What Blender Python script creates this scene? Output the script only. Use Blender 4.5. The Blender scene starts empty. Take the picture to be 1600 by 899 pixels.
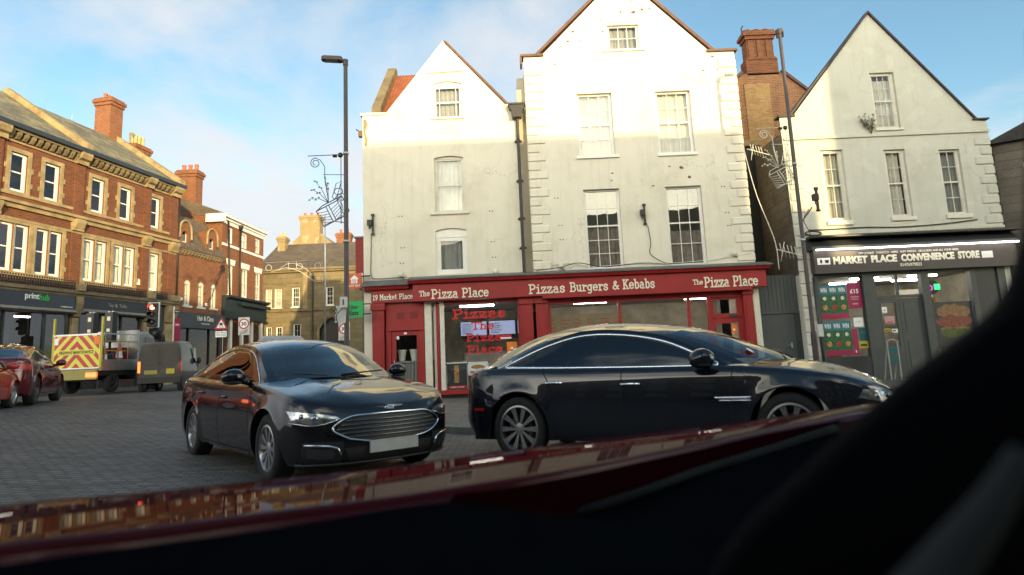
import bpy, bmesh, math, random
from math import sin, cos, pi, radians, sqrt, atan2
from mathutils import Vector, Matrix
from mathutils.geometry import tessellate_polygon

scene = bpy.context.scene
C = scene.collection
random.seed(7)
rnd = random.Random(11)

# ------------------------------------------------------------------ camera
CAM = Vector((0, 0, 1.15))
FOC, PPX, PPY = 950.0, 800.0, 420.0
_p, _r = radians(8.2), radians(2.5)
FWD = Vector((0, cos(_p), sin(_p)))
_r0, _u0 = Vector((1, 0, 0)), Vector((0, -sin(_p), cos(_p)))
UPV = _u0 * cos(_r) + _r0 * sin(_r)
RGT = _r0 * cos(_r) - _u0 * sin(_r)
cam_d = bpy.data.cameras.new('camera')
cam_d.sensor_width = 36
cam_d.lens = FOC / 1600 * 36
cam_d.shift_y = -(449.5 - PPY) / 1600
cam_d.clip_start = 0.02
cam_d.clip_end = 2000
cam_d.dof.use_dof = True
cam_d.dof.focus_distance = 14
cam_d.dof.aperture_fstop = 1.5
cam = bpy.data.objects.new('camera', cam_d)
C.objects.link(cam)
m = Matrix((RGT, UPV, -FWD)).transposed().to_4x4()
m.translation = CAM
cam.matrix_world = m
scene.camera = cam

# ------------------------------------------------------------------ sun, sky, exposure
SUN_AZ, SUN_EL = radians(156), radians(7.8)      # azimuth clockwise from +Y
sun_vec = Vector((sin(SUN_AZ) * cos(SUN_EL), cos(SUN_AZ) * cos(SUN_EL), sin(SUN_EL)))
sun_d = bpy.data.lights.new('sun', 'SUN')
sun_d.energy = 2.3
sun_d.angle = radians(0.5)
sun_d.color = (1.0, 0.75, 0.36)
sun = bpy.data.objects.new('sun', sun_d)
C.objects.link(sun)
sun.rotation_euler = sun_vec.to_track_quat('Z', 'Y').to_euler()

world = bpy.data.worlds.new('World')
scene.world = world
world.use_nodes = True
W = world.node_tree
W.nodes.clear()
def wn(t, **k):
    n = W.nodes.new(t)
    for a, v in k.items(): setattr(n, a, v)
    return n
def wl(a, b): W.links.new(a, b)
def wmath(op, a, b=None, c=None, clamp=False):
    n = wn('ShaderNodeMath', operation=op, use_clamp=clamp)
    for i, v in enumerate((a, b, c)):
        if v is None: continue
        if isinstance(v, (int, float)): n.inputs[i].default_value = v
        else: wl(v, n.inputs[i])
    return n.outputs[0]
sky = wn('ShaderNodeTexSky', sky_type='NISHITA', sun_disc=False)
sky.sun_elevation = SUN_EL; sky.sun_rotation = SUN_AZ
sky.air_density = 1.0; sky.dust_density = 0.6; sky.ozone_density = 2.0
tc = wn('ShaderNodeTexCoord')
sep = wn('ShaderNodeSeparateXYZ'); wl(tc.outputs['Generated'], sep.inputs[0])
zz = wmath('ADD', wmath('MAXIMUM', sep.outputs[2], 0.0), 0.22)
cx = wmath('DIVIDE', sep.outputs[0], zz); cy = wmath('DIVIDE', sep.outputs[1], zz)
comb = wn('ShaderNodeCombineXYZ'); wl(cx, comb.inputs[0]); wl(cy, comb.inputs[1])
cn = wn('ShaderNodeTexNoise'); wl(comb.outputs[0], cn.inputs['Vector'])
cn.inputs['Scale'].default_value = 1.15; cn.inputs['Detail'].default_value = 8; cn.inputs['Roughness'].default_value = 0.55
cn.inputs['Distortion'].default_value = 0.35
cn2 = wn('ShaderNodeTexNoise'); wl(comb.outputs[0], cn2.inputs['Vector'])
cn2.inputs['Scale'].default_value = 2.1; cn2.inputs['Detail'].default_value = 5
lowb = wmath('SUBTRACT', 0.46, sep.outputs[2])             # more cloud towards the horizon
leftb = wmath('MULTIPLY', sep.outputs[0], -0.10)
cov = wmath('ADD', cn.outputs['Fac'], wmath('ADD', wmath('MULTIPLY', lowb, 0.42), leftb))
mask = wn('ShaderNodeMapRange', interpolation_type='SMOOTHSTEP'); wl(cov, mask.inputs[0])
mask.inputs[1].default_value = 0.41; mask.inputs[2].default_value = 0.64
mask.inputs[3].default_value = 0.0; mask.inputs[4].default_value = 0.92
dot = wn('ShaderNodeVectorMath', operation='DOT_PRODUCT'); wl(tc.outputs['Generated'], dot.inputs[0])
dot.inputs[1].default_value = sun_vec
fwdsc = wn('ShaderNodeMapRange', interpolation_type='SMOOTHSTEP'); wl(dot.outputs['Value'], fwdsc.inputs[0])
fwdsc.inputs[1].default_value = -0.35; fwdsc.inputs[2].default_value = 0.95
fwdsc.inputs[3].default_value = 0.33; fwdsc.inputs[4].default_value = 3.6     # clouds glow towards the sun, boosted to fill the shaded fronts
ccol = wn('ShaderNodeMix', data_type='RGBA'); wl(cn2.outputs['Fac'], ccol.inputs[0])
ccol.inputs[6].default_value = (0.80, 0.84, 0.93, 1); ccol.inputs[7].default_value = (1.0, 0.98, 0.93, 1)
warm = wn('ShaderNodeMapRange', interpolation_type='SMOOTHSTEP'); wl(dot.outputs['Value'], warm.inputs[0])
warm.inputs[1].default_value = -0.1; warm.inputs[2].default_value = 0.9
wcol = wn('ShaderNodeMix', data_type='RGBA', blend_type='MULTIPLY'); wl(warm.outputs[0], wcol.inputs[0]); wl(ccol.outputs[2], wcol.inputs[6]); wcol.inputs[7].default_value = (1.0, 0.87, 0.60, 1)
cscl = wn('ShaderNodeVectorMath', operation='SCALE'); wl(wcol.outputs[2], cscl.inputs[0]); wl(fwdsc.outputs[0], cscl.inputs[3])
SKY_K = 0.12
skm = wn('ShaderNodeVectorMath', operation='MULTIPLY'); wl(sky.outputs[0], skm.inputs[0])
skm.inputs[1].default_value = (SKY_K * 0.98, SKY_K * 1.06, SKY_K * 0.97)
smix = wn('ShaderNodeMix', data_type='RGBA'); wl(mask.outputs[0], smix.inputs[0])
wl(skm.outputs[0], smix.inputs[6]); wl(cscl.outputs[0], smix.inputs[7])
bg = wn('ShaderNodeBackground'); wl(smix.outputs[2], bg.inputs['Color']); bg.inputs['Strength'].default_value = 1.0
out = wn('ShaderNodeOutputWorld'); wl(bg.outputs[0], out.inputs['Surface'])

vs = scene.view_settings
vs.view_transform = 'Standard'; vs.look = 'None'; vs.gamma = 1; vs.use_curve_mapping = False
vs.exposure = 1.55
scene.cycles.max_bounces = 8
scene.cycles.transparent_max_bounces = 12
scene.cycles.use_denoising = True
scene.cycles.sample_clamp_indirect = 8
scene.cycles.caustics_reflective = False
scene.cycles.caustics_refractive = False

# ------------------------------------------------------------------ material helpers
MATS = {}
def new_mat(name):
    mt = bpy.data.materials.new(name); mt.use_nodes = True
    nt = mt.node_tree; nt.nodes.clear()
    o = nt.nodes.new('ShaderNodeOutputMaterial')
    b = nt.nodes.new('ShaderNodeBsdfPrincipled')
    nt.links.new(b.outputs[0], o.inputs[0])
    MATS[name] = mt
    return mt, nt, b, o
def nnode(nt, t, **k):
    n = nt.nodes.new(t)
    for a, v in k.items(): setattr(n, a, v)
    return n
def ramp(nt, fac, stops):
    r = nnode(nt, 'ShaderNodeValToRGB')
    e = r.color_ramp.elements
    while len(e) < len(stops): e.new(0.5)
    for el, (p, c) in zip(e, stops):
        el.position = p; el.color = (c[0], c[1], c[2], 1)
    nt.links.new(fac, r.inputs[0])
    return r.outputs[0]
def noise(nt, vec, scale, detail=4, rough=0.5, dist=0):
    n = nnode(nt, 'ShaderNodeTexNoise')
    n.inputs['Scale'].default_value = scale; n.inputs['Detail'].default_value = detail
    n.inputs['Roughness'].default_value = rough; n.inputs['Distortion'].default_value = dist
    if vec is not None: nt.links.new(vec, n.inputs['Vector'])
    return n.outputs['Fac']
def mixc(nt, fac, a, b, mode='MIX'):
    n = nnode(nt, 'ShaderNodeMix', data_type='RGBA', blend_type=mode)
    for s, v in ((0, fac), (6, a), (7, b)):
        if isinstance(v, (int, float)): n.inputs[s].default_value = v
        elif isinstance(v, tuple): n.inputs[s].default_value = (v[0], v[1], v[2], 1)
        else: nt.links.new(v, n.inputs[s])
    return n.outputs[2]
def math_(nt, op, a, b=None, clamp=False):
    n = nnode(nt, 'ShaderNodeMath', operation=op, use_clamp=clamp)
    for s, v in ((0, a), (1, b)):
        if v is None: continue
        if isinstance(v, (int, float)): n.inputs[s].default_value = v
        else: nt.links.new(v, n.inputs[s])
    return n.outputs[0]
def objvec(nt): return nnode(nt, 'ShaderNodeTexCoord').outputs['Object']
def bump(nt, b, height, strength=0.3, dist=0.01):
    n = nnode(nt, 'ShaderNodeBump'); n.inputs['Strength'].default_value = strength
    n.inputs['Distance'].default_value = dist
    nt.links.new(height, n.inputs['Height']); nt.links.new(n.outputs[0], b.inputs['Normal'])
def plain(name, col, rough=0.5, metal=0.0, var=0.12, vscale=3.0, bumpk=0.0, coat=0.0, spec=0.5, emit=None):
    mt, nt, b, o = new_mat(name)
    v = objvec(nt)
    f = noise(nt, v, vscale, 5, 0.6)
    lo = tuple(c * (1 - var) for c in col); hi = tuple(min(1, c * (1 + var)) for c in col)
    nt.links.new(ramp(nt, f, [(0.3, lo), (0.7, hi)]), b.inputs['Base Color'])
    b.inputs['Roughness'].default_value = rough; b.inputs['Metallic'].default_value = metal
    b.inputs['Specular IOR Level'].default_value = spec
    if coat:
        b.inputs['Coat Weight'].default_value = coat; b.inputs['Coat Roughness'].default_value = 0.03
    if bumpk: bump(nt, b, noise(nt, v, vscale * 12, 4), bumpk, 0.01)
    if emit:
        b.inputs['Emission Color'].default_value = (*emit[0], 1); b.inputs['Emission Strength'].default_value = emit[1]
    return mt
def wallvec(nt):
    """object coords -> (x+y, z) so that courses run level on every upright face"""
    s = nnode(nt, 'ShaderNodeSeparateXYZ'); nt.links.new(objvec(nt), s.inputs[0])
    c = nnode(nt, 'ShaderNodeCombineXYZ')
    nt.links.new(math_(nt, 'ADD', s.outputs[0], s.outputs[1]), c.inputs[0]); nt.links.new(s.outputs[2], c.inputs[1])
    return c.outputs[0], s
def brick(name, c1, c2, mortar, bw=0.22, rh=0.075, ms=0.012, rough=0.85, dirt=(0.35, 0.30, 0.25), dirt_amt=0.35, bk=0.4, sq=0.5, soot=None):
    mt, nt, b, o = new_mat(name)
    v, s = wallvec(nt)
    t = nnode(nt, 'ShaderNodeTexBrick'); nt.links.new(v, t.inputs['Vector'])
    t.inputs['Scale'].default_value = 1; t.inputs['Brick Width'].default_value = bw; t.inputs['Row Height'].default_value = rh
    t.inputs['Mortar Size'].default_value = ms; t.inputs['Mortar Smooth'].default_value = 0.2
    t.inputs['Color1'].default_value = (*c1, 1); t.inputs['Color2'].default_value = (*c2, 1); t.inputs['Mortar'].default_value = (*mortar, 1)
    t.inputs['Bias'].default_value = 0.0
    f = noise(nt, objvec(nt), 0.9, 6, 0.65)
    f2 = ramp(nt, f, [(0.42, (0, 0, 0)), (0.75, (1, 1, 1))])
    col = mixc(nt, math_(nt, 'MULTIPLY', f2, dirt_amt), t.outputs['Color'], dirt)
    g = noise(nt, objvec(nt), 14, 3)
    col = mixc(nt, 0.35, col, ramp(nt, g, [(0.3, (0.45, 0.45, 0.45)), (0.7, (1, 1, 1))]), 'MULTIPLY')
    nt.links.new(col, b.inputs['Base Color'])
    b.inputs['Roughness'].default_value = rough; b.inputs['Specular IOR Level'].default_value = 0.25
    bump(nt, b, math_(nt, 'SUBTRACT', math_(nt, 'MULTIPLY', g, 0.3), t.outputs['Fac']), bk, 0.01)
    return mt

# ------------------------------------------------------------------ mesh helpers
class MB:
    """collects geometry of ONE part"""
    def __init__(s): s.v = []; s.f = []; s.mi = []; s.sm = []; s.cur = 0; s.smooth = False; s.M = None
    def add(s, vs, fs):
        o = len(s.v)
        if s.M is not None: vs = [s.M @ Vector(p) for p in vs]
        s.v += [tuple(p) for p in vs]
        for f in fs:
            s.f.append([i + o for i in f]); s.mi.append(s.cur); s.sm.append(s.smooth)
        return s
    def box(s, x0, y0, z0, x1, y1, z1):
        v = [(x0, y0, z0), (x1, y0, z0), (x1, y1, z0), (x0, y1, z0), (x0, y0, z1), (x1, y0, z1), (x1, y1, z1), (x0, y1, z1)]
        return s.add(v, [(3, 2, 1, 0), (4, 5, 6, 7), (0, 1, 5, 4), (1, 2, 6, 5), (2, 3, 7, 6), (3, 0, 4, 7)])
    def cbox(s, c, d, rz=0.0):
        R = Matrix.Rotation(rz, 3, 'Z'); v = []
        for z in (-.5, .5):
            for x, y in ((-.5, -.5), (.5, -.5), (.5, .5), (-.5, .5)):
                v.append(Vector(c) + R @ Vector((x * d[0], y * d[1], z * d[2])))
        return s.add(v, [(3, 2, 1, 0), (4, 5, 6, 7), (0, 1, 5, 4), (1, 2, 6, 5), (2, 3, 7, 6), (3, 0, 4, 7)])
    def prism(s, poly, a, b, axis='y'):
        """poly in the plane normal to axis, from a to b along it"""
        n = len(poly)
        def P(p, t):
            return (p[0], t, p[1]) if axis == 'y' else ((t, p[0], p[1]) if axis == 'x' else (p[0], p[1], t))
        v = [P(p, a) for p in poly] + [P(p, b) for p in poly]
        tris = tessellate_polygon([[Vector((p[0], p[1], 0)) for p in poly]])
        fs = [tuple(t) for t in tris] + [tuple(i + n for i in reversed(t)) for t in tris]
        fs += [(i, (i + 1) % n, (i + 1) % n + n, i + n) for i in range(n)]
        return s.add(v, fs)
    def tube(s, pts, r, n=6, caps=True, closed=False):
        pts = [Vector(p) for p in pts]; rings = []
        k = len(pts); up = None
        for i, p in enumerate(pts):
            a = pts[i - 1] if (i or closed) else p; b = pts[(i + 1) % k] if (i < k - 1 or closed) else p
            d = (b - a)
            if d.length < 1e-9: d = Vector((0, 0, 1))
            d.normalize()
            if up is None:
                up = Vector((0, 0, 1)) if abs(d.z) < .9 else Vector((1, 0, 0))
            x = d.cross(up)
            if x.length < 1e-6: x = d.orthogonal()
            x.normalize(); y = x.cross(d); up = y
            rr = r[i] if isinstance(r, (list, tuple)) else r
            rings.append([p + (x * cos(2 * pi * j / n) + y * sin(2 * pi * j / n)) * rr for j in range(n)])
        v = [q for rg in rings for q in rg]; fs = []
        for i in range(k if closed else k - 1):
            a, b = i * n, ((i + 1) % k) * n
            for j in range(n): fs.append((a + j, a + (j + 1) % n, b + (j + 1) % n, b + j))
        if caps and not closed:
            fs.append(tuple(reversed(range(n)))); fs.append(tuple((k - 1) * n + j for j in range(n)))
        return s.add(v, fs)
    def lathe(s, prof, n=24, c=(0, 0, 0), axis='z', closed=False):
        v = []; k = len(prof)
        for (r, h) in prof:
            for j in range(n):
                a = 2 * pi * j / n; x, y = r * cos(a), r * sin(a)
                p = (x, y, h) if axis == 'z' else ((x, h, y) if axis == 'y' else (h, x, y))
                v.append((p[0] + c[0], p[1] + c[1], p[2] + c[2]))
        fs = []
        for i in range(k if closed else k - 1):
            a, b = i * n, ((i + 1) % k) * n
            for j in range(n): fs.append((a + j, a + (j + 1) % n, b + (j + 1) % n, b + j))
        return s.add(v, fs)
    def ball(s, c, r, n=14, m=9):
        rr = r if isinstance(r, (tuple, list)) else (r, r, r)
        v = []; fs = []
        for i in range(m + 1):
            t = pi * i / m
            for j in range(n):
                a = 2 * pi * j / n
                v.append((c[0] + rr[0] * sin(t) * cos(a), c[1] + rr[1] * sin(t) * sin(a), c[2] + rr[2] * cos(t)))
        for i in range(m):
            for j in range(n): fs.append((i * n + j, (i + 1) * n + j, (i + 1) * n + (j + 1) % n, i * n + (j + 1) % n))
        return s.add(v, fs)
    def grid(s, rows):
        """rows: list of equal-length point lists"""
        n = len(rows[0]); v = [p for r in rows for p in r]; fs = []
        for i in range(len(rows) - 1):
            for j in range(n - 1): fs.append((i * n + j, i * n + j + 1, (i + 1) * n + j + 1, (i + 1) * n + j))
        return s.add(v, fs)
    def build(s, name, mat, parent=None, smooth=None, loc=None, weld=False, recalc=True, sharp=None):
        me = bpy.data.meshes.new(name)
        me.from_pydata([tuple(p) for p in s.v], [], s.f)
        for q in (mat if isinstance(mat, (list, tuple)) else [mat]): me.materials.append(q)
        me.polygons.foreach_set('material_index', s.mi)
        me.polygons.foreach_set('use_smooth', [bool(smooth if smooth is not None else q) for q in s.sm])
        bm = bmesh.new(); bm.from_mesh(me)
        if weld: bmesh.ops.remove_doubles(bm, verts=bm.verts, dist=0.0006)
        if recalc: bmesh.ops.recalc_face_normals(bm, faces=bm.faces)
        bm.to_mesh(me); bm.free()
        if sharp is not None: me.set_sharp_from_angle(angle=radians(sharp))
        me.update()
        o = bpy.data.objects.new(name, me); C.objects.link(o)
        if parent is not None: o.parent = parent
        if loc is not None: o.location = loc
        return o
def tag(o, label=None, cat=None, group=None, kind=None):
    if label: o['label'] = label
    if cat: o['category'] = cat
    if group: o['group'] = group
    if kind: o['kind'] = kind
    return o
def thing(name, label, cat, loc=(0, 0, 0), rz=0.0, group=None, scale=1.0):
    o = bpy.data.objects.new(name, None); C.objects.link(o)
    o.empty_display_size = 0.3
    o.location = loc; o.rotation_euler = (0, 0, rz); o.scale = (scale,) * 3
    return tag(o, label, cat, group)
def copy_tree(o, parent=None):
    c = o.copy(); C.objects.link(c)
    if parent is not None: c.parent = parent
    for ch in list(o.children): copy_tree(ch, c)
    return c
def lettering(s, mat, parent, x0, x1, z0, z1, y=0.0, depth=0.012, bold=0.0, name='lettering', slant=0.0, M=None):
    """words as raised letters on the plane facing -Y, fitted to the box x0..x1, z0..z1"""
    cu = bpy.data.curves.new('letters', 'FONT'); cu.body = s; cu.size = 1.0
    cu.offset = bold; cu.extrude = 0.5; cu.resolution_u = 3
    t = bpy.data.objects.new('letters', cu); C.objects.link(t)
    bpy.context.view_layer.update()
    me = bpy.data.meshes.new_from_object(t.evaluated_get(bpy.context.evaluated_depsgraph_get()))
    C.objects.unlink(t); bpy.data.objects.remove(t)
    xs = [v.co.x for v in me.vertices]; ys = [v.co.y for v in me.vertices]
    ax, bx, ay, by = min(xs), max(xs), min(ys), max(ys)
    for v in me.vertices:
        fx = (v.co.x - ax) / (bx - ax); fz = (v.co.y - ay) / (by - ay)
        p = Vector((x0 + fx * (x1 - x0) + slant * fz, y - depth * (v.co.z + 0.5), z0 + fz * (z1 - z0)))
        v.co = M @ p if M is not None else p
    me.materials.clear(); me.materials.append(mat); me.name = name
    o = bpy.data.objects.new(name, me); C.objects.link(o); o.parent = parent
    return o
def sstep(t):
    t = max(0.0, min(1.0, t)); return t * t * (3 - 2 * t)
def gz(x, y): return -0.05 - 0.008 * y + 0.62 * sstep((-x - 3) / 10)
def lerp(a, b, t): return a + (b - a) * t
def interp(tab, x):
    if x <= tab[0][0]: return tab[0][1]
    for (a, va), (b, vb) in zip(tab, tab[1:]):
        if x <= b: return va + (vb - va) * (x - a) / (b - a)
    return tab[-1][1]
def sinterp(tab, x):
    """smooth (monotone-ish cubic) interpolation of a table"""
    n = len(tab)
    if x <= tab[0][0]: return tab[0][1]
    if x >= tab[-1][0]: return tab[-1][1]
    for i in range(n - 1):
        if x <= tab[i + 1][0]: break
    def sl(k):
        if k == 0: return (tab[1][1] - tab[0][1]) / (tab[1][0] - tab[0][0])
        if k == n - 1: return (tab[-1][1] - tab[-2][1]) / (tab[-1][0] - tab[-2][0])
        return (tab[k + 1][1] - tab[k - 1][1]) / (tab[k + 1][0] - tab[k - 1][0])
    x0, y0 = tab[i]; x1, y1 = tab[i + 1]; h = x1 - x0; t = (x - x0) / h
    m0, m1 = sl(i) * h, sl(i + 1) * h
    return (2*t**3 - 3*t*t + 1) * y0 + (t**3 - 2*t*t + t) * m0 + (-2*t**3 + 3*t*t) * y1 + (t**3 - t*t) * m1
def far(p, s):
    """a place s times as far from the square's viewpoint, for the street row"""
    return CAM + (Vector(p) - CAM) * s
# ------------------------------------------------------------------ materials
def render_paint(name, col, rough=0.8, courses=False, peel=0.0):
    mt, nt, b, o = new_mat(name)
    v = objvec(nt)
    f = noise(nt, v, 0.7, 6, 0.62, 0.4)
    c = ramp(nt, f, [(0.25, tuple(q * k for q, k in zip(col, (0.86, 0.84, 0.80)))), (0.5, col), (0.8, tuple(min(1, q * 1.05) for q in col))])
    # rain streaks and grime with a shape of their own
    mp = nnode(nt, 'ShaderNodeMapping'); nt.links.new(v, mp.inputs[0]); mp.inputs['Scale'].default_value = (5.5, 5.5, 0.35)
    st = ramp(nt, noise(nt, mp.outputs[0], 1.0, 5, 0.6), [(0.52, (0, 0, 0)), (0.74, (1, 1, 1))])
    c = mixc(nt, math_(nt, 'MULTIPLY', st, 0.22), c, (0.36, 0.34, 0.27))
    vo = nnode(nt, 'ShaderNodeTexVoronoi', feature='DISTANCE_TO_EDGE'); vo.inputs['Scale'].default_value = 0.55
    wv_ = nnode(nt, 'ShaderNodeVectorMath', operation='ADD'); nt.links.new(v, wv_.inputs[0])
    ns_ = nnode(nt, 'ShaderNodeTexNoise'); ns_.inputs['Scale'].default_value = 2.2; ns_.inputs['Detail'].default_value = 6; nt.links.new(v, ns_.inputs['Vector'])
    nt.links.new(ns_.outputs['Color'], wv_.inputs[1]); nt.links.new(wv_.outputs[0], vo.inputs['Vector'])
    ck = ramp(nt, vo.outputs['Distance'], [(0.0, (1, 1, 1)), (0.012, (0, 0, 0))])
    cm_ = ramp(nt, noise(nt, v, 0.35, 3), [(0.50, (0, 0, 0)), (0.60, (1, 1, 1))])
    c = mixc(nt, math_(nt, 'MULTIPLY', math_(nt, 'MULTIPLY', ck, cm_), 0.35), c, (0.25, 0.22, 0.17))
    pt_ = ramp(nt, noise(nt, v, 1.6, 2, 0.3, 0.2), [(0.60, (0, 0, 0)), (0.62, (1, 1, 1))])
    c = mixc(nt, math_(nt, 'MULTIPLY', pt_, 0.10), c, (0.9, 0.88, 0.78))
    h = noise(nt, v, 22, 4, 0.6)
    if peel:
        pn = noise(nt, v, 2.6, 7, 0.7, 0.8)
        sp = nnode(nt, 'ShaderNodeSeparateXYZ'); nt.links.new(v, sp.inputs[0])
        pm = ramp(nt, pn, [(0.735 - peel, (0, 0, 0)), (0.75 - peel, (1, 1, 1))])
        c = mixc(nt, pm, c, (0.33, 0.26, 0.19))
    if courses:
        wv, s = wallvec(nt)
        t = nnode(nt, 'ShaderNodeTexBrick'); nt.links.new(wv, t.inputs['Vector'])
        t.inputs['Scale'].default_value = 1; t.inputs['Brick Width'].default_value = 0.24; t.inputs['Row Height'].default_value = 0.085
        t.inputs['Mortar Size'].default_value = 0.006; t.inputs['Mortar Smooth'].default_value = 0.6
        h = math_(nt, 'SUBTRACT', math_(nt, 'MULTIPLY', h, 0.5), math_(nt, 'MULTIPLY', t.outputs['Fac'], 0.55))
        c = mixc(nt, math_(nt, 'MULTIPLY', t.outputs['Fac'], 0.10), c, (0.3, 0.28, 0.22))
    nt.links.new(c, b.inputs['Base Color'])
    b.inputs['Roughness'].default_value = rough; b.inputs['Specular IOR Level'].default_value = 0.25
    bump(nt, b, h, 0.28, 0.01)
    return mt
M_cream = render_paint('cream_render', (0.71, 0.67, 0.55))
M_cream2 = render_paint('cream_painted_brick', (0.73, 0.69, 0.57), courses=True, peel=0.02)
M_quoin = render_paint('cream_quoin', (0.74, 0.70, 0.58))
M_grey_wall = render_paint('grey_green_render', (0.57, 0.57, 0.49), courses=True)
M_grey_quoin = render_paint('grey_green_quoin', (0.55, 0.55, 0.47))
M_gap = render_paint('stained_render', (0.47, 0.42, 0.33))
M_brick_o = brick('orange_brick', (0.31, 0.098, 0.038), (0.19, 0.056, 0.023), (0.24, 0.16, 0.10), dirt=(0.13, 0.06, 0.035), dirt_amt=0.5)
M_brick_r = brick('red_brick', (0.245, 0.070, 0.030), (0.14, 0.040, 0.019), (0.17, 0.11, 0.07), dirt=(0.10, 0.045, 0.03), dirt_amt=0.55)
M_brick_old = brick('old_brick', (0.47, 0.18, 0.06), (0.30, 0.12, 0.05), (0.40, 0.30, 0.20), dirt=(0.10, 0.07, 0.05), dirt_amt=0.55)
M_brick_yel = brick('buff_brick', (0.58, 0.37, 0.13), (0.44, 0.23, 0.08), (0.36, 0.27, 0.18), dirt=(0.18, 0.11, 0.07), dirt_amt=0.4)
M_ashlar = brick('sandstone_ashlar', (0.27, 0.215, 0.125), (0.20, 0.16, 0.09), (0.12, 0.10, 0.06), bw=0.75, rh=0.34, ms=0.012, dirt=(0.12, 0.10, 0.07), dirt_amt=0.6, bk=0.3)
M_ashlar_d = brick('dark_stone', (0.17, 0.15, 0.12), (0.13, 0.115, 0.09), (0.09, 0.08, 0.06), bw=0.7, rh=0.3, dirt=(0.05, 0.045, 0.04), dirt_amt=0.7)  # dark stone tone with random darker blotches
M_stone = plain('cut_sandstone', (0.30, 0.225, 0.115), 0.85, var=0.35, vscale=2.2, bumpk=0.2)
M_stone_d = plain('weathered_sandstone', (0.18, 0.14, 0.08), 0.9, var=0.35, vscale=2.5, bumpk=0.25)
M_buff_r = render_paint('tan_render', (0.25, 0.19, 0.09))
M_white = plain('white_gloss_paint', (0.80, 0.78, 0.72), 0.35, var=0.05, vscale=4)
M_off = plain('old_white_paint', (0.68, 0.65, 0.55), 0.5, var=0.1, vscale=4)
M_red = plain('shop_red_paint', (0.30, 0.018, 0.018), 0.45, var=0.12, vscale=1.6, bumpk=0.04)
M_redd = plain('shop_dark_red_paint', (0.20, 0.013, 0.013), 0.5, var=0.15, vscale=1.6)
M_maroon = plain('maroon_masonry_paint', (0.24, 0.022, 0.022), 0.7, var=0.15, vscale=1.0)
M_charc = plain('charcoal_paint', (0.032, 0.036, 0.038), 0.5, var=0.15, vscale=1.5)
M_charc2 = plain('slate_grey_paint', (0.060, 0.068, 0.066), 0.55, var=0.15, vscale=1.5)
M_navy = plain('dark_navy_board', (0.022, 0.030, 0.042), 0.4, var=0.12)
M_teal = plain('dark_teal_paint', (0.012, 0.022, 0.024), 0.5, var=0.15)
M_black = plain('black_paint', (0.012, 0.012, 0.013), 0.45, var=0.2)
M_iron = plain('cast_iron_black', (0.020, 0.016, 0.016), 0.5, var=0.3, vscale=6)
M_lead = plain('lead_flashing', (0.12, 0.125, 0.12), 0.6, var=0.25, vscale=5)
M_steel = plain('galvanised_steel', (0.45, 0.46, 0.46), 0.4, 0.8, var=0.12, vscale=6)
M_letter = plain('cream_letter', (0.80, 0.76, 0.62), 0.5, var=0.03)
M_lwhite = plain('white_letter', (0.85, 0.85, 0.82), 0.5, var=0.02)
M_lblack = plain('black_letter', (0.01, 0.01, 0.01), 0.5, var=0.02)
M_lgreen = plain('green_letter', (0.03, 0.42, 0.05), 0.5, var=0.02)
M_dark = plain('unlit_interior', (0.03, 0.028, 0.025), 0.9, var=0.3, vscale=1)
M_curt = plain('brown_curtain', (0.24, 0.20, 0.16), 0.9, var=0.3, vscale=6)
M_net = plain('net_curtain', (0.66, 0.63, 0.54), 0.9, var=0.15, vscale=5)
M_blind = plain('pale_blind', (0.60, 0.57, 0.47), 0.8, var=0.1, vscale=2)
M_greyblind = plain('grey_blind', (0.30, 0.30, 0.28), 0.8, var=0.15, vscale=2)

def glass_mat(name, tint=(0.9, 0.95, 1.0), refl=0.10, wave=0.25, wscale=1.6, dark=(0.9, 0.92, 0.92)):
    mt, nt, b, o = new_mat(name)
    nt.nodes.remove(b)
    g = nnode(nt, 'ShaderNodeBsdfGlossy'); g.inputs['Roughness'].default_value = 0.015; g.inputs['Color'].default_value = (*tint, 1)
    t = nnode(nt, 'ShaderNodeBsdfTransparent'); t.inputs['Color'].default_value = (*dark, 1)
    fr = nnode(nt, 'ShaderNodeLayerWeight'); fr.inputs['Blend'].default_value = 0.5
    mx = nnode(nt, 'ShaderNodeMixShader')
    fac = math_(nt, 'ADD', math_(nt, 'MULTIPLY', math_(nt, 'POWER', fr.outputs['Facing'], 4.0), 0.9), refl + 0.04, True)
    nt.links.new(fac, mx.inputs[0]); nt.links.new(t.outputs[0], mx.inputs[1]); nt.links.new(g.outputs[0], mx.inputs[2])
    bp = nnode(nt, 'ShaderNodeBump'); bp.inputs['Strength'].default_value = wave; bp.inputs['Distance'].default_value = 0.02
    nt.links.new(noise(nt, objvec(nt), wscale, 2, 0.4), bp.inputs['Height'])
    nt.links.new(bp.outputs[0], g.inputs['Normal'])
    nt.links.new(mx.outputs[0], o.inputs[0])
    return mt
M_pane = glass_mat('old_window_glass', refl=0.015, wave=0.35)
M_panem = glass_mat('mirror_bright_glass', refl=0.07, wave=0.3, wscale=1.1)
M_shopglass = glass_mat('shop_glass', refl=0.02, wave=0.05, wscale=0.6)

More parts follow.
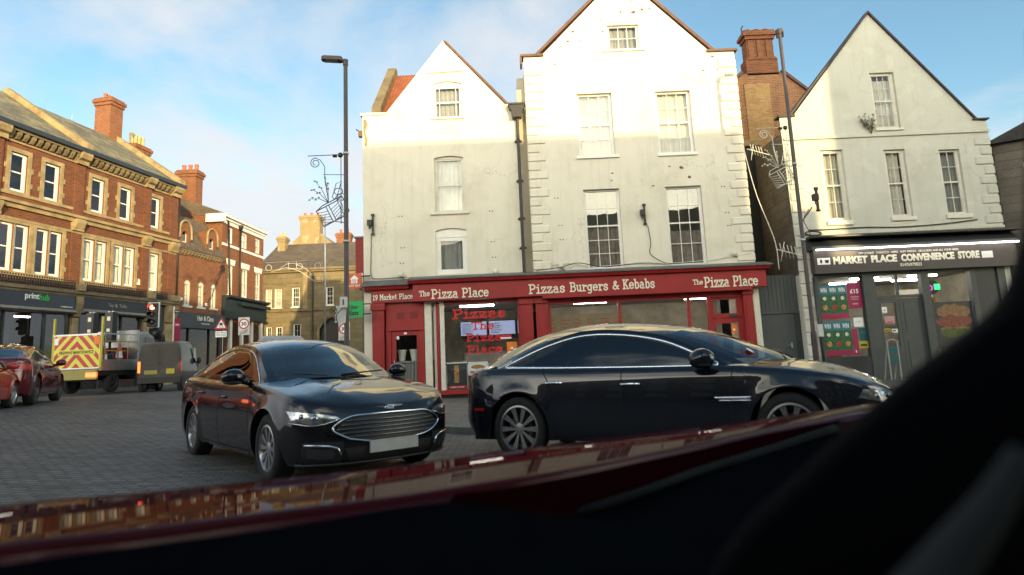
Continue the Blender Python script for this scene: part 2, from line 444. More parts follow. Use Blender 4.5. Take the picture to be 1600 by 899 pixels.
def slate(name, c1, c2, moss, bw=0.28, rh=0.16):
    mt, nt, b, o = new_mat(name)
    s = nnode(nt, 'ShaderNodeSeparateXYZ'); nt.links.new(objvec(nt), s.inputs[0])
    c = nnode(nt, 'ShaderNodeCombineXYZ'); nt.links.new(s.outputs[0], c.inputs[0])
    nt.links.new(math_(nt, 'MULTIPLY', s.outputs[2], 1.5), c.inputs[1])
    t = nnode(nt, 'ShaderNodeTexBrick'); nt.links.new(c.outputs[0], t.inputs['Vector'])
    t.inputs['Scale'].default_value = 1; t.inputs['Brick Width'].default_value = bw; t.inputs['Row Height'].default_value = rh
    t.inputs['Mortar Size'].default_value = 0.01; t.inputs['Color1'].default_value = (*c1, 1); t.inputs['Color2'].default_value = (*c2, 1)
    t.inputs['Mortar'].default_value = (c1[0] * .35, c1[1] * .35, c1[2] * .35, 1)
    f = ramp(nt, noise(nt, objvec(nt), 1.4, 7, 0.7), [(0.45, (0, 0, 0)), (0.66, (1, 1, 1))])
    nt.links.new(mixc(nt, math_(nt, 'MULTIPLY', f, 0.75), t.outputs['Color'], moss), b.inputs['Base Color'])
    b.inputs['Roughness'].default_value = 0.8
    bump(nt, b, math_(nt, 'SUBTRACT', noise(nt, objvec(nt), 9, 3), t.outputs['Fac']), 0.5, 0.02)
    return mt
M_slate = slate('mossy_slate', (0.17, 0.155, 0.12), (0.11, 0.10, 0.08), (0.36, 0.31, 0.14))
M_slate_d = slate('brown_slate', (0.13, 0.10, 0.07), (0.09, 0.07, 0.055), (0.17, 0.13, 0.08))
def pantile(name):
    mt, nt, b, o = new_mat(name)
    v = objvec(nt)
    c = ramp(nt, noise(nt, v, 3, 5, 0.6), [(0.3, (0.15, 0.045, 0.022)), (0.7, (0.27, 0.085, 0.038))])
    nt.links.new(c, b.inputs['Base Color']); b.inputs['Roughness'].default_value = 0.8
    return mt
M_tile = pantile('clay_pantile')
M_verge = plain('brown_clay_verge', (0.135, 0.075, 0.058), 0.8, var=0.25, vscale=4)
M_verged = plain('dark_lead_verge', (0.055, 0.042, 0.045), 0.7, var=.25, vscale=4)
M_slate_s = slate('shade_darkened_slate', (0.035, 0.033, 0.033), (0.025, 0.024, 0.024), (0.05, 0.05, 0.04))  # slate darkened to stand for the deep shade on this roof
M_pot = plain('terracotta_pot', (0.36, 0.12, 0.065), 0.8, var=0.2, vscale=4)
M_pot_y = plain('buff_chimney_pot', (0.50, 0.38, 0.17), 0.8, var=0.2, vscale=4)

# setts, flags
def setts():
    mt, nt, b, o = new_mat('stone_setts')
    v = objvec(nt)
    w = nnode(nt, 'ShaderNodeTexNoise'); w.inputs['Scale'].default_value = 0.9; nt.links.new(v, w.inputs['Vector'])
    wv = nnode(nt, 'ShaderNodeVectorMath', operation='SCALE'); nt.links.new(w.outputs['Color'], wv.inputs[0]); wv.inputs[3].default_value = 0.16
    ad = nnode(nt, 'ShaderNodeVectorMath', operation='ADD'); nt.links.new(v, ad.inputs[0]); nt.links.new(wv.outputs[0], ad.inputs[1])
    t = nnode(nt, 'ShaderNodeTexBrick'); nt.links.new(ad.outputs[0], t.inputs['Vector'])
    t.inputs['Scale'].default_value = 1; t.inputs['Brick Width'].default_value = 0.21; t.inputs['Row Height'].default_value = 0.105
    t.inputs['Mortar Size'].default_value = 0.016; t.inputs['Mortar Smooth'].default_value = 0.5
    t.inputs['Color1'].default_value = (0.165, 0.162, 0.148, 1); t.inputs['Color2'].default_value = (0.10, 0.100, 0.093, 1)
    t.inputs['Mortar'].default_value = (0.042, 0.042, 0.038, 1)
    big = noise(nt, v, 0.45, 6, 0.6)
    c = mixc(nt, 0.75, t.outputs['Color'], ramp(nt, big, [(0.3, (0.42, 0.42, 0.40)), (0.5, (0.9, 0.9, 0.88)), (0.72, (1.4, 1.36, 1.28))]), 'MULTIPLY')
    mp = nnode(nt, 'ShaderNodeMapping'); nt.links.new(v, mp.inputs[0]); mp.inputs['Scale'].default_value = (0.7, 3.2, 1)
    sl = ramp(nt, noise(nt, mp.outputs[0], 1.3, 6, 0.65), [(0.50, (0, 0, 0)), (0.68, (1, 1, 1))])
    c = mixc(nt, math_(nt, 'MULTIPLY', sl, 0.7), c, (0.035, 0.035, 0.034))
    nt.links.new(c, b.inputs['Base Color'])
    nt.links.new(math_(nt, 'ADD', math_(nt, 'MULTIPLY', noise(nt, v, 7, 4), 0.4), 0.38), b.inputs['Roughness'])
    b.inputs['Specular IOR Level'].default_value = 0.4
    h = math_(nt, 'SUBTRACT', math_(nt, 'MULTIPLY', noise(nt, v, 16, 4), 0.45), t.outputs['Fac'])
    bump(nt, b, h, 0.9, 0.022)
    return mt
M_setts = setts()
M_flags = brick('paving_flags', (0.155, 0.15, 0.135), (0.12, 0.118, 0.108), (0.06, 0.058, 0.05), bw=0.6, rh=0.45, ms=0.012, dirt=(0.07, 0.068, 0.06), dirt_amt=0.6, bk=0.3)
def flags():
    mt, nt, b, o = new_mat('flagstones')
    v = objvec(nt)
    t = nnode(nt, 'ShaderNodeTexBrick'); nt.links.new(v, t.inputs['Vector'])
    t.inputs['Scale'].default_value = 1; t.inputs['Brick Width'].default_value = 0.75; t.inputs['Row Height'].default_value = 0.5
    t.inputs['Mortar Size'].default_value = 0.014
    t.inputs['Color1'].default_value = (0.15, 0.148, 0.132, 1); t.inputs['Color2'].default_value = (0.115, 0.114, 0.104, 1); t.inputs['Mortar'].default_value = (0.05, 0.05, 0.045, 1)
    c = mixc(nt, 0.7, t.outputs['Color'], ramp(nt, noise(nt, v, 0.8, 6, 0.65), [(0.3, (0.5, 0.5, 0.48)), (0.7, (1.1, 1.1, 1.05))]), 'MULTIPLY')
    nt.links.new(c, b.inputs['Base Color']); b.inputs['Roughness'].default_value = 0.65
    bump(nt, b, math_(nt, 'SUBTRACT', math_(nt, 'MULTIPLY', noise(nt, v, 12, 4), 0.4), t.outputs['Fac']), 0.4, 0.01)
    return mt
M_flag2 = flags()
M_kerb = plain('kerb_stone', (0.17, 0.165, 0.15), 0.8, var=0.25, vscale=3, bumpk=0.2)

# ------------------------------------------------------------------ ground
g = MB(); g.smooth = True
xs = [-400, -160, -90, -60] + [-45 + i * 1.0 for i in range(91)] + [60, 90, 160, 400]
ys = [-300, -120, -60] + [-40 + i * 1.5 for i in range(97)] + [130, 180, 300, 700]
g.grid([[(x, y, gz(x, max(-60, min(120, y)))) for x in xs] for y in ys])
tag(g.build('ground', M_setts), kind='structure')

def pave(name, kerb_line, back_line, h=0.11):
    """a flagged pavement between a kerb line and a back line (same count of points)"""
    rows = []
    N = 6
    fl = []
    for (a, b) in zip(kerb_line, back_line):
        fl.append([(lerp(a[0], b[0], k / N), lerp(a[1], b[1], k / N)) for k in range(N + 1)])
    pm = MB(); pm.grid([[(x, y, gz(x, y) + h) for x, y in r] for r in fl])
    o = tag(pm.build(name, M_flag2), kind='structure')
    km = MB()
    L = kerb_line
    for (a, b), (a2, b2) in zip(zip(L, L[1:]), zip(back_line, back_line[1:])):
        d = (Vector(b) - Vector(a)); 
        nrm = (Vector(a2) - Vector(a)).normalized()
        q = [a, b, (b[0] - nrm[0] * .14, b[1] - nrm[1] * .14), (a[0] - nrm[0] * .14, a[1] - nrm[1] * .14)]
        v = [(x, y, gz(x, y) + h + .004) for x, y in q] + [(x, y, gz(x, y) - .1) for x, y in q]
        km.add(v, [(0, 1, 2, 3), (4, 5, 6, 7), (2, 3, 7, 6), (0, 3, 7, 4), (1, 2, 6, 5), (0, 1, 5, 4)])
    tag(km.build('kerb', M_kerb), kind='structure')
    return o
kl = [(-5.6, 26), (-5.4, 19.2), (-4.2, 15.2), (-2.2, 12.0), (-1.0, 10.9), (0.6, 10.2), (4, 10.0), (9, 9.9), (16, 9.8), (26, 9.6)]
bl = [(-5.0, 26), (-5.0, 20.6), (-3.6, 20.6), (-2.0, 20.6), (-0.8, 20.6), (1, 20.6), (4, 20.6), (9, 20.6), (16, 20.6), (26, 20.6)]
pave('pavement', kl, bl)
_d = Vector((sin(radians(10)), cos(radians(10)))); _n = Vector((cos(radians(10)), -sin(radians(10))))
RS = 1.12
_c0 = far((-17.98, 32, 0), RS).xy
pts = [_c0 + _d * u for u in (-24, -16, -10, -5, 0, 4)] 
pave('pavement', [tuple(p + _n * 2.2) for p in pts] + [(-16.6, 48), (-16.2, 60)], [tuple(p - _n * .4) for p in pts] + [(-19.4, 48), (-19, 60)])

# ------------------------------------------------------------------ building helpers
class Ctx: M = None
def mb():
    q = MB(); q.M = Ctx.M; return q
def rect(u0, z0, u1, z1, rise=0.0, n=8):
    p = [(u0, z0), (u1, z0), (u1, z1 - rise)]
    if rise:
        if rise >= (u1 - u0) / 2 - 1e-6:
            c, R = (u0 + u1) / 2, (u1 - u0) / 2
            p = [(u0, z0), (u1, z0)] + [(c + R * cos(pi * i / (2 * n)), z1 - rise + rise * sin(pi * i / (2 * n))) for i in range(0, 2 * n + 1)]
        else:
            for i in range(1, n):
                t = i / n; p.append((lerp(u1, u0, t), z1 - rise + rise * 4 * t * (1 - t)))
            p.append((u0, z1 - rise))
    else: p.append((u0, z1))
    return p
def wall_front(q, outer, holes, y=0.0, rev=0.16):
    polys = [outer] + holes
    flat = [p for P in polys for p in P]
    tris = tessellate_polygon([[Vector((p[0], p[1], 0)) for p in P] for P in polys])
    q.add([(p[0], y, p[1]) for p in flat], [tuple(t) for t in tris])
    for P in holes:
        n = len(P)
        q.add([(p[0], y, p[1]) for p in P] + [(p[0], y + rev, p[1]) for p in P],
              [(i, (i + 1) % n, (i + 1) % n + n, i + n) for i in range(n)])
def curtain_mesh(q, u0, z0, u1, z1, y, folds=6, amp=0.025):
    n = folds * 4
    q.grid([[(lerp(u0, u1, i / n), y + amp * sin(2 * pi * folds * i / n + (0.6 if z == z0 else 0)), z) for i in range(n + 1)] for z in (z0, z1)])
def sash(root, u0, z0, u1, z1, y=0.10, cols=2, top=2, bot=2, mat=None, sill=True, rise=0.0, board=0.0, margin=0.0,
         glass=None, split=0.5, sill_w=0.10, curtain=None, fw=0.06, bar=0.018, sill_h=0.07, sill_mat=None, single=False, label=None):
    """sash window: frame mesh with pane, sill and curtain children"""
    mat = mat or M_white; glass = glass or M_pane
    q = mb(); d = 0.07
    zt = z1 - max(board, rise)
    if max(board, rise) > 0:
        P = rect(u0, zt - 0.005, u1, z1, rise) if rise else rect(u0, zt, u1, z1)
        q.prism(P, y - 0.02, y + 0.04)
    q.box(u0, y, z0, u0 + fw, y + d, zt); q.box(u1 - fw, y, z0, u1, y + d, zt)
    q.box(u0 + fw, y, zt - fw, u1 - fw, y + d, zt); q.box(u0 + fw, y, z0, u1 - fw, y + d, z0 + fw * 1.25)
    a, b, lo, hi = u0 + fw, u1 - fw, z0 + fw * 1.25, zt - fw
    mid = lerp(lo, hi, 1 - split)
    st = 0.032
    if not single:
        q.box(a, y + .012, mid - .025, b, y + d - .004, mid + .025)
    # sash stiles
    q.box(a, y + .016, lo, a + st, y + d - .008, hi); q.box(b - st, y + .016, lo, b, y + d - .008, hi)
    a += st; b -= st
    yb0, yb1 = y + .022, y + .05
    def bars(lo, hi, rows):
        if margin:
            for uu in (a + margin, b - margin): q.box(uu - bar / 2, yb0, lo, uu + bar / 2, yb1, hi)
        else:
            for k in range(1, cols): 
                uu = lerp(a, b, k / cols); q.box(uu - bar / 2, yb0, lo, uu + bar / 2, yb1, hi)
        for k in range(1, rows):
            zz = lerp(lo, hi, k / rows); q.box(a, yb0 + .001, zz - bar / 2, b, yb1 + .001, zz + bar / 2)
    if single: bars(lo, hi, top)
    else: bars(mid + .025, hi, top); bars(lo, mid - .025, bot)
    w = q.build('window', mat, root)
    if label: w['label'] = label
    p = mb(); p.add([(u0 + fw * .6, y + .04, z0 + fw * .6), (u1 - fw * .6, y + .04, z0 + fw * .6), (u1 - fw * .6, y + .04, zt - fw * .6), (u0 + fw * .6, y + .04, zt - fw * .6)], [(0, 1, 2, 3)])
    p.build('pane', glass, w)
    if sill:
        s = mb(); s.box(u0 - sill_w, -0.07, z0 - sill_h, u1 + sill_w, y + .002, z0)
        s.build('sill', sill_mat or mat, w)
    if curtain:
        cm, f0, f1, c0, c1 = curtain
        k = mb(); curtain_mesh(k, lerp(u0, u1, c0), lerp(z0, zt, f0), lerp(u0, u1, c1), lerp(z0, zt, f1), y + .16)
        k.build('curtain', cm, w)
    return w
def shell(q, u0, u1, y0, y1, z0, z1, gable=None, left=True, right=True):
    """side and back sheets of a house behind its front"""
    if left: q.add([(u0, y0, z0), (u0, y1, z0), (u0, y1, z1), (u0, y0, z1)], [(0, 1, 2, 3)])
    if right: q.add([(u1, y0, z0), (u1, y1, z0), (u1, y1, z1), (u1, y0, z1)], [(0, 1, 2, 3)])
    b = [(u0, y1, z0), (u1, y1, z0), (u1, y1, z1)]
    if gable: b.append((gable[0], y1, gable[1]))
    b.append((u0, y1, z1)); q.add(b, [tuple(range(len(b)))])
def pot(q, u, y, z, h=0.55, r=0.13):
    q.lathe([(r * .9, 0), (r * .8, h * .7), (r * .95, h * .78), (r * .95, h), (r * .7, h), (r * .65, h * .5)], 12, (u, y, z))
def chimney(parent, u0, y0, u1, y1, z0, z1, mat, npots=3, potm=None, poth=0.5, band=True, axis='u', name='chimney', pr=0.13):
    q = mb(); H = z1 - z0
    q.box(u0, y0, z0, u1, y1, z1 - .45)
    if band: q.box(u0 - .05, y0 - .05, z0 + H * .28, u1 + .05, y1 + .05, z0 + H * .28 + .12)
    q.box(u0 - .06, y0 - .06, z1 - .45, u1 + .06, y1 + .06, z1 - .28)
    q.box(u0 - .12, y0 - .12, z1 - .28, u1 + .12, y1 + .12, z1 - .10)
    q.box(u0 - .05, y0 - .05, z1 - .10, u1 + .05, y1 + .05, z1)
    c = q.build(name, mat, parent)
    for k in range(npots):
        t = (k + .5) / npots
        p = mb(); p.smooth = True
        if axis == 'u': pot(p, lerp(u0, u1, t), (y0 + y1) / 2, z1, poth, pr)
        else: pot(p, (u0 + u1) / 2, lerp(y0, y1, t), z1, poth, pr)
        p.build('chimney_pot', potm or M_pot, c, sharp=40)
    return c
# ================================================================== the white houses facing the square
def start(name, label, cat, loc, group=None):
    r = thing(name, label, cat, loc, group=group)
    Ctx.M = Matrix.Translation(-Vector(loc)); return r
GY = 20.0
# ---- narrow gabled house
P1 = start('gabled_house', 'narrow cream rendered house with steep gable, left of the taller white house', 'house', (-2.3, GY, gz(-2.3, GY)))
q = mb()
holes = [rect(-2.48, 9.39, -1.49, 10.72, .10), rect(-2.50, 6.06, -1.51, 8.02, .07), rect(-2.52, 3.95, -1.47, 5.50, .08)]
out1 = [(-4.93, 3.06), (.42, 3.06), (.42, 9.70), (.04, 9.74), (-2.0, 12.10), (-2.08, 12.24), (-2.18, 12.10), (-4.14, 9.62), (-4.93, 9.60)]
MB_ = q
q2 = mb()
q2_front = [(p[0], p[1]) for p in out1]
wall_front(q, [(p[0], p[1]) for p in out1], holes, y=GY, rev=.16)
shell(q, -4.93, .42, GY, GY + 9, -.5, 9.6)
q.box(-4.93, GY + .002, -.4, -4.66, GY + .5, 3.06)
wl_ = q.build('wall', M_cream, P1)
q = mb()                                             # kneeler, coping and label mould
q.box(-5.0, GY - .05, 9.58, -4.12, GY + .35, 9.66)
q.build('kneeler', M_cream, P1); q = mb()
q.box(.02, GY - .04, 9.70, .46, GY + .3, 9.77); q.build('kneeler', M_cream, P1); q = mb()
q.prism([(-2.66, 11.02), (-2.62, 11.06), (-1.38, 11.10), (-1.38, 11.06)], GY - .05, GY + .002)
q.build('label_mould', M_cream, P1)
q = mb()                                             # verge on the right slope
q.prism([(.06, 9.76), (-2.02, 12.14), (-2.06, 12.22), (-1.96, 12.18), (.14, 9.79)], GY - .05, GY + .25)
q.build('verge', M_verge, P1)
q = mb()
q.prism([(-4.14, 9.66), (-2.08, 12.2), (.04, 9.78)], GY + .45, GY + 9)
# slope of the cross range, tiles as real rolls
q.build('roof', M_tile, P1)
q = mb(); q.smooth = True
n = 40; rows = []
for j in range(13):
    t = j / 12; r = []
    for i in range(n * 4 + 1):
        u = lerp(-4.34, -2.0, i / (n * 4))
        r.append((u, lerp(GY + .3, GY + 3.2, t) , lerp(9.62, 12.55, t) + .035 * abs(sin(pi * i / 8)) + (.0 if j % 2 else .0)))
    rows.append(r)
    if 0 < j < 12: rows.append([(p[0], p[1] + .002, p[2] + .035) for p in r])
q.grid(rows)
q.build('side_roof', M_tile, P1)
q = mb()
q.prism([(GY + .2, 9.55), (GY + .2, 9.95), (GY + 3.2, 12.9), (GY + 3.5, 12.9), (GY + 3.5, 9.55)], -4.66, -4.34, axis='x')
q.build('coping', M_stone_d, P1)
Y_ = GY
def S(root, *a, **k):
    """sash in world coordinates of the row"""
    old = Ctx.M; Ctx.M = old @ Matrix.Translation((0, GY, 0)); w = sash(root, *a, **k); Ctx.M = old; return w
S(P1, -2.48, 9.39, -1.49, 10.72, rise=.10, board=.17, margin=.12, top=1, bot=1, mat=M_white, curtain=(M_greyblind, 0, 1, 0, 1), sill_h=.06)
S(P1, -2.50, 6.06, -1.51, 8.02, rise=.07, board=.09, margin=.12, top=1, bot=1, mat=M_off, glass=M_panem, curtain=(M_blind, 0, 1, 0, 1), sill_w=.16, sill_h=.09)
S(P1, -2.52, 3.95, -1.47, 5.50, rise=.08, board=.30, cols=1, top=1, single=True, fw=.13, mat=M_white, glass=M_shopglass, curtain=(M_greyblind, 0, 1, 0, 1), sill=False)
# flaked patch of render by the corner: real chips standing off the wall
q = mb()
pts = [(-4.90, 9.42), (-4.82, 9.46), (-4.74, 9.25), (-4.79, 9.18), (-4.84, 9.0), (-4.78, 8.80), (-4.75, 8.72), (-4.80, 8.48), (-4.86, 8.52), (-4.86, 8.8), (-4.90, 9.0)]
q.prism(pts, GY - .012, GY + .01)
q.build('bare_stone_patch', M_stone, P1)

# ---- gap between the houses, downpipe
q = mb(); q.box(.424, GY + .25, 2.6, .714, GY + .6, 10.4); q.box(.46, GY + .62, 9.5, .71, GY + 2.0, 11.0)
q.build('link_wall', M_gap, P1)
dp = start('downpipe', 'black cast iron downpipe with a square hopper head between the two white houses', 'downpipe', (.40, GY - .12, 3.8))
q = mb(); q.smooth = False
q.prism([(.14, 9.66), (.66, 9.66), (.66, 9.55), (.60, 9.5), (.56, 9.2), (.24, 9.2), (.20, 9.5), (.14, 9.55)], GY - .28, GY - .01)
q.box(.10, GY - .31, 9.64, .70, GY - .01, 9.70)
hp = q.build('hopper_head', M_iron, dp)
q = mb(); q.smooth = True
q.tube([(.40, GY - .12, 9.2), (.40, GY - .12, 3.85)], .052, 12)
for z in (8.4, 7.0, 5.7, 4.7):
    q.tube([(.40, GY - .12, z - .05), (.40, GY - .12, z + .05)], .068, 12); 
q.smooth = False
for z in (8.4, 7.0, 5.7, 4.7): q.box(.28, GY - .10, z - .025, .52, GY - .0, z + .025)
q.build('pipe', M_iron, dp, sharp=40)

# ---- tall gabled house
P2 = start('gabled_house', 'tall white painted brick house with brown edged gable and four large sash windows', 'house', (4.4, GY, gz(4.4, GY)))
q = mb()
out2 = [(.72, 3.06), (8.08, 3.06), (8.08, 11.34), (7.25, 11.37), (4.28, 14.45), (1.30, 11.46), (.72, 11.46)]
R2 = dict(att=(3.71, 11.60, 4.81, 12.53), u1=(2.48, 7.80, 3.70, 10.04), u2=(5.20, 7.77, 6.42, 10.01), l1=(2.52, 3.90, 3.74, 6.62), l2=(5.29, 3.90, 6.51, 6.60))
wall_front(q, out2, [rect(*v) for v in R2.values()], y=GY, rev=.2)
shell(q, .72, 8.08, GY, GY + 10, -.5, 11.3)
q.build('wall', M_cream2, P2)
q = mb()
q.prism([(1.25, 11.50), (4.28, 14.5), (7.28, 11.40)], GY + .45, GY + 10)
q.build('roof', M_tile, P2)
q = mb()                                            # clay verge and kneeler caps
for s_ in ([(1.22, 11.52), (4.28, 14.50), (4.28, 14.64), (1.12, 11.55)], [(4.283, 14.50), (7.28, 11.42), (7.40, 11.44), (4.283, 14.64)]):
    q.prism(s_, GY - .07, GY + .28)
q.box(.60, GY - .09, 11.47, 1.42, GY + .35, 11.55)
q.box(7.12, GY - .09, 11.36, 8.18, GY + .35, 11.44)
q.box(.60, GY - .06, 11.20, .66, GY + .35, 11.47)
q.build('verge', M_verge, P2)
def quoins(name, root, ua, side, z0, z1, mat, hh=.31, lw=.62, sw=.36, seed=1):
    """rows of long and short corner stones standing proud of the wall; side +1 runs to the right from ua"""
    r = random.Random(seed); q = mb(); z = z0; k = 0
    while z + hh <= z1:
        w = (lw if k % 2 == 0 else sw) + r.uniform(-.04, .05); h = hh * r.uniform(.80, .90)
        a, b = (ua - .02, ua + w) if side > 0 else (ua - w, ua + .02)
        bev = .025; y = GY - .045
        jit = [r.uniform(-.012, .012) for _ in range(4)]
        v = [(a, GY - .002, z), (b, GY - .002, z), (b, GY - .002, z + h), (a, GY - .002, z + h),
             (a + bev + jit[0], y, z + bev), (b - bev + jit[1], y, z + bev + jit[0]), (b - bev, y, z + h - bev), (a + bev, y, z + h - bev + jit[3])]
        q.add(v, [(4, 5, 6, 7), (0, 1, 5, 4), (1, 2, 6, 5), (2, 3, 7, 6), (3, 0, 4, 7)])
        z += hh; k += 1
    return q.build(name, mat, root)
quoins('corner_stones', P2, .72, 1, 3.95, 11.2, M_quoin, seed=3)
quoins('corner_stones', P2, 8.08, -1, 3.95, 11.1, M_quoin, seed=4)
S(P2, *R2['att'], cols=3, top=2, single=True, mat=M_white, sill_w=.2, curtain=(M_greyblind, 0, 1, 0, 1), fw=.05)
S(P2, *R2['u1'], y=.13, cols=3, top=2, bot=2, mat=M_white, glass=M_panem, sill_w=.12, sill_h=.10, curtain=(M_greyblind, 0, 1, 0, 1))
S(P2, *R2['u2'], y=.13, cols=3, top=2, bot=2, mat=M_white, sill_w=.06, sill_h=.10, curtain=(M_blind, 0, 1, 0, 1))
S(P2, *R2['l1'], y=.13, cols=3, top=2, bot=3, split=.46, mat=M_white, glass=M_panem, sill_w=.0, curtain=(M_curt, 0, .56, 0, 1))
S(P2, *R2['l2'], y=.13, cols=3, top=2, bot=2, split=.46, mat=M_white, glass=M_panem, sill_w=.0, curtain=(M_curt, 0, .45, 0, 1))
Ctx.M = Matrix.Translation(-Vector(P1.location)); 
q2 = MB(); q2.M = Ctx.M
for u, z in ((-3.68, 5.95), (-3.62, 4.88), (-3.66, 4.35), (-.62, 6.0), (-.6, 4.95), (-.58, 4.42)):
    for k in (-.05, .05): q2.box(u + k - .018, GY - .006, z, u + k + .018, GY + .002, z + .036)
q2.build('screw_plugs', M_black, P1)
Ctx.M = Matrix.Translation(-Vector(P2.location))
q2 = mb()
for u, z in ((1.6, 6.35), (1.68, 5.4), (1.7, 4.92), (7.25, 6.5), (7.3, 5.6), (7.34, 5.15)):
    for k in (-.05, .05): q2.box(u + k - .018, GY - .006, z, u + k + .018, GY + .002, z + .036)
q2.build('screw_plugs', M_black, P2)
q2 = mb(); r = random.Random(5)                      # chips where paint and brick face have come away
def chip(u, z, w, h):
    n = 9; P = [(u + w * cos(2 * pi * i / n) * r.uniform(.5, 1.1), z + h * sin(2 * pi * i / n) * r.uniform(.5, 1.1)) for i in range(n)]
    q2.prism(P, GY - .006, GY + .01)
for a in ((4.68, 12.98, .09, .07), (4.62, 13.42, .05, .04), (4.22, 13.02, .07, .05), (4.98, 13.08, .09, .06), (2.72, 11.98, .05, .03), (3.5, 12.75, .07, .03), (3.55, 12.3, .06, .04),
          (2.3, 12.0, .05, .06), (2.5, 12.35, .08, .04), (5.25, 13.1, .05, .03), (6.95, 10.7, .06, .03), (7.3, 11.2, .08, .05), (5.9, 7.25, .10, .06), (6.15, 6.9, .06, .06),
          (3.55, 7.15, .05, .03), (5.5, 7.3, .05, .03), (3.5, 6.9, .04, .03), (1.8, 11.15, .05, .03), (7.45, 10.72, .05, .03), (4.9, 6.65, .06, .03), (1.9, 12.05, .04, .03), (3.85, 13.6, .05, .03), (2.05, 11.8, .05, .04)):
    chip(*a)
q2.build('paint_chips', M_verge, P2)

# ================================================================== brick house behind, alley
BH = start('brick_house', 'old orange brick gable with a broad chimney stack behind the alley', 'house', (11, 24, 0))
q = mb()
prof = [(9.0, -.4), (12.7, -.4), (12.7, 11.35), (11.55, 12.38), (9.95, 12.38), (9.0, 11.55)]
q.prism(prof, 24, 31)
w_ = q.build('wall', M_brick_old, BH)
q = mb(); q.box(9.95, 23.93, 8.6, 11.0, 23.995, 11.9); q.build('chimney_breast', M_brick_yel, BH)
q = mb(); q.prism([(11.55, 12.39), (12.75, 11.33), (12.75, 11.45), (11.6, 12.5)], 23.9, 31); q.prism([(9.95, 12.39), (8.95, 11.53), (8.95, 11.65), (9.9, 12.5)], 23.9, 31)
q.build('verge', M_verge, BH)
cq = mb()
cq.box(10.16, 24.0, 12.3, 11.48, 24.6, 13.05); cq.box(10.26, 24.05, 13.05, 11.38, 24.55, 13.95)
for k in (0, 1, 2): cq.box(10.31 + k * .37, 23.98, 13.05, 10.54 + k * .37, 24.07, 13.85)
cq.box(10.22, 23.97, 12.98, 11.42, 24.6, 13.08); cq.box(10.20, 23.98, 13.9, 11.44, 24.6, 14.05); cq.box(10.12, 23.92, 14.05, 11.52, 24.66, 14.2); cq.box(10.18, 23.97, 14.2, 11.46, 24.6, 14.3)
ch = cq.build('chimney', M_brick_o, BH)
for k in range(3):
    p = mb(); p.smooth = True; pot(p, 10.42 + k * .39, 24.3, 14.3, .16, .15); p.build('chimney_pot', M_pot, ch, sharp=40)
p = mb(); p.tube([(10.20, 24.2, 14.2), (10.18, 24.2, 14.5), (10.26, 24.2, 14.62)], .03, 6); p.build('cowl', M_black, ch)
AL = start('outbuilding', 'black boarded outbuilding deep in the alley between white house and store', 'outbuilding', (8.9, 22.6, gz(8.9, 22)))
q = mb(); q.box(8.0, 22.6, -.3, 9.7, 23.6, 8.75); q.build('boarded_wall', M_black, AL)
q = mb(); q.box(7.98, 22.45, 8.75, 9.75, 23.7, 8.95); q.build('coping', M_stone, AL)
q = mb(); q.box(8.98, 22.5, -.3, 9.08, 22.6, 6.8); q.build('post', M_charc, AL)
GT = start('alley_gate', 'tall slate grey boarded gate closing the alley between pizza shop and store', 'gate', (8.7, GY + .3, gz(8.7, GY)))
q = mb()
for i in range(10): q.box(8.13 + i * .135, GY + .30, 2.22, 8.255 + i * .135, GY + .36, 3.46)
q.box(8.10, GY + .36, 2.1, 9.55, GY + .40, 3.44); q.box(8.10, GY + .26, 2.17, 9.55, GY + .36, 2.23)
q.build('board_panel', M_charc2, GT)
q = mb(); q.box(8.16, GY + .31, -.15, 9.30, GY + .36, 2.15); dr = q.build('door', M_charc2, GT)
q = mb(); q.box(9.08, GY + .24, 1.03, 9.14, GY + .31, 1.2); q.tube([(9.11, GY + .25, 1.12), (8.98, GY + .25, 1.12)], .012, 6); q.build('handle', M_steel, dr)
q = mb(); q.box(8.09, GY + .3, -.2, 8.155, GY + .42, 3.46); q.box(9.305, GY + .3, -.2, 9.52, GY + .42, 2.16); q.build('gate_frame', M_charc, GT)

# ================================================================== convenience store house
ST = start('gabled_house', 'wide pale grey rendered house with a broad plain gable above the convenience store', 'house', (13, GY, gz(13, GY)))
q = mb()
RS_ = dict(att=(12.68, 8.30, 13.52, 10.34), w1=(10.66, 5.16, 11.42, 7.64), w2=(12.81, 5.20, 13.53, 7.56), w3=(14.68, 5.22, 15.38, 7.48))
outS = [(9.50, 3.40), (16.45, 3.40), (16.45, 8.42), (16.08, 8.46), (12.89, 12.52), (9.86, 8.88), (9.40, 8.86)]
wall_front(q, outS, [rect(*v) for v in RS_.values()], y=GY, rev=.16)
shell(q, 9.50, 16.45, GY, GY + 11, -.5, 8.4, left=False)
q.box(9.50, GY, -.4, 9.93, GY + .5, 3.40); q.box(16.05, GY, -.4, 16.45, GY + .5, 3.40)
q.build('wall', M_grey_wall, ST)
q = mb(); q.box(9.52, GY + .005, -.5, 9.60, GY + 11, 8.35); q.build('side_wall', M_ashlar_d, ST)  # darker stone than the front wall
q = mb(); q.prism([(9.86, 8.85), (12.89, 12.5), (16.08, 8.45)], GY + .45, GY + .7); q.box(9.55, GY + .7, 8.36, 16.4, GY + 11, 8.45); q.build('roof', M_slate_d, ST)
q = mb()
q.prism([(9.80, 8.93), (12.885, 12.54), (12.885, 12.63), (9.74, 8.95)], GY - .08, GY + .25)
q.prism([(12.888, 12.54), (16.05, 8.52), (16.12, 8.50), (12.888, 12.63)], GY - .08, GY + .25)
q.box(9.34, GY - .08, 8.865, 9.92, GY + .3, 8.93); q.box(15.98, GY - .08, 8.47, 16.52, GY + .3, 8.52)
q.build('verge', M_verged, ST)
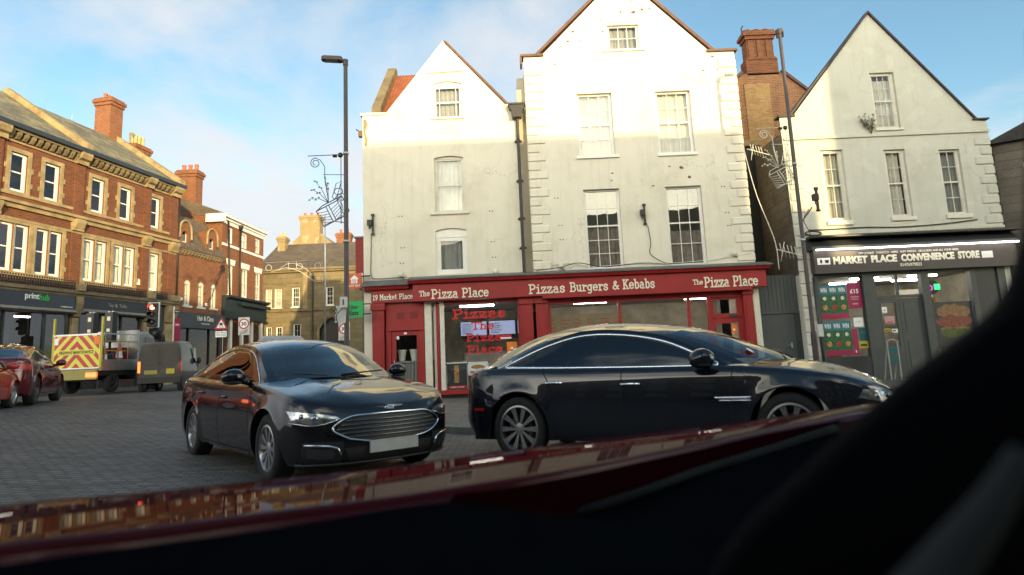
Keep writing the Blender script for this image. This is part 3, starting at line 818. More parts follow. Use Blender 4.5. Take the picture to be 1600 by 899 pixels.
q = mb(); q.box(9.46, GY - .06, 8.03, 16.47, GY - .002, 8.12); q.box(9.93, GY - .05, 4.70, 16.47, GY - .002, 4.78); q.build('string_course', M_grey_quoin, ST)
quoins('corner_stones', ST, 9.50, 1, -.1, 8.0, M_grey_quoin, hh=.40, lw=.46, sw=.30, seed=8)
quoins('corner_stones', ST, 16.45, -1, 4.85, 8.0, M_grey_quoin, hh=.34, lw=.55, sw=.34, seed=9)
S(ST, *RS_['att'], cols=3, top=2, bot=2, mat=M_off, fw=.09, sill_w=.05, curtain=(M_net, 0, .9, 0, 1))
S(ST, *RS_['w1'], cols=2, top=2, bot=2, mat=M_off, fw=.10, sill_w=.05, sill_h=.14, glass=M_panem, curtain=(M_blind, .0, 1, 0, 1))
S(ST, *RS_['w2'], cols=2, top=2, bot=2, mat=M_off, fw=.09, sill_w=.05, sill_h=.12, curtain=(M_net, .0, 1, 0, .85))
S(ST, *RS_['w3'], cols=2, top=2, bot=2, mat=M_off, fw=.07, sill_w=.08, sill_h=.14, curtain=(M_greyblind, 0, 1, 0, 1))
# weed growing from the string course
PL = start('wall_plant', 'dry weed sprouting from the ledge under the attic window above the store', 'plant', (12.45, GY - .05, 8.12))
q = mb(); r = random.Random(3)
for k in range(16):
    a = r.uniform(-1.0, .9); L = r.uniform(.35, .85); b = Vector((12.45, GY - .05, 8.12))
    p1 = b + Vector((a * .25 * L, -.05 * r.random(), .5 * L)); p2 = b + Vector((a * .62 * L, -.12 * r.random(), L * (1 - abs(a) * .25)))
    q.tube([b, p1, p2], [.008, .006, .003], 4)
    for t in range(7):
        f = r.uniform(.3, 1); c = b.lerp(p2, f); dx = r.uniform(-.09, .09); dz = r.uniform(-.01, .09)
        q.add([c, c + Vector((dx, -.02, dz)), c + Vector((dx * 1.5, .01, dz * 1.4)), c + Vector((dx * .5, .02, dz * 1.1))], [(0, 1, 2, 3)])
M_weed = plain('dry_weed', (0.13, 0.13, 0.07), 0.9, var=.3)
q.build('stems', M_weed, PL)

# ---- shaded stone house at the right edge
SH = start('stone_house', 'dark stone house in deep shade right of the store', 'house', (20, 16, gz(20, 16)))
ex0, ey0, ea = 16.75, 20.3, radians(-32)
_m = Matrix.Translation((ex0, ey0, 0)) @ Matrix.Rotation(ea, 4, 'Z')
Ctx.M = Matrix.Translation(-Vector(SH.location)) @ _m
q = mb(); hs = [rect(.75, 4.9, 1.55, 6.9), rect(3.2, 4.9, 4.1, 6.9), rect(.8, 1.2, 2.2, 3.2)]
wall_front(q, [(0, -.4), (8, -.4), (8, 7.7), (0, 7.7)], hs); shell(q, 0, 8, 0, 8, -.4, 7.7)
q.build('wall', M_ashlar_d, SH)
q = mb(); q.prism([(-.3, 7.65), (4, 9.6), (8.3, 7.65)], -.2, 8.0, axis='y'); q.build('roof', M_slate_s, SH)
sash(SH, .75, 4.9, 1.55, 6.9, mat=M_off, cols=2); sash(SH, 3.2, 4.9, 4.1, 6.9, mat=M_off, cols=2); sash(SH, .8, 1.2, 2.2, 3.2, mat=M_charc, cols=2)
# ================================================================== pizza shop front
M_lampw = plain('tube_lamp_light', (0.9, 0.9, 0.9), 0.4, var=0, emit=((1.0, 0.93, 0.80), 14.0))
M_lampw2 = plain('led_strip_light', (0.9, 0.9, 0.9), 0.4, var=0, emit=((1.0, 0.92, 0.86), 5.0))
M_screen = plain('menu_screen_glow', (0.1, 0.12, 0.2), 0.3, var=0.1, emit=((0.42, 0.48, 0.72), 0.28))
M_menu = plain('menu_board', (0.36, 0.32, 0.20), 0.6, var=0.25, vscale=2)
M_inwall = plain('shop_inside_wall', (0.42, 0.39, 0.32), 0.9, var=0.35, vscale=1.5)
M_inceil = plain('shop_ceiling', (0.42, 0.40, 0.36), 0.9, var=0.1)
M_tilefl = plain('shop_floor_tile', (0.15, 0.14, 0.13), 0.5, var=0.2)
M_redvinyl = plain('red_vinyl_letter', (0.60, 0.012, 0.02), 0.5, var=.05)
SF = start('shopfront', 'long red shopfront of the pizza shop under the two white houses', 'shopfront', (1.7, GY, gz(1.7, GY)))
q = mb()                                                # cornices
q.prism([(GY - .52, 3.72), (GY - .46, 3.62), (GY - .34, 3.60), (GY - .0, 3.60), (GY - .0, 3.72)], -3.40, 8.36, axis='x')
q.prism([(GY - .30, 3.60), (GY - .26, 3.50), (GY - .16, 3.46), (GY - .0, 3.46), (GY - .0, 3.60)], -4.86, -3.405, axis='x')
q.build('cornice', M_red, SF)
q = mb()
q.add([(-4.98, GY - .36, 3.66), (-3.405, GY - .36, 3.68), (-3.405, GY - .003, 3.84), (-4.98, GY - .003, 3.82), (-4.98, GY - .36, 3.605), (-3.405, GY - .36, 3.605)], [(0, 1, 2, 3), (4, 5, 1, 0)])
q.add([(-3.40, GY - .56, 3.724), (8.42, GY - .56, 3.724), (8.42, GY - .003, 3.90), (-3.40, GY - .003, 3.90), (-3.40, GY - .56, 3.76), (8.42, GY - .56, 3.76)], [(4, 5, 2, 3), (0, 1, 5, 4), (0, 4, 3), (1, 2, 5)])
q.build('lead_capping', M_lead, SF)
q = mb(); q.box(-3.26, GY - .34, 3.05, 8.25, GY - .02, 3.60); f1 = q.build('fascia', M_red, SF)
q = mb(); q.box(-4.66, GY - .14, 3.07, -3.262, GY - .02, 3.46); f2 = q.build('fascia', M_red, SF)
q = mb(); q.box(.95, GY - .40, 2.96, 7.75, GY - .02, 3.048); q.build('blind_box', M_red, SF)
B = Ctx.M
def el(cx, cy, rx, ry, a0, a1, n=12): return [(cx + rx * cos(radians(lerp(a0, a1, i / n))), cy + ry * sin(radians(lerp(a0, a1, i / n)))) for i in range(n + 1)]
GL = {' ': (.40, []), 'T': (.8, [[(0, 1), (.8, 1)], [(.4, 1), (.4, 0)], [(.2, 0), (.6, 0)], [(.02, 1), (.02, .78)], [(.78, 1), (.78, .78)]]),
 'h': (.7, [[(0, 1), (.12, 1), (.12, 0)], [(0, 0), (.27, 0)], [(.12, .45), (.24, .62), (.38, .66), (.52, .58), (.55, .45), (.55, 0)], [(.42, 0), (.7, 0)]]),
 'e': (.66, [[(.05, .36), (.61, .36)] + el(.33, .34, .29, .33, 5, 320)]),
 'P': (.76, [[(.15, 1), (.15, 0)], [(0, 0), (.36, 0)], [(0, 1), (.42, 1)] + el(.44, .74, .27, .26, 90, -90) + [(.15, .48)]]),
 'i': (.5, [[(.06, .66), (.25, .66), (.25, 0)], [(.02, 0), (.48, 0)], [(.23, .93), (.27, .93)]]),
 'z': (.62, [[(.04, .48), (.04, .66), (.54, .66), (.04, 0), (.58, 0), (.58, .18)]]),
 'a': (.68, [[(.08, .58), (.28, .68), (.46, .60), (.5, .45), (.5, 0), (.66, 0)], [(.5, .38), (.25, .40), (.06, .28), (.06, .12), (.2, -.01), (.36, .01), (.5, .14)]]),
 'l': (.46, [[(.02, 1), (.22, 1), (.22, 0)], [(0, 0), (.46, 0)]]),
 'c': (.62, [el(.33, .33, .29, .34, 45, 320), [(.57, .68), (.57, .48)]]),
 's': (.6, [[(.54, .5), (.48, .63), (.3, .68), (.1, .6), (.1, .45), (.3, .35), (.5, .26), (.53, .1), (.32, -.01), (.1, .05), (.06, .2)]]),
 'B': (.78, [[(.15, 1), (.15, 0)], [(0, 1), (.42, 1)] + el(.42, .77, .23, .23, 90, -90) + [(.15, .54)], [(.42, .54)] + el(.46, .27, .27, .27, 90, -90) + [(0, 0)]]),
 'u': (.7, [[(0, .66), (.14, .66), (.14, .2), (.24, .03), (.40, .03), (.55, .2)], [(.42, .66), (.55, .66), (.55, 0), (.7, 0)]]),
 'r': (.58, [[(.02, .66), (.18, .66), (.18, 0)], [(0, 0), (.4, 0)], [(.18, .4), (.34, .62), (.56, .62), (.56, .5)]]),
 'g': (.68, [el(.3, .36, .24, .3, 0, 360), [(.68, .66), (.54, .66), (.54, -.12), (.4, -.28), (.1, -.24)]]),
 '&': (.82, [[(.78, 0), (.22, .70), (.25, .92), (.42, 1), (.52, .85), (.4, .62), (.1, .35), (.08, .12), (.28, -.02), (.5, .08), (.66, .42), (.8, .42)]]),
 'K': (.82, [[(.15, 1), (.15, 0)], [(0, 0), (.32, 0)], [(0, 1), (.32, 1)], [(.15, .42), (.68, 1)], [(.32, .6), (.72, 0)], [(.55, 1), (.82, 1)], [(.56, 0), (.84, 0)]]),
 'b': (.68, [[(0, 1), (.14, 1), (.14, 0)], [(.14, .5), (.3, .66)] + el(.34, .33, .27, .34, 90, -90) + [(.14, .15)]]),
 'M': (.94, [[(0, 0), (.26, 0)], [(.12, 0), (.12, 1)], [(0, 1), (.16, 1), (.46, .4), (.76, 1), (.92, 1)], [(.80, 1), (.80, 0)], [(.66, 0), (.94, 0)]]),
 'k': (.68, [[(0, 1), (.14, 1), (.14, 0)], [(0, 0), (.28, 0)], [(.14, .25), (.5, .66)], [(.28, .42), (.56, 0)], [(.4, .66), (.64, .66)], [(.44, 0), (.68, 0)]]),
 't': (.58, [[(.22, .95), (.22, .15), (.34, 0), (.56, .08)], [(.02, .66), (.52, .66)]]),
 '1': (.54, [[(.05, .8), (.26, 1), (.26, 0)], [(.04, 0), (.5, 0)]]), '9': (.62, [el(.3, .68, .24, .3, 0, 360), [(.54, .68), (.5, .3), (.3, 0), (.1, .05)]])}
def slab_word(s, root, x0, x1, z0, z1, y, mat, depth=.02, wt=.15, M=None):
    """slab-serif sign writing: strokes with feet, fitted to the box (z0 base line, z1 cap height)"""
    tot = sum(GL[c][0] + .14 for c in s) - .14; sx = (x1 - x0) / tot; sz = z1 - z0; q = MB(); q.M = M; u = 0; k = 0
    for c in s:
        w, st = GL[c]
        for pl_ in st:
            P = [(x0 + (u + a) * sx, z0 + b_ * sz) for a, b_ in pl_]; h = wt * (sx + sz) / 4 * 1.05
            for (a, b_), (c2, d2) in zip(P, P[1:]):
                L = sqrt((c2 - a) ** 2 + (d2 - b_) ** 2) or 1e-6; ux, uz = (c2 - a) / L * h, (d2 - b_) / L * h; e = (k % 7) * .0004; k += 1
                q.prism([(a - ux * .8 - uz, b_ - uz * .8 + ux), (a - ux * .8 + uz, b_ - uz * .8 - ux), (c2 + ux * .8 + uz, d2 + uz * .8 - ux), (c2 + ux * .8 - uz, d2 + uz * .8 + ux)], y - depth - e, y)
        u += w + .14
    return q.build('lettering', mat, root)
def word(s, root, x0, x1, z0, z1, y, mat=M_letter, bold=.02, d=.02): slab_word(s, root, x0, x1, z0, z1, y, mat, d, M=B)
fy = GY - .342
word('19 Market Place', f2, -4.60, -3.30, 3.165, 3.33, GY - .142, bold=.015)
word('The', f1, -3.04, -2.71, 3.21, 3.37, fy)
word('Pizza Place', f1, -2.64, -.80, 3.12, 3.40, fy)
word('Pizzas', f1, .53, 1.68, 3.14, 3.42, fy); word('Burgers', f1, 1.86, 3.08, 3.15, 3.43, fy)
word('&', f1, 3.24, 3.44, 3.16, 3.42, fy); word('Kebabs', f1, 3.58, 4.60, 3.16, 3.45, fy)
word('The', f1, 5.86, 6.17, 3.20, 3.35, fy); word('Pizza Place', f1, 6.23, 7.95, 3.10, 3.41, fy)
# slab serifs on the big letters: small feet along the base line
# pilasters
def pilaster(x0, x1, z1=3.05, mat=M_red):
    q = mb(); q.box(x0, GY - .12, -.05, x1, GY + .14, z1); 
    q.box(x0 - .04, GY - .17, -.2, x1 + .04, GY + .1, .30); q.box(x0 - .04, GY - .18, z1 - .22, x1 + .04, GY + .1, z1 - .001)
    q.box(x0 + .07, GY - .14, .45, x1 - .07, GY - .115, 1.55); q.box(x0 + .07, GY - .14, 1.70, x1 - .07, GY - .115, z1 - .35)
    return q.build('pilaster', mat, SF)
pilaster(-4.64, -4.26); pilaster(.20, .62); pilaster(.72, 1.10); pilaster(7.52, 7.82); 
q = mb(); q.box(7.86, GY - .06, -.2, 8.06, GY + .3, 3.04); q.build('pier', M_cream, SF)
# private door with panel and vents
q = mb(); q.box(-4.22, GY + .02, 2.14, -2.96, GY + .1, 3.05); q.box(-4.22, GY - .03, 2.14, -2.96, GY + .02, 2.22)
q.box(-4.22, GY + .0, -.2, -4.06, GY + .1, 2.14); q.box(-3.10, GY + .0, -.2, -2.96, GY + .1, 2.14)
q.build('door_frame', M_red, SF)
for x in (-3.86, -3.42):
    q = mb(); q.box(x, GY + .005, 2.52, x + .24, GY + .018, 2.74)
    for k in range(5): q.box(x + .02, GY - .004, 2.54 + k * .04, x + .22, GY + .006, 2.56 + k * .04)
    q.build('vent', M_redd, SF)
q = mb(); wall_front(q, [(-4.055, -.1), (-3.105, -.1), (-3.105, 2.13), (-4.055, 2.13)], [rect(-3.90, .42, -3.22, 1.98)], y=GY + .05, rev=.05)
dr = q.build('door', M_red, SF)
q = mb(); q.add([(-3.90, GY + .075, .42), (-3.22, GY + .075, .42), (-3.22, GY + .075, 1.98), (-3.90, GY + .075, 1.98)], [(0, 1, 2, 3)]); q.build('door_glass', M_shopglass, dr)
q = mb(); q.tube([(-3.96, GY + .02, .95), (-3.96, GY + .02, 1.2)], .014, 8); q.build('door_handle', M_steel, dr)
q = mb(); q.box(-3.64, GY + .04, 2.02, -3.54, GY + .052, 2.08); q.build('number_plate', M_lwhite, dr)
q = mb(); q.box(-3.89, GY + .068, 1.86, -3.80, GY + .074, 1.97); q.build('sticker', M_lwhite, dr)
# splayed lobby posts, big window
q = mb(); q.box(-2.94, GY - .02, .1, -2.72, GY + .12, 3.04); q.box(-2.66, GY + .1, .1, -2.56, GY + .16, 3.04); q.box(-2.44, GY - .03, .12, -2.30, GY + .08, 3.04)
q.build('window_post', M_off, SF)
q = mb(); q.box(-2.72, GY + .2, .1, -2.44, GY + .26, 1.15); q.build('lobby_panel', M_black, SF)
q = mb(); q.box(-2.57, GY + .02, .1, -2.47, GY + .1, 3.03); q.build('lobby_post', M_red, SF)
q = mb(); q.box(-2.96, GY - .16, .02, .20, GY + .12, .16); q.box(-2.30, GY - .06, 2.92, .2, GY + .08, 3.04); q.box(.12, GY - .04, .16, .2, GY + .1, 2.92); q.build('window_frame', M_red, SF)
q = mb(); q.box(-4.64, GY - .06, -.4, 7.84, GY + .1, -.0); q.box(-2.96, GY - .05, 0, .2, GY + .1, .02); q.build('plinth', M_black, SF)
q = mb(); q.add([(-2.30, GY + .03, .16), (.12, GY + .03, .16), (.12, GY + .03, 2.92), (-2.30, GY + .03, 2.92)], [(0, 1, 2, 3)]); gl = q.build('shop_window', M_shopglass, SF)
for s, x0, x1, z0, z1 in (('Pizzas', -2.0, -.3, 2.46, 2.74), ('The', -1.40, -.68, 2.08, 2.30), ('Pizza', -1.58, -.44, 1.70, 1.92), ('Place', -1.56, -.44, 1.31, 1.54)):
    slab_word(s, gl, x0, x1, z0, z1, GY + .024, M_redvinyl, .004, .16, M=B)
# second window range: red stall riser, mullions, door
q = mb(); q.box(1.12, GY - .1, -.05, 6.42, GY + .1, .62); q.box(1.12, GY - .16, .62, 6.42, GY + .12, .72)
q.build('stall_riser', M_red, SF)
q = mb()
for x in (1.12, 3.42, 5.70, 6.36): q.box(x, GY - .04, .72, x + .09, GY + .08, 2.78)
q.box(1.12, GY - .05, 2.78, 7.52, GY + .08, 3.04)
q.build('window_frame', M_red, SF)
for a, b in ((1.21, 3.42), (3.51, 5.70), (5.79, 6.36)):
    q = mb(); q.add([(a, GY + .03, .72), (b, GY + .03, .72), (b, GY + .03, 2.78), (a, GY + .03, 2.78)], [(0, 1, 2, 3)]); q.build('shop_window', M_shopglass, SF)
q = mb(); wall_front(q, [(6.45, -.05), (7.50, -.05), (7.50, 2.10), (6.45, 2.10)], [rect(6.60, .5, 7.35, 1.92)], y=GY + .05, rev=.05); q.box(6.45, GY + .02, 2.10, 7.52, GY + .1, 2.24); q.box(6.45, GY + .02, 2.70, 7.52, GY + .1, 2.78); q.box(6.45, GY + .02, 2.24, 6.58, GY + .1, 2.70); q.box(7.32, GY + .02, 2.24, 7.52, GY + .1, 2.70)
dr = q.build('door', M_red, SF)
q = mb(); q.add([(6.60, GY + .075, .5), (7.35, GY + .075, .5), (7.35, GY + .075, 1.92), (6.60, GY + .075, 1.92)], [(0, 1, 2, 3)]); q.add([(6.58, GY + .075, 2.24), (7.32, GY + .075, 2.24), (7.32, GY + .075, 2.70), (6.58, GY + .075, 2.70)], [(0, 1, 2, 3)]); q.build('door_glass', M_shopglass, dr)
q = mb(); q.box(7.05, GY - .0, 2.12, 7.35, GY + .05, 2.2); q.build('door_closer', M_charc, dr)
# inside of the shop
q = mb()
q.add([(-4.6, 25, -.1), (8.0, 25, -.1), (8.0, 25, 3.05), (-4.6, 25, 3.05)], [(0, 1, 2, 3)])
for x in (-4.6, -2.98, 8.0): q.add([(x, GY + .15, -.1), (x, 25, -.1), (x, 25, 3.05), (x, GY + .15, 3.05)], [(0, 1, 2, 3)])
q.build('inside_wall', M_inwall, SF)
q = mb(); q.add([(-4.6, GY + .14, 3.06), (8.0, GY + .14, 3.06), (8.0, 25, 3.06), (-4.6, 25, 3.06)], [(0, 1, 2, 3)]); q.build('inside_ceiling', M_inceil, SF)
q = mb(); q.add([(-4.6, GY + .14, -.08), (8.0, GY + .14, -.08), (8.0, 25, -.08), (-4.6, 25, -.08)], [(0, 1, 2, 3)]); q.build('inside_floor', M_tilefl, SF)
PG = 'tube lights on the pizza shop ceiling'
tubes = [(1.9, 21.2, 'front left tube light behind the second pizza shop window, nearest its left mullion'), (2.8, 22.2, 'second tube light from the left behind the long pizza shop window'), (4.2, 21.4, 'tube light just right of the first red mullion of the long pizza shop window'),
         (5.6, 21.0, 'long tube light left of the second red mullion of the pizza shop window'), (6.9, 22.4, 'tube light seen above the right pizza shop door'), (-1.3, 21.5, 'tube light behind the red lettering of the left pizza window')]
for x, y, lab in tubes:
    t = start('ceiling_light', lab, 'ceiling light', (x, y, 3.03), PG)
    q = mb(); q.box(x - .62, y - .05, 3.0, x + .62, y + .05, 3.05); q.build('housing', M_lwhite, t)
    q = mb(); q.tube([(x - .6, y, 2.97), (x + .6, y, 2.97)], .03, 8); q.build('tube', M_lampw, t)
Ctx.M = B
for i, (a, b) in enumerate(((-2.2, -1.1), (-1.05, .05), (.1, 1.2))):
    t = start('menu_screen', ('glowing blue menu screen left of the red window lettering', 'glowing blue menu screen behind the red window lettering', 'glowing blue menu screen beside the red pilaster')[i], 'menu screen', ((a + b) / 2, 24.6, 2.1), 'menu screens over the pizza counter')
    q = mb(); q.box(a, 24.62, 2.02, b, 24.68, 2.62); q.build('casing', M_black, t)
    q = mb(); q.box(a + .03, 24.61, 2.05, b - .03, 24.622, 2.59); q.build('screen', M_screen, t)
    q = mb()
    for k in range(5): q.box(a + .08, 24.604, 2.12 + k * .09, a + .45 + .1 * (k % 2), 24.612, 2.15 + k * .09)
    q.build('menu_lines', M_greyblind, t)
t = start('counter', 'pizza shop counter with steel front seen through the left window', 'counter', (-1.2, 22.8, -.1))
q = mb(); q.box(-2.6, 22.6, -.1, .9, 23.3, .95); q.build('base', M_white, t)
q = mb(); q.box(-2.65, 22.5, .95, .95, 23.4, 1.0); q.build('worktop', M_black, t)
q = mb(); q.box(-1.9, 22.7, 1.0, .3, 22.72, 1.32); q.box(-1.9, 22.7, 1.32, .3, 23.2, 1.345); q.build('food_screen', M_inceil, t)
t = start('menu_board', 'long buff wall menu seen through the second pizza shop window', 'menu board', (2.5, 24.9, 1.6))
q = mb(); q.box(1.2, 24.93, 1.35, 4.6, 24.98, 2.75); q.build('board', M_menu, t)
q = mb(); r = random.Random(2)
for i in range(6):
    for k in range(8): q.box(1.35 + i * .54, 24.918, 1.45 + k * .15, 1.35 + i * .54 + r.uniform(.15, .42), 24.928, 1.48 + k * .15)
q.build('menu_lines', M_redvinyl, t)
t = start('fridge', 'dark drinks fridge seen through the second pizza shop window', 'fridge', (5.2, 24.5, -.1))
q = mb(); q.box(4.8, 24.2, -.1, 5.5, 24.9, 2.0); q.build('cabinet', M_charc, t)
q = mb(); q.box(4.86, 24.18, .1, 5.44, 24.2, 1.85); q.build('glass_door', M_shopglass, t)
for x, lab in ((-3.78, 'white tub planter on the inner ledge at the left of the house door glass'), (-3.36, 'white tub planter on the inner ledge at the right of the house door glass')):
    t = start('pot', lab, 'pot', (x, GY + .4, 1.15), 'white pots behind the house door')
    q = mb(); q.smooth = True; q.lathe([(.0, 1.15), (.10, 1.15), (.15, 1.48), (.17, 1.48), (.17, 1.52), (.13, 1.52), (.1, 1.2)], 16, (x, GY + .4, 0)); q.build('tub', M_white, t, sharp=40)
t = start('ledge', 'inner ledge with patterned curtain behind the red house door glass', 'ledge', (-3.56, GY + .4, 0))
q = mb(); q.box(-4.0, GY + .25, 1.09, -3.05, GY + .6, 1.145); q.build('shelf', M_greyblind, t)
q = mb(); curtain_mesh(q, -4.0, .2, -3.05, 1.09, GY + .3, 9); q.build('curtain', M_greyblind, t)
# posters and stickers in the left window
def poster(name, lab, cat, x0, x1, z0, z1, y, base, bits, group=None, txt=()):
    t = start(name, lab, cat, ((x0 + x1) / 2, y, z0), group)
    q = mb(); q.box(x0, y - .004, z0, x1, y + .004, z1); q.build('sheet', base, t)
    for k, (nm, mt, a, b, c, d) in enumerate(bits):
        q = mb(); e = .006 + .0015 * k; xa, xb_, za, zb_ = lerp(x0, x1, a), lerp(x0, x1, b), lerp(z0, z1, c), lerp(z0, z1, d)
        if nm in ('prize', 'prize_ball', 'dish', 'mark'):
            rr_ = random.Random(k); nn = 15
            q.prism([((xa + xb_) / 2 + (xb_ - xa) / 2 * cos(2 * pi * j / nn) * rr_.uniform(.75, 1.08), (za + zb_) / 2 + (zb_ - za) / 2 * sin(2 * pi * j / nn) * rr_.uniform(.75, 1.08)) for j in range(nn)], y - e, y - .0035)
        else: q.box(xa, y - e, za, xb_, y - .0035, zb_)
        q.build(nm, mt, t)
    for s, mt, a, b, c, d in txt:
        lettering(s, mt, t, lerp(x0, x1, a), lerp(x0, x1, b), lerp(z0, z1, c), lerp(z0, z1, d), y - .014, .002, .02, M=Ctx.M)
    return t
M_food = plain('printed_food', (0.42, 0.22, 0.07), 0.5, var=.6, vscale=14)
M_orange = plain('orange_print', (0.75, 0.20, 0.02), 0.5, var=.05)
poster('food_poster', 'poster of a doner spit at the foot of the left pizza window', 'poster', -2.26, -1.62, .16, 1.02, GY + .12, M_charc,
       [('border', M_lwhite, -.03, 1.03, .97, 1.02), ('doner_spit', M_food, .36, .60, .25, .90), ('caption_strip', M_redvinyl, .05, .95, .04, .14)], txt=[('LAMB DONER', M_lwhite, .15, .85, .065, .115)])
poster('food_poster', 'poster of a pizza dish above a white caption in the left pizza window', 'poster', -1.58, -.92, .62, 1.02, GY + .12, M_lwhite, [('dish', M_food, .15, .85, .42, .80), ('caption_strip', M_redvinyl, .1, .9, .12, .25)])
poster('food_poster', 'dark grilled food poster in the right corner of the left pizza window', 'poster', -.88, .08, .70, 1.02, GY + .12, M_greyblind, [('food', M_food, .05, .95, .1, .8)])
poster('food_poster', 'dark poster below the pizza dish poster in the left pizza window', 'poster', -1.58, -.3, .16, .58, GY + .12, M_charc, [('food', M_food, .5, .9, .2, .8), ('caption_strip', M_redvinyl, .05, .4, .1, .25)])
poster('sticker', 'orange square sticker low in the right corner of the left pizza window', 'sticker', -.28, .06, 1.18, 1.62, GY + .022, M_orange, [('mark', M_lwhite, .35, .65, .45, .65)])
poster('sticker', 'small red and white notice on the left pizza window', 'sticker', -.48, -.12, 1.72, 1.86, GY + .022, M_redvinyl, [('band', M_lwhite, 0, 1, .05, .4)])
poster('sticker', 'small orange sticker on the glass of the right pizza shop door', 'sticker', 7.1, 7.28, 1.58, 1.86, GY + .06, M_orange, [('mark', M_lwhite, .3, .7, .3, .6)])

# ================================================================== convenience store front
CS = start('shopfront', 'charcoal shopfront of the convenience store under the broad grey gable', 'shopfront', (13.2, GY, gz(13.2, GY)))
B2 = Ctx.M
q = mb(); q.prism([(GY - .42, 4.15), (GY - .42, 4.26), (GY - .03, 4.55), (GY - .0, 4.55), (GY - .0, 4.15)], 9.78, 16.62, axis='x'); q.build('cornice', M_charc, CS)
q = mb(); q.box(9.74, GY - .48, 4.55, 16.68, GY - .002, 4.60); q.build('lead_capping', M_black, CS)
M_signb = plain('brown_black_sign', (0.058, 0.050, 0.047), 0.5, var=.1)
q = mb(); q.box(9.88, GY - .30, 3.38, 16.52, GY - .02, 4.148); fb = q.build('fascia', M_signb, CS)
lx = [(9.9, 11.75), (11.79, 13.52), (13.56, 15.25), (15.29, 16.5)]
for a, b in lx:
    q = mb(); q.tube([(a, GY - .46, 4.14), (b, GY - .46, 4.14)], .022, 8); q.build('strip_light', M_lampw2, CS)
def w2(s, x0, x1, z0, z1, bold=.0, mat=M_letter): lettering(s, mat, fb, x0, x1, z0, z1, GY - .302, .012, bold, M=B2)
w2('OFF LICENCE · TOBACCO · VAPES · SOFT DRINKS · GROCERIES AND ALL YOUR NEED', 11.35, 14.62, 3.955, 4.02)
w2('MARKET', 10.50, 11.62, 3.66, 3.91, .05); w2('PLACE', 11.74, 12.58, 3.665, 3.91, .05); w2('CONVENIENCE', 12.72, 14.46, 3.665, 3.91, .05); w2('STORE', 14.58, 15.28, 3.67, 3.92, .05)
w2('01476979833', 12.66, 13.36, 3.50, 3.61, .01)
for a, b in ((9.98, 10.40), (15.36, 15.72)):
    q = mb(); q.box(a, GY - .306, 3.67, b, GY - .298, 3.89); pl = q.build('logo_plate', M_lwhite, fb)
q = mb()
q.prism([(10.06, 3.76), (10.10, 3.70), (10.14, 3.76), (10.12, 3.84), (10.08, 3.84)], GY - .310, GY - .305); q.prism([(10.24, 3.72), (10.34, 3.72), (10.36, 3.82), (10.22, 3.82)], GY - .310, GY - .305)
q.build('logo_marks', M_lblack, fb)
q = mb()
for a, b in ((9.93, 10.03), (11.50, 11.90), (13.42, 13.68), (15.05, 15.22), (15.95, 16.2)): q.box(a, GY - .08, -.2, b, GY + .12, 3.38)
q.box(10.03, GY - .06, 3.28, 15.05, GY + .1, 3.378)
q.build('shopfront_frame', M_charc2, CS)
q = mb(); q.box(10.03, GY - .06, -.2, 11.50, GY + .1, .66); q.build('stall_riser', M_charc, CS)
q = mb(); q.box(13.68, GY - .06, -.2, 15.05, GY + .1, .66); q.build('stall_riser', M_charc, CS)
q = mb(); q.box(15.22, GY - .03, -.2, 15.95, GY + .1, 3.378); q.build('side_panel', M_charc, CS)
for a, b in ((10.03, 11.50), (13.68, 15.05)):
    q = mb(); q.add([(a, GY + .03, .66), (b, GY + .03, .66), (b, GY + .03, 3.28), (a, GY + .03, 3.28)], [(0, 1, 2, 3)]); q.build('shop_window', M_shopglass, CS)
q = mb(); q.box(11.90, GY + .0, 2.50, 13.42, GY + .1, 2.60); q.box(12.64, GY + .0, 2.60, 12.70, GY + .1, 3.28); q.build('transom', M_charc2, CS)
q = mb(); q.add([(11.90, GY + .04, 2.60), (13.42, GY + .04, 2.60), (13.42, GY + .04, 3.28), (11.90, GY + .04, 3.28)], [(0, 1, 2, 3)]); q.build('fanlight', M_shopglass, CS)
q = mb(); wall_front(q, [(11.91, -.1), (12.66, -.1), (12.66, 2.49), (11.91, 2.49)], [rect(12.06, .95, 12.54, 2.36)], y=GY + .03, rev=.05); d1 = q.build('door', M_charc2, CS)
q = mb(); q.add([(12.06, GY + .06, .95), (12.54, GY + .06, .95), (12.54, GY + .06, 2.36), (12.06, GY + .06, 2.36)], [(0, 1, 2, 3)]); q.build('door_glass', M_shopglass, d1)
q = mb(); q.box(12.67, GY + .03, -.1, 13.41, GY + .08, 2.49); q.box(12.80, GY + .018, 1.35, 13.28, GY + .032, 2.35); q.box(12.80, GY + .018, .2, 13.28, GY + .032, 1.1); q.build('door', M_charc2, CS)
q = mb()
q.add([(9.6, 25, -.1), (16.4, 25, -.1), (16.4, 25, 3.4), (9.6, 25, 3.4)], [(0, 1, 2, 3)])
for x in (9.97, 16.0): q.add([(x, GY + .13, -.1), (x, 25, -.1), (x, 25, 3.4), (x, GY + .13, 3.4)], [(0, 1, 2, 3)])
q.build('inside_wall', M_inwall, CS)
q = mb(); q.add([(9.6, GY + .13, 3.39), (16.4, GY + .13, 3.39), (16.4, 25, 3.39), (9.6, 25, 3.39)], [(0, 1, 2, 3)]); q.build('inside_ceiling', M_inceil, CS)
q = mb(); q.add([(9.6, GY + .13, -.09), (16.4, GY + .13, -.09), (16.4, 25, -.09), (9.6, 25, -.09)], [(0, 1, 2, 3)]); q.build('inside_floor', M_tilefl, CS)
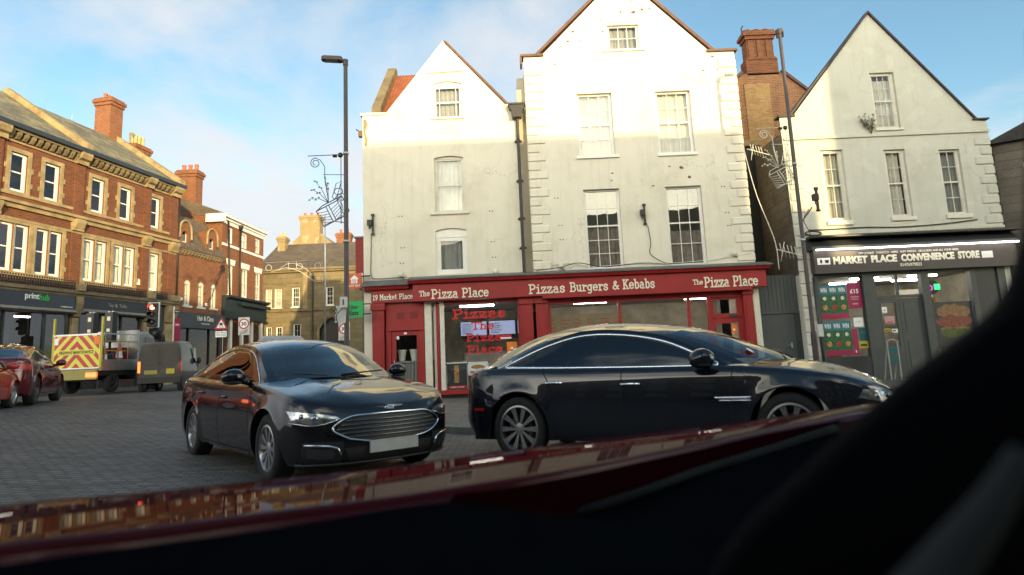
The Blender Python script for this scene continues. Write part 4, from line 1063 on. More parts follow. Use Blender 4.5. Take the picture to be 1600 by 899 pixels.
for i, (x, y) in enumerate(((12.3, 21.2), (12.3, 22.6), (13.1, 21.8), (14.2, 21.0), (14.5, 22.4))):
    lab = ('front tube light over the store door', 'rear tube light over the store door', 'tube light behind the right pane over the store door', 'front tube light in the right store window', 'rear tube light in the right store window')[i]
    t = start('ceiling_light', lab, 'ceiling light', (x, y, 3.36), 'tube lights in the store')
    q = mb(); q.box(x - .52, y - .05, 3.33, x + .52, y + .05, 3.38); q.build('housing', M_lwhite, t)
    q = mb(); q.tube([(x - .5, y, 3.30), (x + .5, y, 3.30)], .03, 8); q.build('tube', M_lampw, t)
M_win_g = plain('win_poster_green', (0.022, 0.10, 0.035), 0.5, var=.75, vscale=14)
M_win_b = plain('win_poster_blue', (0.03, 0.16, 0.21), 0.5, var=.15)
M_pink = plain('pink_print', (0.30, 0.015, 0.075), 0.5, var=.15, vscale=4)
M_pinkp = plain('pale_pink_print', (0.50, 0.30, 0.30), 0.5, var=.1)
M_teal2 = plain('teal_print', (0.01, 0.09, 0.10), 0.5, var=.2)
M_yel = plain('yellow_print', (0.45, 0.38, 0.03), 0.5, var=.1)
M_meatr = plain('printed_red_fruit', (0.30, 0.04, 0.025), 0.5, var=.6, vscale=20)
for i, (z0, z1, lab) in enumerate(((1.92, 3.02, 'upper green and blue prize draw poster on the left store window'), (.72, 1.84, 'lower green and blue prize draw poster on the left store window'))):
    bits = [('sky_band', M_win_b, 0, 1, .72, 1), ('pink_strip', M_pink, 0, 1, .0, .15)]
    for k in range(3):
        bits += [('prize_ball', M_net, .12 + k * .32, .26 + k * .32, .54, .66), ('prize', M_meatr if k == 1 else M_food, .08 + k * .32, .29 + k * .32, .24, .42)]
    poster('prize_poster', lab, 'poster', 10.06, 10.98, z0, z1, GY + .018, M_win_g, bits, 'prize draw posters in the store window', [('WIN', M_lwhite, .06, .29, .78, .92), ('WIN', M_lwhite, .38, .61, .78, .92), ('WIN', M_lwhite, .70, .93, .78, .92)])
poster('price_poster', 'crimson fifteen pound poster at the top of the left store window', 'poster', 11.00, 11.46, 2.22, 3.08, GY + .018, M_pink, [('line', M_pinkp, .2, .8, .42, .46), ('line', M_pinkp, .25, .75, .34, .37), ('line', M_pinkp, .3, .7, .15, .2)], None, [('£15', M_lwhite, .2, .8, .58, .74)])
poster('notice', 'white paper notice under the crimson poster in the left store window', 'notice', 11.10, 11.40, 1.62, 1.92, GY + .018, M_lwhite, [('line', M_greyblind, .2, .8, .5, .55)])
poster('notice', 'teal notice low in the left store window', 'notice', 11.22, 11.48, 1.16, 1.58, GY + .018, M_teal2, [('line', M_win_b, .15, .85, .6, .7)])
poster('notice', 'yellow notice at the bottom of the left store window', 'notice', 11.18, 11.48, .92, 1.14, GY + .012, M_yel, [('line', M_lblack, .15, .85, .3, .6)])
poster('notice', 'red leaflet beside the lower prize poster in the left store window', 'notice', 11.0, 11.17, .70, 1.55, GY + .018, M_pink, [('line', M_lwhite, .3, .5, .1, .2)])
poster('notice', 'round white opening sticker on the store door glass', 'sticker', 12.09, 12.25, 2.02, 2.22, GY + .05, M_lwhite, [('line', M_greyblind, .3, .7, .4, .6)])
poster('notice', 'pale pink notice in the middle of the store door glass', 'notice', 12.14, 12.46, 1.68, 1.92, GY + .05, M_pinkp, [('line', M_redvinyl, .2, .8, .1, .25)])
poster('notice', 'yellow hazard notice low on the store door glass', 'notice', 12.08, 12.30, 1.42, 1.52, GY + .05, M_yel, [('line', M_lblack, .1, .9, .3, .6)])
poster('notice', 'white card sticker low at the right of the store door glass', 'sticker', 12.34, 12.52, 1.38, 1.50, GY + .05, M_lwhite, [('line', M_charc, .1, .6, .3, .7)])
# burger picture
t = start('burger_poster', 'large picture of a salad filled burger in the right store window', 'poster', (14.4, GY + .02, .8))
q = mb(); q.box(13.72, GY + .014, .80, 15.02, GY + .022, 2.3); q.build('sheet', M_charc, t)
M_bun = plain('printed_bun', (0.20, 0.11, 0.045), 0.5, var=.35, vscale=8); M_sal = plain('printed_salad', (0.06, 0.085, 0.018), 0.5, var=.5, vscale=14); M_meat = plain('printed_meat', (0.17, 0.045, 0.025), 0.5, var=.7, vscale=12)
for nm, mt, zc, h, w, e in (('bun_top', M_bun, 1.98, .24, .56, .004), ('meat', M_meat, 1.66, .20, .60, .006), ('salad', M_sal, 1.30, .15, .52, .005), ('bun_base', M_bun, 1.42, .1, .5, .003)):
    q = mb(); r = random.Random(len(nm))
    q.prism([(14.38 + w * cos(2 * pi * i / 26) * (1 + r.uniform(-.05, .05)), zc + h * sin(2 * pi * i / 26) * (1 + r.uniform(-.2, .15))) for i in range(26)], GY + .014 - e, GY + .015); q.build(nm, mt, t)
t = start('open_sign', 'small lit green and pink open sign in the right store window', 'sign', (13.95, GY + .25, 2.8))
M_neon_g = plain('green_neon', (0, .4, .05), .4, var=0, emit=((0.02, 0.8, 0.12), 1.6)); M_neon_p = plain('pink_neon', (.4, 0, .2), .4, var=0, emit=((0.7, 0.08, 0.6), .6))
q = mb(); q.lathe([(.0, .0), (.24, .0), (.24, .03), (0, .03)], 20, (13.95, GY + .22, 2.82), axis='y'); q.build('board', M_black, t)
q = mb(); q.box(14.02, GY + .2, 2.74, 14.2, GY + .22, 2.92); q.build('green_letters', M_neon_g, t)
q = mb(); q.lathe([(.07, .0), (.10, .0), (.10, .02), (.07, .02)], 16, (13.86, GY + .2, 2.8), axis='y', closed=True); q.build('pink_ring', M_neon_p, t)
t = start('shelf_unit', 'pale stocked shelf behind the right store window', 'shelf', (14.4, 22, 0))
q = mb(); q.box(13.7, 21.6, 2.28, 15.0, 21.7, 2.36); q.box(13.7, 21.75, -.1, 15.0, 21.8, 2.9); q.build('back_board', M_net, t)
q = mb(); r = random.Random(9)
for k in range(9): q.box(13.75 + k * .14, 21.6, 2.36, 13.85 + k * .14, 21.7, 2.36 + r.uniform(.15, .3))
q.build('packets', M_food, t)
M_signal_grey = plain('greyed_white_frame', (0.34, 0.34, 0.32), 0.5, var=.2)  # white frame toned down to grey
AB = start('a_board', 'white framed pavement board with teal panels in front of the store door', 'pavement sign', (11.82, GY - .7, gz(11.8, GY - .7) + .11))
zb = gz(11.8, GY - .7) + .11
q = mb(); pts = [(11.66, zb), (11.66, 1.06)] + [(11.82 - .16 * cos(pi * i / 8), 1.06 + .1 * sin(pi * i / 8)) for i in range(1, 8)] + [(11.98, 1.06), (11.98, zb)]
q.tube([(p[0], GY - .7 + .0 * p[1], p[1]) for p in pts], .022, 6); q.tube([(p[0], GY - .35 - .3 * max(0, p[1] - zb), p[1]) for p in pts], .02, 6); q.build('frame', M_signal_grey, AB)
for z in (.42, .72):
    q = mb(); q.box(11.69, GY - .715, z, 11.95, GY - .69, z + .24); q.build('panel', M_teal2, AB)
# ================================================================== brick row on the left of the square
def startL(name, label, cat, P, ang, group=None):
    """a house of the left row: local x runs up the street along its front, y into it"""
    loc = far(P, RS); r = thing(name, label, cat, loc, radians(90 - ang), group, RS); Ctx.M = None; return r
BR = startL('brick_terrace', 'long orange brick terrace with sandstone window surrounds and bracketed eaves over the print shop', 'terrace', (-17.98, 32, 0), 10)
UL = -13.4
ups = [(-9.16, -8.44), (-7.71, -6.99), (-5.42, -4.70), (-3.82, -3.12), (-1.88, -1.22)]
dbl = [((-9.42, -8.80), (-8.80, -8.18)), ((-7.90, -7.30), (-7.30, -6.70)), ((-5.66, -5.04), (-5.02, -4.40)), ((-4.03, -3.40), (-3.38, -2.74))]
q = mb()
holes = [rect(a, 8.46, b, 10.04) for a, b in ups] + [rect(-12.3, 8.46, -11.58, 10.04), rect(-10.9, 8.46, -10.2, 10.04)]
for (a, b), (c, d) in dbl: holes += [rect(a, 5.28, b - .02, 7.18), rect(c + .02, 5.28, d, 7.18)]
holes += [rect(-1.82, 5.22, -1.16, 7.14), rect(-12.3, 5.28, -11.7, 7.18), rect(-11.66, 5.28, -11.06, 7.18)]
wall_front(q, [(UL, 4.6), (0, 4.6), (0, 11.0), (UL, 11.0)], holes, 0, .18)
shell(q, UL, 0, 0, 8.4, -.6, 11.0)
q.add([(0, 0, 11.0), (0, 8.4, 11.0), (0, 4.2, 14.2)], [(0, 1, 2)])
q.build('wall', M_brick_r, BR)
q = mb()                                                    # string courses
q.box(UL, -.10, 7.78, .03, -.002, 7.96); q.box(UL, -.22, 7.96, .06, -.002, 8.08); q.box(UL, -.06, 7.30, .02, -.002, 7.40)
q.box(UL, -.05, 8.30, .02, -.002, 8.42); q.box(UL, -.06, 10.42, .02, -.002, 10.50)
q.build('string_course', M_stone, BR)
q = mb()                                                    # bracketed eaves
u = UL + .1
while u < -.1:
    q.prism([(-.005, 10.52), (-.12, 10.54), (-.26, 10.70), (-.28, 10.82), (-.005, 10.82)], u, u + .14, axis='x'); u += .30
q.box(UL, -.30, 10.82, .05, -.003, 10.92)
q.build('eaves_bracket_course', M_stone_d, BR)
q = mb(); q.box(UL, -.46, 10.92, .16, -.004, 11.10); q.build('gutter', M_navy, BR)
q = mb(); q.prism([(-.40, 11.06), (4.2, 14.28), (8.6, 11.06)], UL, -.28, axis='x'); q.build('roof', M_slate, BR)
for u in (-6.15, -.30, -12.2):
    q = mb(); q.prism([(-.44, 10.95), (-.44, 11.34), (4.2, 14.58), (8.7, 11.3), (8.7, 10.9), (4.2, 14.0)], u, u + .32, axis='x'); q.build('coping', M_stone, BR)
for a, b in ((-6.30, -5.82), (-2.32, -1.90), (-.52, .02), (-10.0, -9.5)):       # pilasters with carved heads
    q = mb(); q.box(a, -.08, 4.6, b, -.002, 7.30); q.build('pilaster', M_brick_r, BR); q = mb(); q.box(a, -.08, 8.09, b, -.002, 10.40); q.build('pilaster', M_brick_r, BR)
    q = mb()
    q.box(a - .03, -.16, 7.40, b + .03, -.002, 7.77); q.prism([(-.003, 7.45), (-.18, 7.5), (-.30, 7.74), (-.30, 7.9), (-.003, 7.9)], a + .02, b - .02, axis='x')
    q.build('pilaster_head', M_stone, BR); q = mb()
    q.box(a - .05, -.20, 10.40, b + .05, -.002, 10.62); q.prism([(-.003, 10.5), (-.34, 10.64), (-.42, 10.80), (-.42, 11.02), (-.003, 11.02)], a - .02, b + .02, axis='x')
    q.build('pilaster_head', M_stone, BR)
def surround(w, u0, z0, u1, z1, t=.15, y=-.045, teeth=True, label=None):
    q = mb()
    q.box(u0 - t, y, z1, u1 + t, -.002, z1 + .17); q.box(u0 - t, y, z0 - .17, u1 + t, -.002, z0)
    q.box(u0 - t, y, z0, u0, -.002, z1); q.box(u1, y, z0, u1 + t, -.002, z1)
    if teeth:
        z = z0 + .25
        while z < z1 - .2:
            q.box(u0 - t - .09, y + .004, z, u0 - t, -.002, z + .2); q.box(u1 + t, y + .004, z, u1 + t + .09, -.002, z + .2); z += .62
    q.build('surround', M_stone, w)
for a, b in ups:
    w = sash(BR, a, 8.46, b, 10.04, cols=1, top=1, bot=1, fw=.09, sill=False, y=.07); surround(w, a, 8.46, b, 10.04)
for i, ((a, b), (c, d)) in enumerate(dbl):
    cu = (M_net, 0, 1, .1, .9) if i >= 2 else None
    w = sash(BR, a, 5.28, b - .02, 7.18, cols=1, top=1, bot=1, fw=.09, sill=False, y=.07, curtain=cu)
    w2_ = sash(BR, c + .02, 5.28, d, 7.18, cols=1, top=1, bot=1, fw=.09, sill=False, y=.07, curtain=cu)
    surround(w, a, 5.28, d, 7.18)
    q = mb(); q.box(b - .015, -.03, 5.28, c + .015, .08, 7.18); q.build('mullion', M_stone, w)
w = sash(BR, -1.82, 5.22, -1.16, 7.14, cols=1, top=1, bot=1, fw=.09, sill=False, y=.07, curtain=(M_net, 0, 1, 0, 1)); surround(w, -1.82, 5.22, -1.16, 7.14)
# stone bressumer and console blocks over the shops
q = mb(); q.box(UL, -.34, 4.62, .05, -.002, 4.76); q.box(UL, -.26, 4.52, .05, -.002, 4.615); q.build('shop_cornice', M_stone_d, BR)
for a, b in ((-6.12, -5.80), (-2.14, -1.74), (-.74, -.02), (-11.2, -10.8)):
    q = mb(); q.box(a, -.14, -.6, b, -.001, 3.6); q.prism([(-.002, 3.6), (-.2, 3.66), (-.36, 4.2), (-.36, 4.50), (-.002, 4.50)], a, b, axis='x'); q.box(a - .02, -.42, 4.76, b + .02, -.1, 5.06)
    q.build('console', M_stone, BR)
def railing(u0, u1):
    q = mb(); u = u0
    while u < u1:
        q.tube([(u, -.28, 4.77), (u, -.28, 5.12)], .021, 4); q.ball((u, -.28, 5.15), .036, 6, 4); u += .11
    q.tube([(u0, -.28, 5.06), (u1, -.28, 5.06)], .022, 4); q.tube([(u0, -.28, 4.84), (u1, -.28, 4.84)], .022, 4); q.tube([(u0, -.28, 4.95), (u1, -.28, 4.95)], .018, 4)
    return q.build('balcony_railing', M_iron, BR)
railing(-10.7, -6.2); railing(-5.7, -2.2); railing(-1.7, -.8)
q = mb(); q.box(-2.55, -.02, 5.42, -2.35, -.001, 5.62); q.lathe([(0, 0), (.1, 0), (.1, .02), (0, .02)], 14, (-2.45, -.021, 5.62), axis='y'); q.build('wall_plaque', M_white, BR)
chimney(BR, -.80, 3.7, .04, 4.7, 12.6, 16.35, M_brick_o, 4, M_pot, .28, axis='u', pr=.10)
q = mb(); q.tube([(-1.9, 5.0, 13.4), (-1.9, 5.0, 15.0)], .012, 5); q.tube([(-2.05, 5.0, 14.7), (-1.75, 5.0, 14.7)], .008, 4); q.build('roof_aerial', M_steel, BR)
# shops: glazing, stall risers, fascias
def shop(root, label, u0, u1, ztop, zfb, board, words, mull, inside=M_dark, awning=None, lamps=(), riser=.5, frame=M_charc):
    q = mb(); q.box(u0, -.30, zfb, u1, -.004, ztop); f = q.build('fascia', board, root)
    for s, mt, x0, x1, z0, z1, bo in words: lettering(s, mt, f, x0, x1, z0, z1, -.302, .015, bo)
    q = mb(); q.box(u0, -.04, -.6, u1, .1, riser)
    for m_ in mull: q.box(m_, -.04, riser, m_ + .07, .08, zfb)
    q.build('shopfront_frame', frame, root)
    q = mb(); q.add([(u0, .03, riser), (u1, .03, riser), (u1, .03, zfb), (u0, .03, zfb)], [(0, 1, 2, 3)]); q.build('shop_window', M_shopglass, root)
    q = mb(); q.add([(u0, 3, -.3), (u1, 3, -.3), (u1, 3, zfb + .1), (u0, 3, zfb + .1)], [(0, 1, 2, 3)]); q.add([(u0, .1, zfb + .1), (u1, .1, zfb + .1), (u1, 3, zfb + .1), (u0, 3, zfb + .1)], [(0, 1, 2, 3)]); q.build('inside_wall', inside, root)
    if awning:
        q = mb(); q.prism([(-.32, zfb - .16), (-.44, zfb - .10), (-.30, zfb + .02), (-.05, zfb + .02), (-.05, zfb - .16)], u0, u1, axis='x'); q.build('blind_box', awning, root)
    return f
M_blindbox = plain('weathered_blind_box', (0.22, 0.20, 0.16), 0.7, var=.3, vscale=6)
shop(BR, '', -10.78, -6.14, 4.50, 3.90, M_navy, [('print', M_lwhite, -8.42, -7.83, 4.16, 4.46, .015), ('hub', M_lgreen, -7.82, -7.38, 4.20, 4.46, .015), ('11 MARKET PLACE', M_lwhite, -6.85, -6.3, 3.99, 4.04, 0)], (-10.7, -9.0, -7.3, -6.25), inside=M_charc, awning=M_blindbox)
shop(BR, '', -5.78, -2.16, 4.50, 3.98, M_black, [('Tay & Tulie', M_greyblind, -4.5, -3.4, 4.12, 4.34, .0)], (-5.7, -4.6, -3.4, -2.28), awning=M_blindbox)
q = mb(); q.box(-1.73, -.10, 3.2, -.76, -.002, 4.45); q.box(-1.73, .1, -.6, -.76, .2, 3.2); q.build('side_door', M_charc, BR)
q = mb(); q.box(-.14, -.16, 5.0, .0, -.05, 5.0 + .001); 
q = mb(); q.smooth = True; q.tube([(.06, -.1, 10.9), (.06, -.1, 4.2)], .05, 8); q.build('drainpipe', M_iron, BR)
for i, (u, y) in enumerate(((-8.9, 1.2), (-7.3, 1.0))):
    t = startL('ceiling_light', ('left lit strip light inside the print shop', 'right lit strip light inside the print shop')[i], 'ceiling light', (-17.98, 32, 0), 10, 'print shop lights')
    q = mb(); q.box(u - .3, y, 3.62, u + .3, y + .1, 3.66); q.build('lamp_panel', M_lampw, t)
    t.location = t.matrix_basis @ Vector((u, y, 3.6)); 
    for ch in t.children: ch.data.transform(Matrix.Translation((-u, -y, -3.6)))

# ---- salon with mansard and arched dormers
SA = startL('salon_house', 'low orange brick house with slate mansard and two arched brick dormers over the hair salon', 'house', (-17.98, 32, 0), 8)
q = mb()
hw = [(-.30, .16), (.80, 1.32), (1.96, 2.48), (3.10, 3.60)]
wall_front(q, [(.01, 4.3), (4.12, 4.3), (4.12, 7.62), (.01, 7.62)], [rect(max(a, .05), 4.66, b, 6.08, .16, 5) for a, b in hw[1:]], 0, .14)
shell(q, .01, 4.12, 0, 7, -.6, 7.62)
q.build('wall', M_brick_o, SA)
for a, b in hw[1:]:
    w = sash(SA, a, 4.66, b, 6.08, cols=2, top=1, bot=1, fw=.07, rise=.16, board=.17, y=.06, mat=M_off, sill_h=.1, curtain=(M_net, 0, 1, 0, 1))
    q = mb(); n = 9
    q.prism([(lerp(a - .06, b + .06, i / n), 6.02 + .18 * 4 * (i / n) * (1 - i / n)) for i in range(n + 1)] + [(lerp(b + .12, a - .12, i / n), 6.2 + .24 * 4 * (i / n) * (1 - i / n)) for i in range(n + 1)], -.02, -.002); q.build('brick_arch', M_brick_r, w)
q = mb(); q.box(.0, -.16, 7.62, 4.16, -.001, 7.72)
u = .1
while u < 4: q.prism([(-.002, 7.40), (-.14, 7.5), (-.14, 7.62), (-.002, 7.62)], u, u + .12, axis='x'); u += .27
q.build('eaves_bracket_course', M_stone_d, SA)
q = mb(); q.prism([(-.22, 7.72), (1.15, 9.95), (3.2, 10.5), (7, 7.72)], .02, 4.14, axis='x'); q.build('roof', M_slate_d, SA)
for c in (.62, 2.95):
    q = mb(); P = rect(c - .42, 7.40, c + .42, 9.25, .42, 6)
    hole = rect(c - .20, 7.72, c + .20, 8.72, .20, 5)
    wall_front(q, P, [hole], -.06, .12)
    n = len(P); q.add([(p[0], -.06, p[1]) for p in P] + [(p[0], 1.2, p[1]) for p in P], [(i, (i + 1) % n, (i + 1) % n + n, i + n) for i in range(1, n)])
    dm = q.build('dormer', M_brick_o, SA)
    arc = [(c + .46 * cos(pi * i / 14), -.12, 8.83 + .46 * sin(pi * i / 14)) for i in range(15)]
    q = mb(); q.tube([(c + .50, -.12, 8.3)] + arc + [(c - .50, -.12, 8.3)], .055, 6); q.build('hood_mould', M_stone, dm)
    q = mb(); q.box(c - .19, .03, 7.72, c + .19, .06, 8.55); q.build('dormer_window', M_panem, dm)
    q = mb(); q.box(c - .2, .0, 8.1, c + .2, .028, 8.15); q.box(c - .2, .0, 7.7, c - .15, .028, 8.6); q.box(c + .15, .0, 7.7, c + .2, .028, 8.6); q.build('dormer_frame', M_off, dm)
shop(SA, '', .02, 4.08, 4.26, 3.42, M_charc, [('Hair & Clara', M_letter, 1.55, 2.95, 3.85, 4.12, 0.0), ('HAIR SALON', M_lwhite, 1.9, 2.6, 3.66, 3.72, 0), ('01476 5', M_lwhite, 3.3, 3.8, 3.56, 3.62, 0)], (.1, 1.2, 3.0, 3.9), frame=M_black)
q = mb(); q.box(.45, -.06, 6.25 - 1.35, .62, -.002, 5.05); q.box(2.6, -.05, 4.75, 2.75, -.002, 4.92); q.build('alarm_box', M_white, SA)
chimney(SA, 2.75, 5.0, 3.95, 5.9, 8.5, 15.0, M_brick_o, 4, M_pot_y, .70, band=False, axis='u', pr=.14)
# flagpole
FP = startL('flagpole', 'slanting brown flagpole fixed to the salon front', 'flagpole', (-17.98, 32, 0), 8)
q = mb(); q.smooth = True; q.tube([(.35, -1.5, 5.15), (4.05, -.1, 7.15)], [.03, .05], 8); q.ball((.35, -1.5, 5.15), .06, 8, 6); q.build('pole', M_verge, FP)
q = mb(); q.box(3.95, -.16, 7.0, 4.15, .0, 7.3); q.build('bracket', M_iron, FP)

# ---- three storey brick house up the street
TB = startL('brick_house', 'three storey orange brick house with white cornice and window heads beyond the salon', 'house', (-17.49, 36.5, 0), 2)
ut = [(.30, .94), (2.06, 2.84), (4.04, 4.72)]; lt = [(.42, 1.06), (2.24, 3.0), (4.12, 4.84)]
q = mb()
wall_front(q, [(-.32, 4.0), (5.28, 4.0), (5.28, 10.2), (-.32, 10.2)], [rect(a, 8.86, b, 9.86) for a, b in ut] + [rect(a, 5.62, b, 7.50) for a, b in lt], 0, .14)
q.add([(-.32, 0, -.6), (-.32, 8, -.6), (-.32, 8, 10.4), (-.32, 4.0, 12.1), (-.32, 0, 10.35)], [(0, 1, 2, 3, 4)])
q.add([(5.28, 0, -.6), (5.28, 8, -.6), (5.28, 8, 10.4), (5.28, 4.0, 12.1), (5.28, 0, 10.35)], [(0, 1, 2, 3, 4)])
q.build('wall', M_brick_o, TB)
q = mb(); q.box(-.40, -.14, 10.2, 5.36, -.001, 10.34); q.box(-.46, -.30, 10.34, 5.42, -.001, 10.52); q.box(-.36, -.04, 9.86 + .12, 5.32, -.001, 10.2)
q.box(-.34, -.05, 8.60, 5.30, -.001, 8.76)
q.box(-.62, -.2, 10.0, -.325, .9, 10.5)
q.build('cornice', M_white, TB)
q = mb(); q.prism([(-.32, 10.5), (4.0, 12.2), (8.3, 10.4)], -.34, 5.34, axis='x'); q.build('roof', M_slate_d, TB)
for i, (a, b) in enumerate(ut):
    w = sash(TB, a, 8.86, b, 9.86, cols=2, top=1, bot=1, fw=.07, mat=M_white, y=.05, sill=False, curtain=(M_net if i == 1 else M_greyblind, 0, 1, 0, 1))
for i, (a, b) in enumerate(lt):
    w = sash(TB, a, 5.62, b, 7.50, cols=2, top=2, bot=2, fw=.07, mat=M_white, y=.05, curtain=(M_net if i == 1 else M_greyblind, 0, 1, 0, 1))
    q = mb(); q.prism([(a - .12, 7.50), (b + .12, 7.50), (b + .22, 7.86), (a - .22, 7.86)], -.05, -.002); q.build('window_head', M_white, w)
for u, hz in ((.14, 0), (1.72, 1)):
    q = mb(); q.smooth = True; q.tube([(u, -.12, 10.2 if not hz else 9.9), (u + (.5 if not hz else .05), -.12, 4.3)], .06, 8)
    if hz: q.lathe([(.0, 9.85), (.07, 9.85), (.16, 10.15), (.16, 10.22), (0, 10.22)], 10, (u, -.12, 0))
    q.build('drainpipe', M_iron, TB)
chimney(TB, -.30, 1.75, .45, 2.95, 9.5, 13.45, M_brick_o, 3, M_pot, .42, axis='v')
q = mb(); q.prism([(-.55, 5.52), (-.55, 5.40), (-.30, 5.30), (-.28, 4.16), (-.004, 4.16), (-.004, 5.52)], -.32, 5.28, axis='x'); q.build('fascia', M_teal, TB)
q = mb(); q.box(1.2, -.62, 5.0, 5.2, -.56, 5.2); q.box(-.28, -.58, 5.0, -.12, -.56, 5.2); q.build('shop_trim', M_teal, TB)
q = mb()
for a in (-.3, .8, 2.3, 3.6, 5.0): q.box(a, -.05, -.6, a + .26, .1, 4.15)
q.build('shopfront_frame', M_off, TB)
q = mb(); q.add([(-.3, .06, -.3), (5.2, .06, -.3), (5.2, .06, 4.15), (-.3, .06, 4.15)], [(0, 1, 2, 3)]); q.build('shop_window', M_pane, TB)

# ---- stone house closing the street, facing us
def startF(name, label, cat, loc, s=RS):
    r = thing(name, label, cat, far(loc, s), 0, None, s); Ctx.M = Matrix.Translation(-Vector(loc)); return r
DY = 46
SD = startF('stone_house', 'two storey sandstone house with slate roof and arched doorway closing the end of the street', 'house', (-15, DY, 0))
q = mb(); Ctx0 = Ctx.M
wd = [(-18.84, 5.58, -18.36, 7.0), (-18.16, 5.56, -17.6, 7.0), (-16.84, 5.56, -16.24, 7.04), (-14.25, 5.60, -13.66, 7.0), (-18.76, 2.4, -18.34, 4.12), (-18.02, 2.4, -17.52, 4.10), (-16.72, 2.4, -16.13, 4.26)]
wall_front(q, [(-19.6, -.6), (-10.6, -.6), (-10.6, 8.45), (-19.6, 8.45)], [rect(*v) for v in wd] + [rect(-14.75, -.2, -12.85, 4.62, .8, 6)], DY, .2)
shell(q, -19.6, -10.6, DY, DY + 9, -.6, 8.45)
q.build('wall', M_ashlar, SD)
q = mb(); q.box(-19.64, DY - .14, 5.22, -10.6, DY - .002, 5.38); q.box(-19.68, DY - .2, 8.2, -10.6, DY - .002, 8.34); q.box(-19.70, DY - .32, 8.34, -10.55, DY - .002, 8.5); q.box(-19.6, DY - .05, 7.35, -10.6, DY - .002, 7.45)
q.build('string_course', M_stone_d, SD)
q = mb(); q.prism([(DY - .3, 8.46), (DY + 4.5, 11.3), (DY + 9.3, 8.46)], -19.65, -10.6, axis='x'); q.build('roof', M_slate_d, SD)
def SS(*a, **k):
    old = Ctx.M; Ctx.M = old @ Matrix.Translation((0, DY, 0)); w = sash(*a, **k); Ctx.M = old; return w
for i, v in enumerate(wd): SS(SD, *v, cols=3 if i in (2,) else 2, top=2, bot=2, fw=.06, mat=M_white, sill_w=.06, y=.08, curtain=(M_net, 0, 1, 0, 1) if i in (0, 1) else None)
q = mb(); q.add([(-14.75, DY + .5, -.2), (-12.85, DY + .5, -.2), (-12.85, DY + .5, 4.7), (-14.75, DY + .5, 4.7)], [(0, 1, 2, 3)]); q.build('doorway_back', M_black, SD)
q = mb(); q.tube([(-14.85, DY - .05, -.2), (-14.85, DY - .05, 3.8)] + [(-13.8 - 1.05 * cos(pi * i / 10), DY - .05, 3.82 + .9 * sin(pi * i / 10)) for i in range(1, 10)] + [(-12.75, DY - .05, 3.8), (-12.75, DY - .05, -.2)], .10, 6); q.build('arch_mould', M_stone_d, SD)
q = mb(); q.box(-15.95, DY - .14, 5.4, -15.62, DY - .002, 8.2); q.build('pilaster', M_stone, SD)
q = mb(); q.tube([(-15.2, DY - .1, 8.3), (-15.2, DY - .1, -.4)], .07, 8); q.build('drainpipe', M_iron, SD)
chimney(SD, -19.2, DY + 3.2, -18.6, DY + 3.9, 10.2, 11.75, M_buff_r, 2, M_pot_y, .4, band=False)
# rendered gable with stack, seen over that roof
TG = startF('rendered_house', 'tan rendered gable house with a broad central chimney stack rising behind the stone house', 'house', (-18, 58, 0))
q = mb(); q.prism([(-22.2, -.5), (-16.9, -.5), (-16.9, 12.35), (-18.4, 13.75), (-20.4, 13.75), (-22.2, 12.2), (-22.2, 12.2)], 58, 66); q.build('wall', M_buff_r, TG)
chimney(TG, -20.42, 57.8, -18.52, 58.9, 4, 15.6, M_buff_r, 3, M_pot, .38, band=False)
q = mb(); q.box(-21.9, 57.85, 11.3, -21.6, 57.99, 11.9); q.tube([(-21.75, 57.9, 11.4), (-21.75, 57.9, 6)], .07, 6); q.build('downpipe', M_iron, TG)
for i, (x0, x1, z, lab) in enumerate(((-16.75, -15.3, 13.55, 'larger distant brick house end with chimney right of the tan gable'), (-14.9, -14.1, 12.75, 'smaller distant brick house end with chimney beside the street lamp'))):
    t = startF('brick_house', lab, 'house', ((x0 + x1) / 2, 57, 0))
    q = mb(); q.box(x0, 57, -.5, x1 + .3, 60, z - 1.2); q.build('wall', M_brick_old, t)
    chimney(t, x0 + .1, 57.02, x1 - .05, 57.9, z - 1.25, z, M_brick_o, 2, M_pot, .45, band=False)
# maroon rear building beside the narrow house
MR = startF('maroon_building', 'maroon painted side building between the street lamp and the narrow white house', 'building', (-7.5, 28, 0), 1.0)
q = mb(); q.box(-7.28, 28, 4.6, -4.7, 33, 6.95); q.build('wall', M_maroon, MR)
q = mb(); q.box(-7.0, 28.02, -.5, -4.75, 32.9, 4.6); q.build('lower_wall', M_ashlar_d, MR)
q = mb(); q.box(-7.34, 27.94, 6.95, -4.68, 33.05, 7.02); q.build('coping', M_lead, MR)
# ---- unseen building added behind the viewpoint, roofline stepped to shape the long shadow
NB = thing('shadow_building', 'unseen building behind the viewpoint, its outline shaped to throw the long shadow', 'building', (20, -13, gz(20, -13)))
Ctx.M = Matrix.Translation(-Vector(NB.location))
q = mb(); sx, sy = sin(SUN_AZ), cos(SUN_AZ)
def slab(x0, x1, h0, h1, depth, y=-12):
    """wing whose side walls run with the sun's bearing"""
    dx, dy = sx / abs(sy) * depth, -depth
    v = [(x0, y, -1.5), (x1, y, -1.5), (x1 + dx, y + dy, -1.5), (x0 + dx, y + dy, -1.5), (x0, y, h0), (x1, y, h1), (x1 + dx, y + dy, h1), (x0 + dx, y + dy, h0)]
    q.add(v, [(3, 2, 1, 0), (4, 5, 6, 7), (0, 1, 5, 4), (1, 2, 6, 5), (2, 3, 7, 6), (3, 0, 4, 7)])
prof = [(-45, 8, -20, 9.5), (-20, 9.5, -12, 10.3), (-12, 10.3, -5, 11.1), (-5, 11.1, 1.2, 12.8), (1.2, 12.8, 9.0, 13.3), (9.0, 13.35, 22.3, 13.3), (22.3, 10.4, 24.6, 10.4), (24.6, 8.6, 25.4, 8.6), (25.4, 21, 44, 21)]
